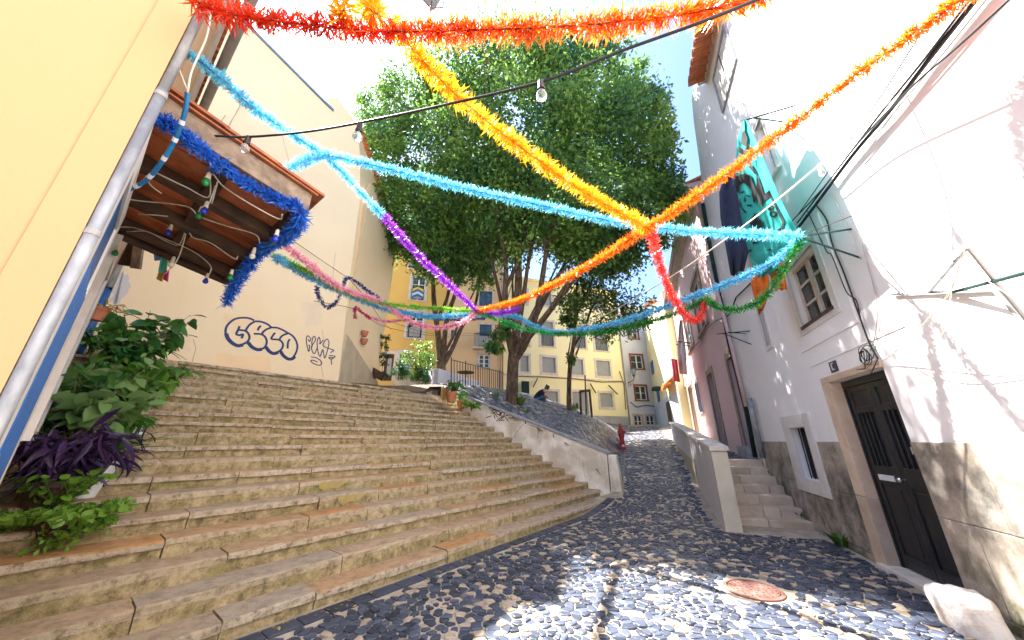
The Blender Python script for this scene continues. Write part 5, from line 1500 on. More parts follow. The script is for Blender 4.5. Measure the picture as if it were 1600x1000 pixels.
mb = MB(); mb.bar(r0b.lerp(r0t, .05), r1b.lerp(r1t, .05), .04, .03); mb.build('bottom_rail', M_IRON, rl)
for i in range(NBR + 1):
    f = (i / NBR) ; f = f * 15.5 / (f * 15.5 + (1 - f) * 20)
    f = i / NBR
    MB().bar(r0b.lerp(r1b, f), r0t.lerp(r1t, f) + Vector((0, 0, .12 if i % 5 == 0 else 0)), .045 if i % 5 == 0 else .028).build('railing_bar', M_IRON, rl)
def leaf_blob(c, r, n, size, m, name='foliage', parent=None, flat=.9, droop=.2, sub=9, kind='stuff'):
    Vs = []; R_ = []
    for _ in range(sub):
        d = rng.normal(size=3); d /= np.linalg.norm(d); cc = np.array(c) + d * np.array([r, r, r * flat]) * (.35 + .6 * rng.random())
        k = n // sub
        P = cc + rng.normal(size=(k, 3)) * r * .26
        u = rng.normal(size=(k, 3)) + d * .6; u[:, 2] -= droop; u /= np.linalg.norm(u, axis=1)[:, None]
        w = np.cross(u, rng.normal(size=(k, 3)) + np.array([0, 0, 1.3])); w /= np.linalg.norm(w, axis=1)[:, None]
        l = size * (.6 + .8 * rng.random((k, 1))); fold = np.cross(u, w) * l * .12
        Vs.append(np.stack([P, P + u * l * .45 + w * l * .27 + fold, P + u * l, P + u * l * .45 - w * l * .27 + fold], 1).reshape(-1, 3)); R_.append(np.clip(rng.random() * .5 + .5 * rng.random(k), 0, 1))
    V = np.concatenate(Vs); return np_mesh(name, V, np.arange(len(V)).reshape(-1, 4), m, parent, np.concatenate(R_), kind=kind)
thin('dark_shrub_leaf', (.012, .06, .012), (.04, .13, .03), .4, .35)
thin('golden_shrub_leaf', (.04, .10, .012), (.20, .26, .03), .45, .45)
thin('mid_green_leaf', (.035, .15, .025), (.14, .30, .05), .4, .45)
thin('climber_leaf', (.008, .035, .010), (.03, .09, .02), .45, .3)
pt = thing('planter_bed', 'low stone planter bed under the shrubs by the ochre house', 'planter', tuple(at(640, 590, 17)))
a_, b_ = at(616, 592, 17.3), at(668, 594, 16.8); nv = Vector((0, .8, 0))
MB().hexa([a_ - Vector((0, 0, .4)), b_ - Vector((0, 0, .4)), b_ + nv - Vector((0, 0, .4)), a_ + nv - Vector((0, 0, .4)), a_ + Vector((0, 0, .25)), b_ + Vector((0, 0, .25)), b_ + nv + Vector((0, 0, .25)), a_ + nv + Vector((0, 0, .25))]).build('kerb', M_LIMEW, pt)
def shrub(name, label, px, py, t, blobs, m, size, n, cat='shrub', group=None):
    th_ = thing(name, label, cat, tuple(at(px, py, t)), group)
    mb = MB()
    b0 = at(px, py, t)
    for (x, y, r) in blobs:
        c = at(x, y, t); mb.tube(smooth_path([b0 - Vector((0, 0, .15)), b0.lerp(c, .5) + Vector((random.uniform(-.1, .1), 0, 0)), c], 3), [.02] * 3 + [.012] * 4, 5)
    mb.build('stem', M_BARK, th_)
    Vs = [leaf_cloud([(tuple(at(x, y, t)), r / FPX * t)], n, size, None, .2, .35) for x, y, r in blobs]
    V = np.concatenate([v[0] for v in Vs]); r_ = np.concatenate([v[2] for v in Vs])
    np_mesh('foliage', V, np.arange(len(V)).reshape(-1, 4), MATS[m], th_, r_, kind='stuff')
shrub('golden_shrub', 'yellow flecked green shrub in the planter bed', 652, 590, 16.9, [(655, 545, 15), (648, 562, 16), (660, 575, 15), (650, 580, 14)], 'golden_shrub_leaf', .13, 45)
shrub('rounded_shrub', 'round dark green shrub beside the low white ramp wall', 668, 592, 16.4, [(668, 578, 17), (672, 590, 12), (655, 585, 12)], 'dark_shrub_leaf', .11, 55)
shrub('low_shrub', 'low dark shrub before the blue door of the ochre house', 622, 590, 17, [(620, 578, 9), (632, 572, 10), (628, 582, 9)], 'dark_shrub_leaf', .11, 42)
shrub('background_bush', 'olive bush behind the yellow flecked shrub', 672, 580, 18, [(668, 550, 14), (680, 562, 12), (662, 560, 10)], 'mid_green_leaf', .12, 40)
shrub('climbing_plant', 'dark climber hanging down by the corner of the cream house', 601, 590, 14.6, [(603, 525, 6), (601, 540, 6), (602, 556, 6), (599, 570, 6), (600, 585, 5)], 'climber_leaf', .1, 26, 'climbing plant')
shrub('balcony_plant', 'flowering pot plant on the peach house balcony', 742, 530, 26.4, [(743, 520, 5), (747, 518, 4)], 'mid_green_leaf', .12, 30, 'plant')
cr = thing('wooden_crate', 'dark wooden trough by the corner of the cream house', 'trough', tuple(at(585, 588, 14)))
c0_, c1_ = at(578, 588, 13.6), at(595, 590, 13.4)
mb = MB(); mb.bar(c0_ + Vector((0, 0, .25)), c1_ + Vector((0, 0, .05)), .04, .3); mb.build('plank', M_DARKW, cr)
mb = MB(); mb.bar(c0_ + Vector((0, .3, .25)), c1_ + Vector((0, .3, .05)), .04, .3); mb.build('plank', M_DARKW, cr)
mb = MB(); mb.bar(c0_ + Vector((0, .02, .1)), c0_ + Vector((0, .28, .1)), .3, .3); mb.build('plank', M_DARKW, cr)
# table and chairs glimpsed behind the rail
tbv = thing('cafe_table', 'dark round cafe table behind the iron railing', 'table', tuple(at(729, 588, 20)))
c = at(728, 582, 20); MB().lathe(c, [(.5, -.02), (.5, .02)], 16).build('top', M_DARKW, tbv)
MB().lathe(c, [(.3, -.72), (.04, -.68), (.035, -.03)], 10).build('pedestal', M_IRON, tbv)

# pots at the head of the retaining wall
def pot(parent, c, r, h, m):
    c = Vector(c)
    MB().lathe(c, [(r * .66, 0), (r * .95, h * .8), (r * 1.06, h * .8), (r * 1.06, h), (r * .92, h), (r * .88, h * .88)], 18).build('pot', m, parent, smooth=False)
    MB().lathe(c + Vector((0, 0, h * .86)), [(r * .9, -.02), (r * .88, 0)], 14).build('soil', M_SOIL, parent)
LEAFME = {}
def leaf_mesh(kind, L=1.0, W=.36, nseg=4, curl=.35, m=None):
    key = (kind, m.name)
    if key in LEAFME: return LEAFME[key]
    vs = []; fs = []
    for i in range(nseg + 1):
        f = i / nseg
        w = W * math.sin(math.pi * min(.999, f * .94 + .05)) ** .8 * (1 - .35 * f)
        x = f; z = -curl * f * f
        vs += [(x, w, z + .10 * w / W * W), (x, 0, z - .02), (x, -w, z + .10 * W)]
    for i in range(nseg):
        a = i * 3
        fs += [(a, a + 1, a + 4, a + 3), (a + 1, a + 2, a + 5, a + 4)]
    me = bpy.data.meshes.new('leaf'); me.from_pydata(vs, [], fs); me.materials.append(m)
    at_ = me.attributes.new('rnd', 'FLOAT', 'FACE'); rv = random.random(); at_.data.foreach_set('value', [min(1, rv + .1 * random.random()) for _ in fs])
    me.polygons.foreach_set('use_smooth', [True] * len(fs)); me.update()
    LEAFME[key] = me
    return me
def put_leaf(parent, p, dirv, size, me, roll=0.0, name='leaf'):
    x = Vector(dirv).normalized(); up = Vector((0, 0, 1))
    y = up.cross(x); y = y.normalized() if y.length > 1e-3 else Vector((0, 1, 0)); z = x.cross(y)
    Mx = Matrix((x, y, z)).transposed().to_4x4()
    Mx = Matrix.Translation(Vector(p)) @ Mx @ Matrix.Rotation(roll, 4, 'X') @ Matrix.Scale(size, 4)
    o = bpy.data.objects.new(name, me); COL.objects.link(o); o.parent = parent
    o.matrix_parent_inverse = WM.get(parent.name, Matrix.Identity(4)).inverted(); o.matrix_basis = Mx
    reg(o, Mx)
def stems_leaves(parent, base, n_stem, h, spread, n_leaf, size, kinds, lean=(0, 0, 0), stem_m=None, start=.35, el=(-.5, .5), n_max=9999):
    mb = MB(); cnt = 0
    for i in range(n_stem):
        a = 2 * math.pi * (i + random.random() * .7) / n_stem; sp = spread * random.uniform(.4, 1)
        tip = base + Vector((math.cos(a) * sp, math.sin(a) * sp, h * random.uniform(.6, 1))) + Vector(lean) * random.uniform(.5, 1)
        midp = base.lerp(tip, .5) + Vector((random.uniform(-.04, .04), random.uniform(-.04, .04), h * .1))
        P = smooth_path([base, midp, tip], 6)
        mb.tube(P, [.009 - .006 * j / (len(P) - 1) for j in range(len(P))], 5)
        for j in range(n_leaf):
            f = start + (1 - start) * (j + random.random()) / n_leaf
            x = f * (len(P) - 1); k = min(int(x), len(P) - 2); p = P[k].lerp(P[k + 1], x - k)
            az = random.uniform(0, 6.28); e = random.uniform(*el) + random.gauss(0, .35)
            put_leaf(parent, p, (math.cos(az) * math.cos(e), math.sin(az) * math.cos(e), math.sin(e)), size * random.uniform(.65, 1.15), random.choice(kinds), random.uniform(-1.1, 1.1)); cnt += 1
    mb.build('stem', stem_m or M_BARK, parent)
thin('glossy_leaf', (.022, .12, .030), (.10, .28, .05), .28, .35, .6)
thin('lime_leaf', (.11, .28, .03), (.26, .42, .06), .4, .45)
thin('sage_leaf', (.12, .26, .08), (.24, .38, .13), .5, .4)
thin('purple_leaf', (.022, .014, .052), (.060, .022, .090), .40, .2)
thin('strap_leaf', (.05, .17, .02), (.12, .28, .04), .35, .4)
thin('dry_leaf', (.32, .17, .05), (.42, .25, .08), .8, .3)
GL = [leaf_mesh('a%d' % i, W=.24 + .03 * i, m=MATS['glossy_leaf']) for i in range(3)] ; LEAFME.clear()
GL2 = [leaf_mesh('b%d' % i, W=.22, m=MATS['mid_green_leaf']) for i in range(3)]; LEAFME.clear()
LL = [leaf_mesh('c%d' % i, W=.30, m=MATS['lime_leaf']) for i in range(3)]; LEAFME.clear()
SL = [leaf_mesh('d%d' % i, W=.42, curl=.2, m=MATS['sage_leaf']) for i in range(3)]; LEAFME.clear()
PL = [leaf_mesh('e%d' % i, W=.115, curl=.5, m=MATS['purple_leaf']) for i in range(4)]; LEAFME.clear()
ST = [leaf_mesh('f%d' % i, W=.07, nseg=6, curl=.75, m=MATS['strap_leaf']) for i in range(3)]; LEAFME.clear()
DL = [leaf_mesh('g%d' % i, W=.16, curl=.6, m=MATS['dry_leaf']) for i in range(2)]
IV = [leaf_mesh('h%d' % i, W=.46, curl=.15, m=MATS['lime_leaf']) for i in range(3)]
for px, py, r, h, lab, kinds, sz in ((711, 621, .30, .42, 'upper terracotta pot with withered orange leaves at wall head', (GL2, DL), .32), (724, 636, .28, .36, 'lower terracotta pot with green plant at wall head', (GL2, LL), .28)):
    p = stair_hit(px - 4, py + 3)
    if toSD(p.x, p.y)[1] > 10.1: p = ground_hit(px - 6, py + 8, 10)
    t = thing('potted_plant', lab, 'potted plant', tuple(p), 'terracotta pots at the wall head')
    pot(t, p, r * .62, h * .8, M_TERRA)
    stems_leaves(t, p + Vector((0, 0, h * .75)), 6, .45, .35, 4, sz, kinds[0])
    if kinds[1] is DL:
        for i in range(10): put_leaf(t, p + Vector((-.2 + random.uniform(-.1, .1), -.1, .45 + random.uniform(-.1, .1))), (random.uniform(-.6, 0), -.3, -1), .38, random.choice(DL))
    else: stems_leaves(t, p + Vector((0, 0, h * .75)), 4, .1, .5, 4, sz * .8, kinds[1], lean=(.15, -.1, -.1))
p = stair_hit(738, 652); t = thing('trailing_plant', 'green trailing plant spilling down steps beside the wall tag', 'plant', tuple(p))
stems_leaves(t, p + Vector((0, 0, .3)), 7, .2, .4, 6, .24, GL2 + LL)

# ================================================================== POT PLANTS UP THE LEFT SIDE OF THE STAIR
def base_at(px, py):
    p = stair_hit(px, py); return p
def plant(name, label, px, py, r, h, m, cat='potted plant'):
    p = base_at(px, py)
    t = thing(name, label, cat, tuple(p), 'pot plants along the left edge of the stair')
    if r: pot(t, p, r, h, m)
    return t, p + Vector((0, 0, h * .85))
t, p = plant('laurel_plant', 'large glossy leaved plant in red pot, topmost on the stair', 186, 604, .17, .30, M_TERRA)
stems_leaves(t, p, 13, 1.15, .75, 13, .33, GL, lean=(.1, 0, 0), start=.2)
t, p = plant('hanging_plant', 'dry brown plant in orange pot high against the blue door', 150, 520, 0, 0, M_TERRA)
p = at(146, 500, 5.2); pot(t, p, .13, .2, M_TERRA)
stems_leaves(t, p + Vector((0, 0, .15)), 7, .16, .26, 5, .14, DL)
t, p = plant('trailing_plant', 'drooping bright green plant at the right of the laurel', 222, 612, .13, .22, M_TERRA)
stems_leaves(t, p, 11, .35, .55, 10, .26, LL + GL2, lean=(.25, -.1, -.05), el=(-1.2, 0))
t, p = plant('spiky_plant', 'thin spiky leaved plant standing out against the cream wall', 215, 590, .12, .22, M_TERRA)
for i in range(16):
    a = random.uniform(0, 6.28); put_leaf(t, p + Vector((.1, 0, .35)), (math.cos(a), math.sin(a), random.uniform(.2, 1)), .42, random.choice(ST))
MB().tube([p, p + Vector((.1, 0, .36))], .012, 5).build('stem', M_BARK, t)
t, p = plant('green_bush', 'dense small leaved plant in white trough halfway up stair', 168, 672, 0, 0, M_WPLAST)
q = base_at(165, 680)
mb = MB(); s_, d_ = toSD(q.x, q.y); mb.sdbox(s_ - .30, s_ + .34, d_ - .12, d_ + .14, q.z, q.z + .20); mb.build('trough', M_WPLAST, t, bev=.01)
MB().sdbox(s_ - .28, s_ + .32, d_ - .10, d_ + .12, q.z + .2, q.z + .203).build('soil', M_SOIL, t)
stems_leaves(t, q + Vector((0, 0, .2)), 24, .62, .58, 14, .19, GL2 + LL, start=.1, el=(-1.0, .6))
stems_leaves(t, q + Vector((.25, -.1, .12)), 10, .12, .42, 10, .18, LL + GL2, start=.15, el=(-1.2, .4))
t, p = plant('woody_plant', 'woody stemmed plant with round sage leaves', 100, 720, .16, .26, MATS.get('dark_brown_pot') or mat('dark_brown_pot', (.06, .03, .022), (.04, .02, .016), .6, 6))
sm = mat('grey_woody_stem', (.30, .20, .13), (.2, .13, .09), .9, 9)
stems_leaves(t, p, 13, 1.05, .5, 15, .19, GL2 + SL, stem_m=sm, start=.25, lean=(.12, .12, 0), el=(-1, .7))
stems_leaves(t, p + Vector((.15, -.05, 0)), 8, .6, .42, 9, .25, SL, stem_m=sm, start=.3, lean=(.15, 0, 0))
t, p = plant('strap_plant', 'arching strap leaved plant in white plastic tub', 148, 752, .16, .26, M_WPLAST)
for i in range(17):
    a = random.uniform(0, 6.28); put_leaf(t, p + Vector((random.uniform(-.05, .05), random.uniform(-.05, .05), 0)), (math.cos(a), math.sin(a), random.uniform(.6, 2.2)), random.uniform(.4, .62), random.choice(ST))
t, p = plant('purple_plant', 'deep purple leaved plant in dark pot, lowest on the stair', 66, 800, .19, .28, mat('dark_brown_pot', (.06, .03, .022), (.04, .02, .016), .6, 6))
stems_leaves(t, p, 20, .62, .55, 13, .27, PL, start=.2, stem_m=mat('purple_stem', (.08, .02, .07), (.05, .015, .05), .6, 9), lean=(.05, -.05, 0), el=(-.9, .5))
t, p = plant('purple_plant', 'smaller purple plant spilling over the white tub', 128, 778, .14, .2, M_WPLAST)
stems_leaves(t, p, 13, .42, .42, 10, .22, PL, start=.25, stem_m=MATS['purple_stem'], el=(-1.1, .4), lean=(.08, -.05, 0))
t, p = plant('ivy_plant', 'pale green ivy trailing over the lowest pots', 88, 835, .17, .16, MATS['dark_brown_pot'])
stems_leaves(t, p, 24, .12, .62, 18, .085, IV, start=.12, lean=(.05, -.10, -.05), el=(-.6, .9))
stems_leaves(t, p + Vector((-.2, .05, .05)), 14, .35, .4, 14, .085, IV, start=.12, el=(-.6, .9))
mb = MB(); q = base_at(205, 655); s_, d_ = toSD(q.x, q.y); mb.sdbox(s_ - .2, s_ + .06, d_, d_ + .2, q.z, q.z + .07); tag(mb.build('brick', M_TERRA), 'red brick lying on the stair among the pots', 'brick')

# finer leaves that fill the pots between the large ones
for tn, m_, sz, dn, bl in (('woody_plant', 'mid_green_leaf', .085, 60, [(92, 640, 4.3, 34), (118, 668, 4.3, 30), (70, 680, 4.0, 26), (135, 640, 4.5, 24)]),
                           ('green_bush', 'mid_green_leaf', .075, 60, [(185, 660, 4.8, 30), (205, 672, 4.8, 22), (165, 690, 4.6, 24)]),
                           ('laurel_plant', 'glossy_leaf', .12, 45, [(165, 545, 5.6, 34), (205, 560, 5.7, 30), (140, 580, 5.2, 30)]),
                           ('trailing_plant', 'lime_leaf', .10, 45, [(225, 585, 5.7, 24), (232, 610, 5.6, 18)]),
                           ('ivy_plant', 'lime_leaf', .055, 55, [(40, 838, 3.1, 34), (95, 836, 3.1, 30), (140, 818, 3.2, 24), (15, 815, 3.1, 26), (170, 800, 3.25, 16)])):
    par = [o for o in COL.objects if o.name.split('.')[0] == tn and o.parent is None][-1]
    V, F, r_ = leaf_cloud([(tuple(at(x, y, t_)), r / FPX * t_) for x, y, t_, r in bl], dn, sz, None, .25, .3)
    k_ = np.array([stair_z(toSD(p[0], p[1])[1]) < p[2] for p in V.reshape(-1, 4, 3).mean(1)])
    V = V.reshape(-1, 4, 3)[k_].reshape(-1, 3); r_ = r_[k_]
    np_mesh('foliage', V, np.arange(len(V)).reshape(-1, 4), MATS[m_], par, r_, kind='stuff')

# ================================================================== PORCH ROOF ON THE LEFT HOUSE
po_ = thing('porch_roof', 'small tiled timber porch roof edged with blue tinsel', 'porch', tuple(SD(-.2, 4.3, 3.8)))
ds0, ds1, ss0, ss1 = 3.14, 5.62, -.24, .87
def pz(s): return 3.93 - .185 * (s + .2)
def pbeam(s0, s1, d0, d1, h0, h1):
    return MB().hexa([SD(s0, d0, pz(s0) + h0), SD(s1, d0, pz(s1) + h0), SD(s1, d1, pz(s1) + h0), SD(s0, d1, pz(s0) + h0), SD(s0, d0, pz(s0) + h1), SD(s1, d0, pz(s1) + h1), SD(s1, d1, pz(s1) + h1), SD(s0, d1, pz(s0) + h1)])
d = ds0 + .05
while d < ds1 - .02:
    w_ = random.uniform(.15, .19)
    pbeam(ss0, ss1 - .01, d, min(d + w_ - .014, ds1 - .04), .0 + random.uniform(-.004, .004), .026).build('board', M_REDW, po_)
    d += w_
for d in (3.86, 4.58, 5.26):
    pbeam(ss0, ss1 - .06, d, d + .12, -.13, -.006).build('rafter', M_DARKW, po_, bev=.006)
pbeam(ss0, ss1, ds1 - .09, ds1, -.14, -.004).build('rafter', M_DARKW, po_, bev=.006)
pbeam(.22, .32, ds0 + .05, ds1 - .1, -.09, -.007).build('batten', M_DARKW, po_)
pbeam(ss1 - .058, ss1, ds0 + .03, ds1 - .1, -.16, -.006).build('eave_beam', M_DARKW, po_)
pbeam(ss0, ss1 + .02, ds0 - .015, ds0 + .025, -.10, .09).build('fascia', M_GREYW_, po_, bev=.004)
mb = pbeam(ss0, ss1 + .06, ds0 - .05, ds1 + .03, .095, .112); mb.build('roof_sheet', M_TILE, po_)
n = 12
for k in range(n):              # rows of flat tiles, lapped down the slope
    dd = ds0 - .07 + (ds1 - ds0 + .12) * k / n
    for j in range(3):
        s0_ = ss0 + .02 + (ss1 - ss0 + .06) * j / 3
        pbeam(s0_, s0_ + .42, dd + .003, dd + (ds1 - ds0 + .12) / n - .003, .118 + .02 * (2 - j) * .3, .142 + .02 * (2 - j) * .3).build('roof_tile', M_TILE, po_)
# prop board and bunting at the far beam
mb = MB(); q0, q1 = SD(-.12, 5.45, 3.70), SD(-.02, 5.45, 3.05)
mb.bar(at(218, 375, 4.7), at(212, 420, 4.7), .14, .03, up=(0, 1, 0)); tag(mb.build('hanging_board', M_GREYW_), 'brown board hanging under the porch beside coloured bunting', 'board')
mb = MB(); mb.poly([at(213, 378, 4.8), at(200, 378, 4.8), at(183, 413, 4.8), at(204, 416, 4.8)]); mb.prism([at(213, 378, 4.8), at(200, 378, 4.8), at(183, 413, 4.8), at(204, 416, 4.8)], (0.01, .02, 0)); tag(mb.build('bracket_board', M_DARKW), 'dark triangular board under the far porch beam', 'board')
bt = thing('paper_bunting', 'crumpled paper pennants in green yellow and pink below the porch', 'bunting', tuple(at(258, 415, 4.6)))
for poly, c_, nm in (([(252, 398), (262, 400), (258, 428), (247, 424)], (.03, .22, .16), 'green_paper'), ([(260, 398), (275, 402), (268, 412), (262, 410)], (.62, .40, .03), 'yellow_paper'), ([(256, 424), (263, 422), (261, 440), (254, 436)], (.60, .03, .22), 'pink_paper'), ([(248, 424), (256, 426), (252, 440), (244, 436)], (.50, .30, .05), 'orange_paper'), ([(240, 394), (252, 396), (251, 406), (241, 407)], (.03, .05, .09), 'dark_paper')):
    p_ = [at(x, y, 4.6 + random.uniform(-.03, .03)) for x, y in poly]; mb = MB(); mb.prism(p_, (.006, .01, 0)); mb.build(nm, mat(nm, c_, c_, .7), bt)
# ================================================================== TINSEL GARLANDS
def foil(name, c1, c2, trans=.3): return thin(name, c1, c2, .24, trans, .75)
foil('red_foil', (.70, .008, .008), (.82, .085, .010), .5)
foil('flame_foil', (.72, .008, .008), (.90, .42, .02), .5)
foil('amber_foil', (.82, .40, .008), (.88, .55, .025), .5)
foil('orange_foil', (.80, .13, .006), (.86, .28, .012), .5)
foil('sky_foil', (.06, .50, .76), (.28, .74, .88), .45)
foil('azure_foil', (.05, .42, .70), (.22, .62, .82), .45)
foil('violet_foil', (.20, .02, .52), (.50, .08, .72), .4)
foil('cobalt_foil', (.012, .10, .56), (.05, .24, .76), .4)
foil('navy_foil', (.008, .02, .16), (.015, .04, .28), .25)
foil('lime_foil', (.14, .48, .02), (.30, .62, .06), .4)
foil('green_foil', (.015, .32, .06), (.05, .52, .13), .4)
foil('dark_green_foil', (.008, .16, .022), (.03, .32, .045), .35)
foil('pink_foil', (.80, .32, .45), (.90, .52, .60), .45)
foil('magenta_foil', (.55, .01, .13), (.70, .04, .22), .3)
foil('coral_foil', (.75, .03, .03), (.88, .14, .10), .35)
M_CORD = mat('garland_wire', (.10, .08, .06), (.06, .05, .04), .6, 9)
def garland(name, label, m, nodes_, rad, step=.011, per=11, wide=.011, group='tinsel garlands strung across the street', ragged=.25, tilt=.45, grad=False):
    """nodes_: (x, y, depth) readings; fringe of foil strips all round a wire"""
    P = smooth_path([at(*n) for n in nodes_], 14)
    th_ = thing(name, label, 'garland', tuple(P[len(P) // 2]), group)
    MB().tube(P[::3] + [P[-1]], .006, 5).build('cord', M_CORD, th_)
    A = np.array([tuple(p) for p in P])
    seg = np.linalg.norm(np.diff(A, axis=0), axis=1); cum = np.concatenate([[0], np.cumsum(seg)])
    n = int(cum[-1] / step) * per
    x = np.sort(rng.random(n)) * cum[-1]
    gx = np.arange(0, cum[-1] + .3, .09)
    x = x[rng.random(n) < np.interp(x, gx, np.clip(.86 + .22 * rng.normal(size=len(gx)), .38, 1))]; n = len(x)
    C = np.stack([np.interp(x, cum, A[:, i]) for i in range(3)], 1)
    T = np.stack([np.interp(x, (cum[1:] + cum[:-1]) / 2, np.gradient(A[:, i])[:-1] if False else np.diff(A[:, i]) / seg) for i in range(3)], 1)
    T /= np.linalg.norm(T, axis=1)[:, None]
    up = np.array([0, 0, 1.0]); e1 = np.cross(T, up); e1 /= np.linalg.norm(e1, axis=1)[:, None] + 1e-9; e2 = np.cross(T, e1)
    ph = rng.random(n) * 2 * np.pi
    D = e1 * np.cos(ph)[:, None] + e2 * np.sin(ph)[:, None]
    lump = 1 + ragged * np.interp(x, np.arange(0, cum[-1] + .2, .06), rng.normal(size=len(np.arange(0, cum[-1] + .2, .06))) * .45)
    l = rad * (1 + .16 * np.sin(2 * ph + x * 34)) * (0.68 + .46 * rng.random(n)) * np.clip(lump, .6, 1.5)
    D2 = D + T * rng.normal(size=(n, 1)) * tilt; D2 /= np.linalg.norm(D2, axis=1)[:, None]
    W = np.cross(D2, T * .6 + rng.normal(size=(n, 3)) * .8); W /= np.linalg.norm(W, axis=1)[:, None] + 1e-9
    L = l[:, None]; w = wide * (.6 + .8 * rng.random((n, 1)))
    bend = T * rng.normal(size=(n, 1)) * .3 * L
    p0 = C + D2 * L * .06
    Q = np.stack([p0 - W * w * .35, p0 + W * w * .35, C + D2 * L * .6 + W * w * .5 + bend * .4, C + D2 * L * .6 - W * w * .5 + bend * .4, C + D2 * L + bend], 1)
    V = Q.reshape(-1, 3); b = np.arange(n) * 5
    r_ = np.clip(rng.random(n) * .7 + .3 * rng.random(n), 0, 1)
    if grad: r_ = r_ * (.22 + .55 * np.clip((x / cum[-1] - .3) * 2, 0, 1))
    me_f = [np.stack([b, b + 1, b + 2, b + 3], 1), np.stack([b + 3, b + 2, b + 4, b + 4], 1)]
    # quads plus tip triangles
    me = bpy.data.meshes.new('fringe')
    verts = V; nq = n
    li = np.concatenate([me_f[0].ravel(), np.stack([b + 3, b + 2, b + 4], 1).ravel()]).astype(np.int32)
    ls = np.concatenate([np.arange(n) * 4, n * 4 + np.arange(n) * 3]).astype(np.int32)
    lt = np.concatenate([np.full(n, 4), np.full(n, 3)]).astype(np.int32)
    me.vertices.add(len(V)); me.vertices.foreach_set('co', V.astype(np.float32).ravel())
    me.loops.add(len(li)); me.loops.foreach_set('vertex_index', li)
    me.polygons.add(2 * n); me.polygons.foreach_set('loop_start', ls); me.polygons.foreach_set('loop_total', lt)
    me.materials.append(MATS[m])
    a_ = me.attributes.new('rnd', 'FLOAT', 'FACE'); a_.data.foreach_set('value', np.concatenate([r_, np.clip(r_ + (.3 * (x / cum[-1] > .35) if grad else .15), 0, 1)]).astype(np.float32))
    me.update(); me.validate()
    o = bpy.data.objects.new('fringe', me); COL.objects.link(o); o.parent = th_
    o.matrix_parent_inverse = WM[th_.name].inverted(); reg(o, Matrix.Identity(4)); o['kind'] = 'stuff'
    return th_
JX = (1012, 356, 3.9)
TIP = (1254, 369, 4.25)
V7 = (745, 486, 7.3)
garland('red_garland', 'thick red tinsel garland sweeping across the top of the view', 'flame_foil', [(292, -6, 2.0), (350, 20, 2.05), (450, 35, 2.1), (560, 47, 2.15), (660, 49, 2.15), (800, 45, 2.1), (950, 36, 2.05), (1090, 18, 2.0), (1200, -8, 1.95)], .105, .0075, 11, .009, grad=True)
garland('amber_garland', 'golden yellow tinsel garland running from the top to the crossing knot', 'amber_foil', [(612, 30, 2.25), (640, 72, 2.4), (720, 155, 2.8), (820, 235, 3.2), (910, 298, 3.6), JX], .105, .0075, 11, .010, ragged=.15)
garland('amber_garland', 'loose golden tinsel bunch hanging at the top edge above the red garland', 'amber_foil', [(530, -20, 2.05), (538, 8, 2.08), (532, 30, 2.1)], .12, .006, 9, .012)
garland('amber_garland', 'second golden tinsel tuft beside the bunch over the red garland', 'amber_foil', [(570, -25, 2.1), (574, 8, 2.12), (590, 22, 2.12)], .11, .006, 9, .012)
garland('orange_garland', 'orange tinsel garland rising from the crossing knot to the upper right', 'orange_foil', [JX, (1080, 312, 3.85), (1160, 253, 3.75), (1240, 192, 3.5), (1330, 122, 3.2), (1420, 58, 2.8), (1530, -22, 2.4)], .092, .0085, 10, .010)
garland('orange_garland', 'orange tinsel garland from the crossing knot down to the purple one', 'orange_foil', [JX, (950, 396, 4.8), (880, 437, 5.7), (810, 470, 6.6), V7], .092, .0085, 10, .010, ragged=.12)
garland('sky_blue_garland', 'sky blue tinsel garland from the downpipe to the three way knot', 'sky_foil', [(292, 82, 3.1), (340, 118, 3.3), (400, 172, 3.7), (460, 212, 4.1), (508, 243, 4.4)], .088, .0085, 10, .010)
garland('sky_blue_garland', 'sky blue tinsel garland from the three way knot to the wall bracket', 'sky_foil', [(508, 241, 4.4), (600, 262, 4.5), (720, 293, 4.55), (850, 322, 4.5), (960, 346, 4.4), (1080, 361, 4.3), (1180, 366, 4.25), TIP], .088, .0085, 10, .010, ragged=.1)
garland('sky_blue_garland', 'short sky blue tinsel garland from the porch corner to the knot', 'sky_foil', [(428, 276, 3.6), (450, 264, 3.8), (480, 250, 4.1), (508, 243, 4.4)], .085, .0085, 10, .010)
garland('sky_blue_garland', 'short sky blue tinsel garland leading into the purple one', 'sky_foil', [(508, 243, 4.4), (540, 275, 4.7), (570, 308, 5.0), (598, 337, 5.2)], .085, .0085, 10, .010)
garland('purple_garland', 'bright purple tinsel garland descending past the trees to the orange one', 'violet_foil', [(597, 335, 5.2), (650, 395, 5.9), (700, 443, 6.6), V7], .09, .009, 10, .012, ragged=.1)
garland('purple_garland', 'short dark purple tinsel end past the meeting of garlands', 'violet_foil', [V7, (770, 490, 7.4), (795, 487, 7.5), (811, 482, 7.6)], .09, .009, 9, .012)
garland('coral_garland', 'red tinsel loop hanging from the crossing knot to the green garland', 'coral_foil', [(1018, 364, 4.2), (1027, 400, 4.6), (1042, 445, 5.0), (1062, 482, 5.2), (1082, 501, 5.3), (1097, 492, 5.35), (1103, 467, 5.4)], .085, .0085, 10, .010)
garland('azure_garland', 'light blue tinsel garland dipping from the wall bracket to the trees', 'azure_foil', [(1250, 374, 4.3), (1205, 410, 4.5), (1140, 442, 4.9), (1060, 472, 5.6), (980, 500, 6.4), (920, 514, 7.1), (866, 519, 7.7), (830, 507, 8.0), (805, 495, 8.2), (740, 492, 8.0), (665, 494, 7.4), (600, 482, 6.6), (520, 450, 5.8), (470, 425, 5.2), (430, 402, 4.7)], .088, .010, 9, .012)
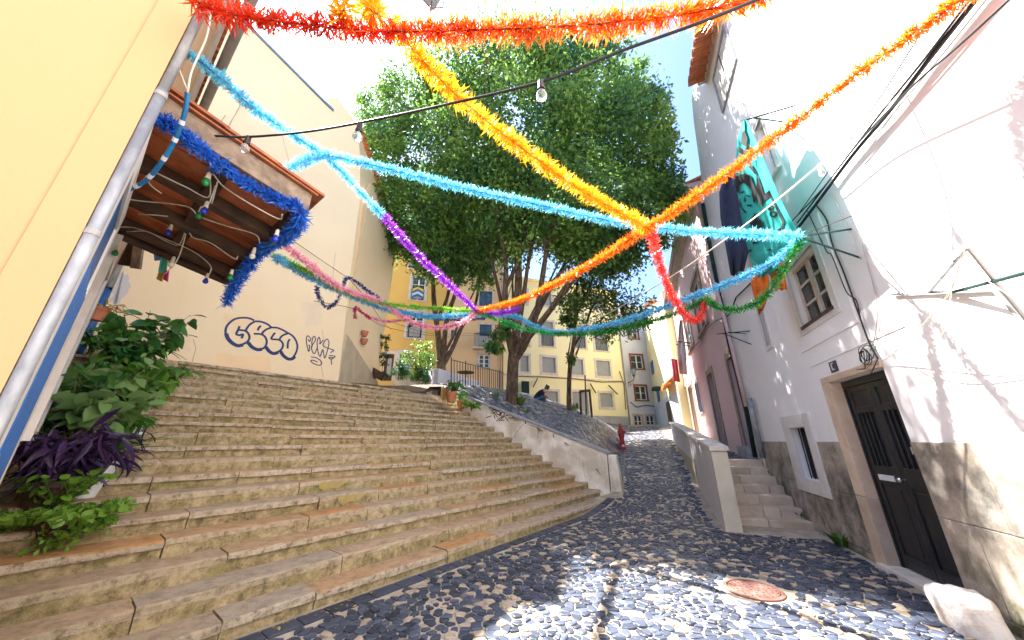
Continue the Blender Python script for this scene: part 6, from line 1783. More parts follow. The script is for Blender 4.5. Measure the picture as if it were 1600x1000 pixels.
garland('green_garland', 'bright green tinsel garland below the light blue one before the yellow block', 'green_foil', [V7, (775, 499, 7.4), (820, 514, 7.5), (866, 522, 7.5)], .082, .010, 9, .012)
garland('green_garland', 'dark green tinsel garland from the yellow block to the coral loop', 'dark_green_foil', [(866, 522, 7.5), (920, 521, 7.0), (980, 511, 6.5), (1040, 495, 6.0), (1080, 480, 5.6), (1103, 466, 5.4)], .08, .010, 9, .012)
garland('green_garland', 'dark green tinsel garland sagging from the coral loop up to the bracket', 'dark_green_foil', [(1103, 466, 5.4), (1122, 480, 5.1), (1148, 484, 4.9), (1180, 475, 4.7), (1208, 448, 4.5), (1232, 408, 4.35), (1252, 374, 4.25)], .082, .009, 9, .011)
garland('lime_garland', 'lime green tinsel garland from the porch to the meeting point', 'lime_foil', [(428, 398, 4.8), (480, 424, 5.2), (540, 456, 5.8), (600, 474, 6.4), (670, 481, 7.0), V7], .075, .010, 9, .012)
garland('pink_garland', 'pale pink tinsel garland looping from porch corner under the trees', 'pink_foil', [(436, 376, 4.5), (480, 410, 5.0), (530, 448, 5.6), (598, 473, 6.4), (620, 490, 6.6), (650, 506, 6.9), (690, 512, 7.1), (725, 502, 7.2), V7], .082, .009, 9, .012)
garland('pink_garland', 'short thin pink tinsel strand in front of the ochre house', 'pink_foil', [(577, 496, 6.6), (600, 502, 6.7), (630, 500, 6.8), (643, 495, 6.8)], .06, .010, 8, .012)
garland('magenta_garland', 'short magenta tinsel scrap hanging by the cream house corner', 'magenta_foil', [(555, 497, 6.5), (555, 480, 6.5), (566, 489, 6.5), (578, 497, 6.6)], .055, .010, 8, .012)
garland('navy_garland', 'navy tinsel garland looped low across the cream wall', 'navy_foil', [(494, 446, 6.6), (499, 466, 6.6), (513, 480, 6.7), (527, 470, 6.7), (536, 448, 6.7), (546, 434, 6.8), (580, 458, 7.2), (620, 483, 7.6), (680, 498, 8.0), (740, 499, 8.2), (790, 488, 8.3)], .06, .010, 8, .012)
garland('cobalt_garland', 'thick cobalt blue tinsel along the front edge of the porch', 'cobalt_foil', [(236, 186, 2.36), (262, 192, 2.42), (300, 222, 2.55), (350, 262, 2.72), (400, 296, 2.9), (440, 313, 3.02), (466, 320, 3.1)], .085, .0075, 12, .013, ragged=.35)
garland('cobalt_garland', 'thick cobalt blue tinsel drooping from the porch end into a tail', 'cobalt_foil', [(466, 320, 3.1), (470, 345, 3.15), (445, 372, 3.4), (412, 390, 3.7), (385, 420, 3.9), (365, 450, 4.0), (352, 475, 4.0)], .085, .008, 12, .013, ragged=.35)

# ================================================================== LAMP STRINGS
M_BULBG = mat('clear_bulb_glass', (.93, .94, .93), (.88, .88, .86), .04, 5, spec=.6)
M_BULBG.node_tree.nodes['Principled BSDF'].inputs['Transmission Weight'].default_value = .85
M_BULBG.node_tree.nodes['Principled BSDF'].inputs['IOR'].default_value = 1.2
M_SOCKB = mat('black_lamp_holder', (.03, .022, .018), (.02, .015, .012), .5, 6)
M_SOCKW = mat('cream_lamp_holder', (.62, .56, .45), (.5, .44, .34), .5, 6)
MATS['bulb_green'] = mat('green_lacquered_bulb', (.01, .22, .05), (.01, .16, .04), .25, 5)
MATS['bulb_blue'] = mat('blue_lacquered_bulb', (.015, .04, .42), (.01, .03, .3), .25, 5)
MATS['bulb_white'] = mat('white_bulb', (.66, .62, .54), (.6, .56, .48), .25, 5)
def lamp(parent, p, down, sock, bulb, k=1.0):
    sb = MB().lathe(p, [(.008 * k, -.01 * k), (.016 * k, 0), (.018 * k, .045 * k), (.021 * k, .05 * k), (.021 * k, .062 * k)], 12, axis=down).build('socket', sock, parent, smooth=False)
    q = Vector(p) + Vector(down).normalized() * .060 * k
    MB().lathe(q, [(.012 * k, 0), (.015 * k, .012 * k), (.026 * k, .03 * k), (.030 * k, .048 * k), (.026 * k, .064 * k), (.014 * k, .075 * k), (.003 * k, .079 * k)], 14, axis=down).build('bulb', bulb, sb, smooth=True)
def lamp_string(name, label, nodes_, rad, m, lamps, sock, bulb, k=1.0, down=(0, 0, -1), group='festoon lamp strings over the street'):
    P = smooth_path([at(*n) for n in nodes_], 8)
    t = thing(name, label, 'string lights', tuple(P[len(P) // 2]), group)
    MB().tube(P, rad, 7).build('cable', m, t, smooth=True)
    for (x, y, tt) in lamps: lamp(t, at(x, y, tt) - Vector((0, 0, rad)), down, sock, bulb, k)
    return t
lamp_string('festoon_lights', 'black festoon cable with clear bulbs from porch to upper right', [(330, 212, 2.7), (385, 214, 2.65), (470, 207, 2.55), (560, 192, 2.4), (690, 165, 2.25), (845, 128, 2.0), (970, 80, 1.85), (1100, 33, 1.7), (1230, -20, 1.6)], .0085, M_BLACK, [(845, 126, 2.0), (389, 213, 2.65), (563, 193, 2.4)], M_SOCKB, M_BULBG, 1.12)
lamp_string('festoon_lights', 'white festoon cable with clear bulbs rising to the white house', [(905, 512, 8.2), (950, 490, 7.2), (1000, 462, 6.2), (1065, 422, 5.4), (1150, 362, 4.6), (1215, 312, 4.2), (1280, 258, 3.8), (1330, 214, 3.6), (1410, 140, 3.4)], .010, M_WIREW, [(1279, 257, 3.8), (1064, 422, 5.4), (967, 482, 6.9)], M_WPLAST, M_BULBG, 1.1)
pl_ = thing('porch_lights', 'looping cream wire with coloured bulbs under the porch', 'string lights', tuple(SD(.3, 4.4, 3.6)))
def wire(parent, nodes_, r=.0055, m=None):
    MB().tube(smooth_path([at(n[0], n[1], n[2] * .93) for n in nodes_], 6), r, 5).build('wire', m or M_WIREW, parent, smooth=True)
wire(pl_, [(240, 268, 2.95), (290, 292, 3.1), (326, 308, 3.15), (330, 272, 3.0), (350, 292, 3.1), (390, 318, 3.2), (435, 342, 3.3), (441, 335, 3.2)])
wire(pl_, [(193, 310, 3.3), (220, 314, 3.4), (290, 322, 3.5), (312, 338, 3.6), (350, 352, 3.7), (398, 366, 3.75), (406, 380, 3.75)])
wire(pl_, [(180, 355, 3.9), (210, 356, 4.0), (250, 370, 4.1), (300, 392, 4.2), (328, 414, 4.2), (328, 428, 4.2)])
wire(pl_, [(198, 362, 4.0), (230, 362, 4.0), (258, 376, 4.05), (280, 382, 4.05), (293, 353, 3.9), (300, 370, 3.9), (330, 380, 3.95), (365, 404, 4.0), (372, 400, 4.0)])
wire(pl_, [(293, 353, 3.9), (286, 382, 4.0), (276, 408, 4.0), (258, 428, 4.0)])
wire(pl_, [(228, 275, 3.0), (236, 290, 3.1), (252, 302, 3.2)])
wire(pl_, [(337, 290, 3.1), (327, 318, 3.15)]); wire(pl_, [(340, 284, 3.05), (331, 318, 3.2)])
wire(pl_, [(215, 335, 3.5), (240, 336, 3.5), (262, 338, 3.6)])
for x, y, tt, b in ((327, 277, 2.95, 'bulb_green'), (324, 322, 3.2, 'bulb_blue'), (316, 330, 3.3, 'bulb_green'), (268, 358, 3.7, 'bulb_blue'), (185, 390, 4.0, 'bulb_green'), (272, 408, 4.0, 'bulb_white'), (325, 434, 4.2, 'bulb_blue'), (363, 428, 4.0, 'bulb_green'), (398, 394, 3.75, 'bulb_white'), (434, 366, 3.3, 'bulb_blue')):
    lamp(pl_, at(x, y - 6, tt * .93), (0, 0, -1), M_SOCKW, MATS[b], .9)
# loose cable, blue hose
hs = thing('hose', 'blue hose wrapped with white tape hanging beside the downpipe', 'hose', tuple(at(270, 220, 2.3)))
P = smooth_path([at(293, 145, 2.3), at(289, 175, 2.32), at(275, 215, 2.36), (at(255, 250, 2.4)), at(228, 282, 2.46), at(194, 300, 2.5)], 6)
MB().tube(P, .014, 8).build('tube', mat('blue_hose', (.01, .17, .40), (.008, .12, .3), .5, 8), hs, smooth=True)
for i in (8, 12, 17, 22, 26):
    MB().tube([P[i], P[i + 1]], .0158, 8).build('tape', M_WPLAST, hs)
wire(hs, [(293, 145, 2.3), (300, 110, 2.3), (322, 60, 2.35), (330, 20, 2.4)]); wire(hs, [(293, 142, 2.3), (278, 105, 2.3), (268, 82, 2.25)])
# ================================================================== WALL CABLES, BRACKETS AND WASHING ON THE WHITE HOUSE
def hpw(x, y, o): return FR.hp(x, y, o)
cbl = thing('wall_cables', 'bundle of black service cables running along the white house', 'cables', tuple(hpw(1330, 250, .06)))
def cab(lst, r=.012, m=None, off=.05, nm='cable'):
    MB().tube(smooth_path([hpw(x, y, o if o is not None else off) for x, y, o in lst], 5), r, 6).build(nm, m or M_BLACK, cbl, smooth=True)
n_ = None
cab([(1540, -20, .06), (1450, 95, .06), (1385, 180, .07), (1328, 248, .06), (1250, 352, .07), (1190, 425, .06), (1150, 465, .05)], .022)
cab([(1530, -20, .10), (1440, 98, .09), (1380, 172, .1), (1320, 250, .09), (1246, 348, .08)], .012)
cab([(1556, -20, .06), (1470, 88, .06), (1400, 172, .06), (1336, 250, .06)], .010, M_GUTTER)
cab([(1620, -40, .4), (1500, 70, .35), (1420, 140, .3), (1340, 225, .2), (1285, 295, .15), (1238, 345, .1)], .010)
cab([(1440, 50, .08), (1370, 160, .1), (1300, 260, .12), (1245, 338, .1)], .007)
cab([(1275, 320, .03), (1292, 345, .03), (1300, 380, .03), (1320, 430, .03), (1345, 500, .03), (1360, 540, .03), (1372, 560, .03)], .010)
cab([(1262, 330, .03), (1290, 390, .03), (1300, 400, .04), (1322, 455, .04), (1338, 470, .03), (1348, 510, .03), (1370, 558, .03)], .007)
cab([(1372, 560, .04), (1365, 575, .05), (1360, 585, .05)], .006)
cab([(1150, 465, .05), (1140, 490, .06), (1128, 497, .06), (1110, 508, .08), (1095, 530, .06), (1080, 548, .06), (1072, 556, .05), (1068, 575, .04)], .02)
cab([(1338, 330, .02), (1352, 400, .02), (1370, 470, .02), (1368, 520, .02), (1360, 548, .02)], .006, M_GUTTER)
cab([(1300, 300, .02), (1330, 370, .02), (1345, 405, .02)], .005, M_WIREW)
coil = thing('cable_coil', 'loose coil of thin black cable above the black door', 'cable', tuple(hpw(1362, 558, .05)))
mb = MB(); pts = []
u0_, z0_ = FR.hit(1361, 558)
for i in range(90):
    a = i / 90 * 2 * math.pi * 5.3; rr = .10 + .03 * math.sin(i * .37)
    pts.append(FR.P(u0_ + rr * math.cos(a) + .04 * math.sin(a * .21), z0_ + rr * .9 * math.sin(a) + .03 * math.cos(a * .3), .05 + .02 * math.sin(a * .5)))
mb.tube(pts, .0045, 5); mb.build('loops', M_BLACK, coil)
MB().tube([pts[-1], hpw(1352, 576, .04), hpw(1338, 577, .03)], .0045, 5).build('tail', M_BLACK, coil)
def bracket(name, label, bars, m, r=.014, group='iron clothes line brackets on the white house'):
    t = thing(name, label, 'bracket', tuple(hpw(*bars[0][0])), group)
    for i, (p, q) in enumerate(bars):
        MB().tube([hpw(*p), hpw(*q)], r, 7).build('rod', m if not isinstance(m, list) else m[i], t)
    return t
tb = toAB(*at(*TIP).xy)[1]; oT = 2.9 - tb
bracket('line_bracket', 'green iron bracket holding the blue and green garlands', [((1330, 358, 0), (1252, 369, oT)), ((1345, 403, 0), (1254, 372, oT))], M_DGREEN, .013)
bracket('line_bracket', 'green iron bracket carrying the top of the turquoise banner', [((1242, 165, 0), (1160, 189, .62)), ((1222, 190, 0), (1176, 184, .5))], M_DGREEN, .013)
bracket('line_bracket', 'thin rusty rod bracket above the green garland bracket', [((1358, 327, 0), (1262, 364, .55)), ((1261, 118, .0), (1190, 172, .45))], M_DARKW, .006)
bracket('line_bracket', 'large grey drying frame sticking out of the sunlit wall', [((1392, 460, .03), (1554, 451, .03)), ((1452, 456, .03), (1512, 386, .5)), ((1512, 386, .5), (1606, 503, .06)), ((1552, 452, .03), (1608, 512, .03))], [M_ZINC, M_ZINC, M_GUTTER, M_GUTTER], .014)
bracket('line_bracket', 'dark rod projecting across the large grey drying frame', [((1486, 457, .03), (1612, 424, .5))], M_DGREEN, .014)
bracket('line_bracket', 'green bracket by the drainpipe of the pink house', [((1172, 517, 0), (1120, 522, .5)), ((1174, 538, 0), (1130, 521, .42)), ((1165, 521, 0), (1138, 519, .4))], M_DGREEN, .013)
wl_ = thing('clothes_line', 'slack pale cord hanging from the grey drying frame', 'cord', tuple(hpw(1460, 500, .3)))
def cordw(lst, r=.005, m=None):
    MB().tube(smooth_path([hpw(*p) for p in lst], 6), r, 5).build('cord', m or M_WIREW, wl_)
cordw([(1512, 388, .5), (1500, 410, .45), (1485, 455, .4), (1440, 510, .3), (1395, 553, .1), (1375, 566, .04)])
cordw([(1486, 456, .3), (1480, 500, .3), (1465, 530, .25), (1440, 550, .2), (1410, 556, .15), (1395, 552, .1)])
cordw([(1358, 327, .3), (1372, 322, .3), (1388, 340, .3), (1400, 358, .3), (1415, 365, .3)]); cordw([(1358, 330, .3), (1380, 342, .25), (1420, 352, .2), (1448, 361, .2)])
cordw([(1338, 300, .2), (1400, 350, .3), (1460, 385, .35), (1560, 450, .35), (1615, 490, .35)], .0035)
# turquoise printed banner with navy cloth behind and orange shawl below
OB = .62
bn = thing('banner', 'turquoise printed banner with black portrait hanging from the bracket', 'banner', tuple(hpw(1195, 290, OB)))
Lf = [(1160, 189), (1152, 222), (1150, 262), (1153, 300), (1158, 335), (1165, 375), (1174, 408), (1182, 432)]
Rt = [(1166, 187), (1178, 212), (1190, 240), (1202, 268), (1215, 300), (1230, 332), (1246, 360), (1214, 412)]
mb = MB(); NC = 6
vs = []
for (l, r_) in zip(Lf, Rt):
    for c in range(NC + 1):
        f = c / NC; vs.append(tuple(hpw(l[0] + (r_[0] - l[0]) * f, l[1] + (r_[1] - l[1]) * f, OB + .018 * math.sin(f * 9 + l[1] * .02))))
fs = [(i * (NC + 1) + j, i * (NC + 1) + j + 1, (i + 1) * (NC + 1) + j + 1, (i + 1) * (NC + 1) + j) for i in range(len(Lf) - 1) for j in range(NC)]
mb.add(vs, fs)
M_TURQ = thin('turquoise_cloth', (.05, .50, .46), (.05, .50, .46), .8, .35, .2)
cl = mb.build('cloth', M_TURQ, bn, smooth=True)
sm_ = cl.modifiers.new('thick', 'SOLIDIFY'); sm_.thickness = .004
def prt(mbp, pts): mbp.poly([hpw(x, y, OB + .024 + .0) for x, y in pts])
bz = lambda x, y: (1110 + x / 2.855, 150 + y / 2.855)
mb = MB()
for shp in ([(150, 150), (165, 190), (160, 225), (135, 215), (140, 165)], [(125, 225), (150, 240), (170, 215), (178, 235), (150, 262), (126, 250)],
            [(178, 300), (205, 345), (200, 352), (172, 318)], [(110, 360), (150, 345), (178, 355), (190, 390), (205, 420), (200, 480), (190, 470), (182, 420), (150, 385), (130, 400), (128, 440), (112, 410)],
            [(135, 428), (150, 424), (150, 430), (136, 434)], [(162, 440), (178, 446), (176, 452), (162, 447)], [(152, 445), (160, 470), (150, 472)], [(160, 484), (185, 484), (180, 492), (166, 492)], [(128, 450), (140, 500), (165, 520), (150, 520), (132, 490)],
            [(205, 345), (228, 400), (240, 440), (262, 420), (272, 450), (235, 470), (222, 500), (205, 440)], [(262, 420), (330, 560), (322, 598), (290, 602), (292, 594), (316, 588), (320, 562), (258, 432)],
            [(200, 520), (215, 560), (205, 565), (222, 610), (185, 570), (190, 600), (170, 560)], [(225, 548), (236, 590), (220, 595), (212, 560)], [(172, 620), (200, 690), (190, 660), (215, 655), (180, 615)], [(168, 690), (184, 682), (182, 692), (172, 696)], [(270, 680), (240, 690), (270, 688)]):
    prt(mb, [bz(*q) for q in shp])
for (cx_, cy_, rx, ry) in ((268, 497, 15, 13), (280, 527, 17, 15)):
    ring = []
    for k in range(13):
        a = 2 * math.pi * k / 12
        ring.append((cx_ + rx * math.cos(a), cy_ + ry * math.sin(a)))
    inn = [(cx_ + (x - cx_) * .45, cy_ + (y - cy_) * .45) for x, y in ring]
    for k in range(12): prt(mb, [bz(*ring[k]), bz(*ring[k + 1]), bz(*inn[k + 1]), bz(*inn[k])])
mb.build('print', M_BLACKINK, bn)
def cloth(name, label, cat, cols, m, off, group=None, wav=.03, thick=.006, rag=0):
    """hanging cloth given by left and right edge readings from top to bottom"""
    L, Rr = cols; vs = []; NC = 8
    for i, (l, r_) in enumerate(zip(L, Rr)):
        for c in range(NC + 1):
            f = c / NC
            dy = (rag * random.uniform(-1, 1)) if i == len(L) - 1 else 0
            vs.append(tuple(hpw(l[0] + (r_[0] - l[0]) * f, l[1] + (r_[1] - l[1]) * f + dy, off + wav * math.sin(f * 10 + i * .25))))
    fs = [(i * (NC + 1) + j, i * (NC + 1) + j + 1, (i + 1) * (NC + 1) + j + 1, (i + 1) * (NC + 1) + j) for i in range(len(L) - 1) for j in range(NC)]
    o = MB().add(vs, fs).build(name, m, None, smooth=True); s = o.modifiers.new('thick', 'SOLIDIFY'); s.thickness = thick
    return tag(o, label, cat, group)
cloth('navy_cloth', 'dark navy cloth hanging behind the turquoise banner', 'cloth', ([(1134, 272), (1124, 300), (1126, 340), (1134, 385), (1142, 430)], [(1152, 262), (1156, 300), (1166, 340), (1172, 385), (1160, 434)]), mat('navy_cloth', (.03, .045, .11), (.02, .03, .07), .9, 5), .42)
cloth('orange_shawl', 'long orange fringed shawl hanging below the turquoise banner', 'shawl', ([(1170, 418), (1174, 445), (1180, 470), (1186, 492)], [(1198, 416), (1202, 442), (1200, 462), (1192, 484)]), mat('orange_shawl', (.70, .17, .015), (.55, .11, .01), .9, 6), .5, rag=3)
cloth('orange_shawl', 'shorter orange cloth tail beside the long fringed shawl', 'shawl', ([(1200, 414), (1205, 435), (1212, 455)], [(1222, 410), (1226, 432), (1229, 452)]), MATS['orange_shawl'], .42, rag=3)
cloth('turquoise_scarf', 'small turquoise fringed cloth under the banner end', 'cloth', ([(1176, 412), (1180, 424), (1186, 434)], [(1216, 404), (1214, 418), (1206, 428)]), M_TURQ, .57, rag=3)
cloth('red_towel', 'red towel drying on the pink house', 'towel', ([(1048, 560), (1050, 575), (1052, 596)], [(1058, 562), (1060, 578), (1063, 597)]), mat('red_towel', (.55, .02, .05), (.42, .015, .04), .9, 8), .9)
cloth('pale_garment', 'pale pink spotted garment drying on the pink house', 'garment', ([(1062, 500), (1060, 520), (1058, 550), (1062, 584)], [(1066, 500), (1068, 520), (1072, 548), (1074, 586)]), mat('pale_pink_cloth', (.62, .52, .54), (.5, .36, .4), .9, 12), .7)
dr_ = thing('drying_rack', 'weathered wooden drying rack on the pink house', 'rack', tuple(hpw(1068, 538, .5)))
for p, q in (((1057, 538, .8), (1078, 541, .3)), ((1060, 534, .9), (1078, 536, .3)), ((1066, 532, .7), (1070, 548, .4))): MB().tube([hpw(*p), hpw(*q)], .03, 6).build('slat', M_GREYW_, dr_)

# ================================================================== LANTERNS
def lantern(name, label, p, sc, arm_to, F, scroll=True, group='wrought iron street lanterns'):
    t = thing(name, label, 'street lantern', tuple(p), group)
    p = Vector(p)
    mb = MB()
    mb.lathe(p + Vector((0, 0, .62 * sc)), [(.02 * sc, .22 * sc), (.06 * sc, .18 * sc), (.05 * sc, .12 * sc), (.22 * sc, 0), (.24 * sc, -.03 * sc)][::-1], 6); mb.build('cap', M_IRON, t)
    MB().lathe(p + Vector((0, 0, .10 * sc)), [(.10 * sc, 0), (.20 * sc, .48 * sc)], 6).build('glass', mat('lantern_glass', (.30, .36, .42), (.24, .3, .36), .15, 4), t)
    mb = MB()
    for k in range(6):
        a = math.pi * 2 * k / 6; mb.bar(p + Vector((.10 * math.cos(a), .10 * math.sin(a), .10)) * 1.0 if sc == 1 else p + Vector((.10 * sc * math.cos(a), .10 * sc * math.sin(a), .10 * sc)), p + Vector((.205 * sc * math.cos(a), .205 * sc * math.sin(a), .58 * sc)), .022 * sc)
    mb.build('frame', M_IRON, t)
    MB().lathe(p, [(.03 * sc, -.10 * sc), (.07 * sc, 0), (.11 * sc, .09 * sc), (.11 * sc, .11 * sc)], 8).build('base', M_IRON, t)
    if arm_to is not None:
        q = Vector(arm_to)
        mb = MB(); mb.tube(smooth_path([p + Vector((0, 0, -.08 * sc)), p.lerp(q, .12) + Vector((0, 0, -.26 * sc)), p.lerp(q, .5) + Vector((0, 0, -.22 * sc)), q + Vector((0, 0, -.2 * sc))], 5), .022 * sc, 6)
        for f, rr in ((.3, .11), (.55, .13), (.82, .15)):
            c = p.lerp(q, f) + Vector((0, 0, -.22 * sc - rr * sc)); d = (q - p).normalized(); d.z = 0
            mb.tube([c + d * (rr * sc * math.cos(a)) + Vector((0, 0, rr * sc * math.sin(a))) for a in [k * math.pi / 7 for k in range(13)]], .014 * sc, 5)
        mb.build('arm', M_IRON, t)
    return t
pL_ = at(1006, 508, 18.2); qL_ = FR.hp(1047, 522, .02)
lantern('street_lantern', 'wrought iron lantern on scrolled arm beyond the pink house', pL_, 1.15, qL_, FR)
pL_ = FT.hp(990.5, 588, .9); qL_ = FT.hp(981, 594, .02)
lantern('street_lantern', 'wrought iron lantern on the grey white house wall', pL_, 1.1, qL_, FT)
hl = thing('hanging_lantern', 'tip of a dark wire framed lantern hanging at the top edge', 'lantern', tuple(at(673, 12, 3.2)))
c = at(673, 13, 3.2)
mb = MB()
for k in range(4):
    a = k * math.pi / 2 + .4; mb.tube([c, c + Vector((.11 * math.cos(a), .11 * math.sin(a), .10)), c + Vector((.11 * math.cos(a), .11 * math.sin(a), .32)), c + Vector((0, 0, .42))], .006, 5)
mb.tube([c + Vector((0, 0, .42)), c + Vector((0, 0, 1.6))], .006, 5)
mb.build('frame', M_IRON, hl); MB().lathe(c, [(.01, -.04), (.016, -.01), (.006, .01)], 8).build('finial', M_IRON, hl)
MB().lathe(c + Vector((0, 0, .12)), [(.085, 0), (.09, .18)], 4).build('glass', MATS['lantern_glass'], hl)

# ================================================================== HYDRANT, TREE GUARD, STONE, PERSON
hb = ground_hit(973, 701, 9)
hb = AB(15.2, -.80); hb.z = fz(15.2) + .02
r_ = ray(973, 701); tt = 12
while tt < 20:
    p = EYEV + r_ * tt
    if p.z <= fz(toAB(p.x, p.y)[0]) + .02: hb = p; break
    tt += .02
hd = thing('fire_hydrant', 'red cast iron fire hydrant at the left edge of the rising street', 'hydrant', tuple(hb))
K = (hb.y * CP + (hb.z - EYE) * SP) / FPX * 37 / 1.0
MB().lathe(hb, [(.17, -.05), (.17, .03), (.155, .06), (.12, .09), (.105, .22), (.12, .24), (.12, .27), (.10, .29), (.095, .42), (.115, .44), (.125, .50), (.115, .56), (.12, .58), (.12, .61), (.10, .63), (.10, .72), (.115, .74), (.115, .77), (.075, .82), (.07, .90), (.045, .92), (.04, .98), (.02, 1.0)], 16).build('body', M_RED, hd, smooth=False)
for dx, dy, z_, rr, ll in ((1, -.2, .66, .055, .17), (-.3, -1, .66, .055, .14), (-1, .2, .66, .05, .13)):
    ax = Vector((dx, dy, 0)).normalized(); MB().lathe(hb + Vector((0, 0, z_)), [(rr * .8, 0), (rr * .8, ll * .7), (rr * 1.1, ll * .72), (rr * 1.1, ll), (rr * .5, ll * 1.02), (rr * .5, ll * 1.2)], 10, axis=ax).build('outlet', M_RED, hd)
MB().lathe(hb + Vector((-.01, -.135, .11)), [(.05, 0), (.05, .008)], 10, axis=(0, -1, .5)).build('plate', M_WPLAST, hd)
tgp = [ground_hit(908, 648, 9)]
tg = thing('tree_guard', 'brown wooden frame guarding a thin stake on the bank', 'tree guard', tuple(tgp[0]))
dt = (tgp[0].y * CP + (tgp[0].z - EYE) * SP)
for x0, y0, x1, y1, w_ in ((908, 650, 906.5, 611, .09), (925, 652, 921, 609.5, .09), (906, 611.5, 922, 610, .10), (916, 648, 914, 586, .05)):
    MB().bar(at(x0, y0, dt), at(x1, y1, dt + (.15 if w_ == .05 else 0)), w_).build('stake' if w_ == .05 else 'post' if w_ == .09 else 'crosspiece', M_DARKW, tg)
# guard stone by the door
rk = MB()
import bmesh
bm = bmesh.new(); bmesh.ops.create_icosphere(bm, subdivisions=4, radius=1)
_r = ray(1512, 962); rc = EYEV + _r * ((.12 - EYE) / _r.z)
for v in bm.verts:
    n1 = noise.noise(v.co * 1.3 + Vector((3, 1, 2))); n2_ = noise.noise(v.co * 3.4)
    v.co *= 1 + .30 * n1 + .12 * n2_
    v.co = Vector((math.tanh(v.co.x * 1.25) * .20, math.tanh(v.co.y * 1.1) * .27, math.tanh(v.co.z * 1.2) * .30 - .03 ))
    v.co += v.co.normalized() * .012 * noise.noise(v.co * 16)
bm.transform(Matrix.Rotation(R(-20), 4, 'Z')); 
me = bpy.data.meshes.new('guard_stone'); bm.to_mesh(me); bm.free(); me.materials.append(mat('whitewashed_rough_stone', (.74, .70, .66), (.50, .40, .32), .9, 6, .42, .7, bmp=.9, bscale=10, bdist=.02)); me.polygons.foreach_set('use_smooth', [True] * len(me.polygons))
o = bpy.data.objects.new('guard_stone', me); COL.objects.link(o); o.location = rc
tag(o, 'rough whitish guard stone against the dado right of the black door', 'stone')

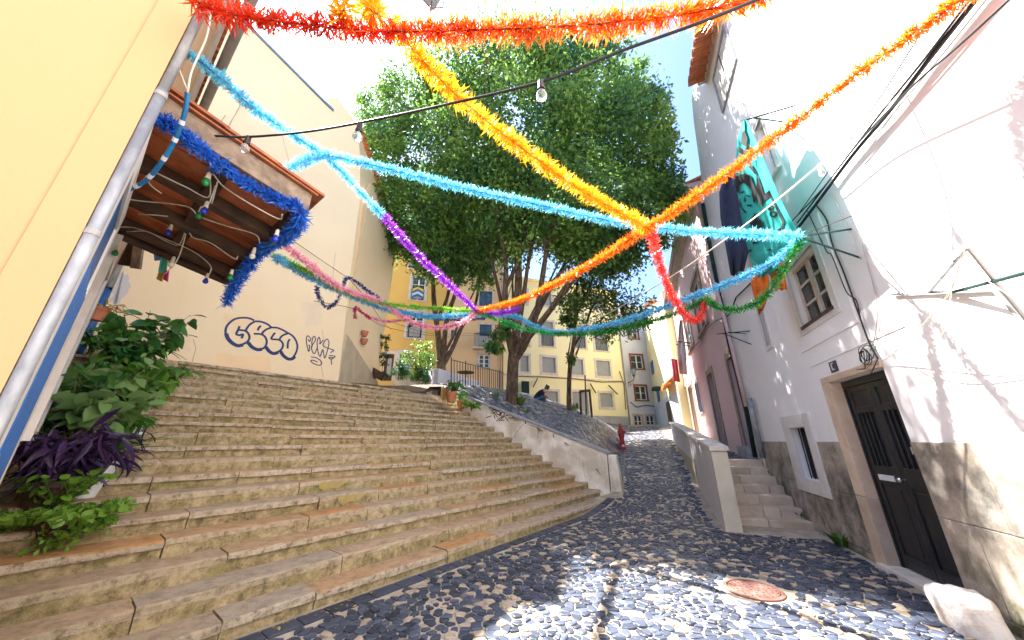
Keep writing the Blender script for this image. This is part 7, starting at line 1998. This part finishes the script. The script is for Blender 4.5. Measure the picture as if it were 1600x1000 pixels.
def person(loc, face, sc=1.0):
    """man seated on the bank bending forward over his knees"""
    t = thing('person', 'person in navy shirt sitting bent forward on the cobbled bank', 'person', tuple(loc))
    f = Vector((math.sin(face), math.cos(face), 0)); r = Vector((f.y, -f.x, 0))
    def W(x, y, z): return Vector(loc) + (r * x + f * y + Vector((0, 0, z))) * sc
    def skin(name, verts, edges, m, sub=2):
        me = bpy.data.meshes.new(name); me.from_pydata([tuple(W(*v[:3])) for v in verts], edges, []); me.materials.append(m)
        o = bpy.data.objects.new(name, me); COL.objects.link(o); o.parent = t; o.matrix_parent_inverse = WM[t.name].inverted(); reg(o, Matrix.Identity(4))
        s = o.modifiers.new('skin', 'SKIN'); s.use_smooth_shade = True
        for v, d in zip(verts, me.skin_vertices[0].data): d.radius = (v[3] * sc, v[4] * sc if len(v) > 4 else v[3] * sc)
        me.skin_vertices[0].data[0].use_root = True
        b = o.modifiers.new('sub', 'SUBSURF'); b.levels = sub; b.render_levels = sub
        return o
    M_SK = mat('skin', (.50, .28, .20), (.46, .25, .18), .6, 6)
    V = [(0, -.05, .12, .12, .09), (0, .08, .32, .12, .09), (0, .26, .50, .13, .09), (0, .36, .58, .09, .07), (0, .44, .62, .055), (0, .50, .66, .075),
         (-.20, .27, .52, .06), (-.25, .42, .34, .047), (-.12, .54, .26, .038), (-.05, .58, .30, .03), (.20, .27, .52, .06), (.25, .42, .34, .047), (.12, .54, .26, .038), (.05, .58, .30, .03),
         (-.12, -.02, .10, .10), (-.18, .38, .26, .085), (-.17, .42, -.12, .055), (-.17, .40, -.22, .05), (-.18, .54, -.26, .04), (.12, -.02, .10, .10), (.18, .38, .26, .085), (.17, .42, -.12, .055), (.17, .40, -.22, .05), (.18, .54, -.26, .04)]
    E = [(0, 1), (1, 2), (2, 3), (3, 4), (4, 5), (2, 6), (6, 7), (7, 8), (8, 9), (2, 10), (10, 11), (11, 12), (12, 13), (0, 14), (14, 15), (15, 16), (16, 17), (17, 18), (0, 19), (19, 20), (20, 21), (21, 22), (22, 23)]
    skin('body', V, E, M_SK)
    skin('shirt', [(0, -.06, .14, .185, .145), (0, .08, .33, .205, .16), (0, .26, .51, .225, .16), (0, .35, .575, .12, .10), (-.205, .27, .515, .09), (-.25, .40, .36, .068), (.205, .27, .515, .09), (.25, .40, .36, .068)], [(0, 1), (1, 2), (2, 3), (2, 4), (4, 5), (2, 6), (6, 7)], mat('navy_shirt', (.010, .012, .03), (.014, .016, .035), .9, 8))
    skin('trousers', [(0, -.05, .10, .18, .13), (-.12, -.01, .10, .11), (-.18, .38, .262, .094), (-.17, .42, -.10, .068), (.12, -.01, .10, .11), (.18, .38, .262, .094), (.17, .42, -.10, .068)], [(0, 1), (1, 2), (2, 3), (0, 4), (4, 5), (5, 6)], mat('blue_jeans', (.03, .07, .17), (.05, .10, .22), .9, 8))
    skin('head', [(0, .56, .60, .055), (0, .56, .68, .088, .10), (0, .55, .75, .085, .09), (0, .62, .62, .05), (0, .665, .665, .017)], [(0, 1), (1, 2), (0, 3), (1, 4)], M_SK)
    skin('hair', [(0, .53, .72, .094, .10), (0, .50, .66, .085, .08), (0, .57, .775, .08, .07)], [(0, 1), (0, 2)], mat('greying_dark_hair', (.10, .08, .08), (.05, .04, .04), .9, 14))
    return t
pp_ = ground_hit(838, 624.5, 9)
person(pp_ + Vector((0, .3, -.12)), R(95), 1.0)
bn_ = MB()
wd_ = thing('wall_wires', 'thin dark wires slung between the cream house and the ochre one', 'wires', tuple(at(600, 480, 11)))
for l_ in ([(452, 372, 9.8), (500, 405, 10.4), (540, 432, 10.6)], [(546, 436, 10.6), (575, 470, 11), (600, 505, 13), (612, 515, 16)], [(490, 470, 10), (560, 485, 11), (600, 510, 14), (680, 525, 18), (740, 524, 22)], [(600, 500, 13), (680, 522, 20), (750, 520, 24)]):
    MB().tube(smooth_path([at(*n) for n in l_], 5), .009, 4).build('wire', M_BLACK, wd_)
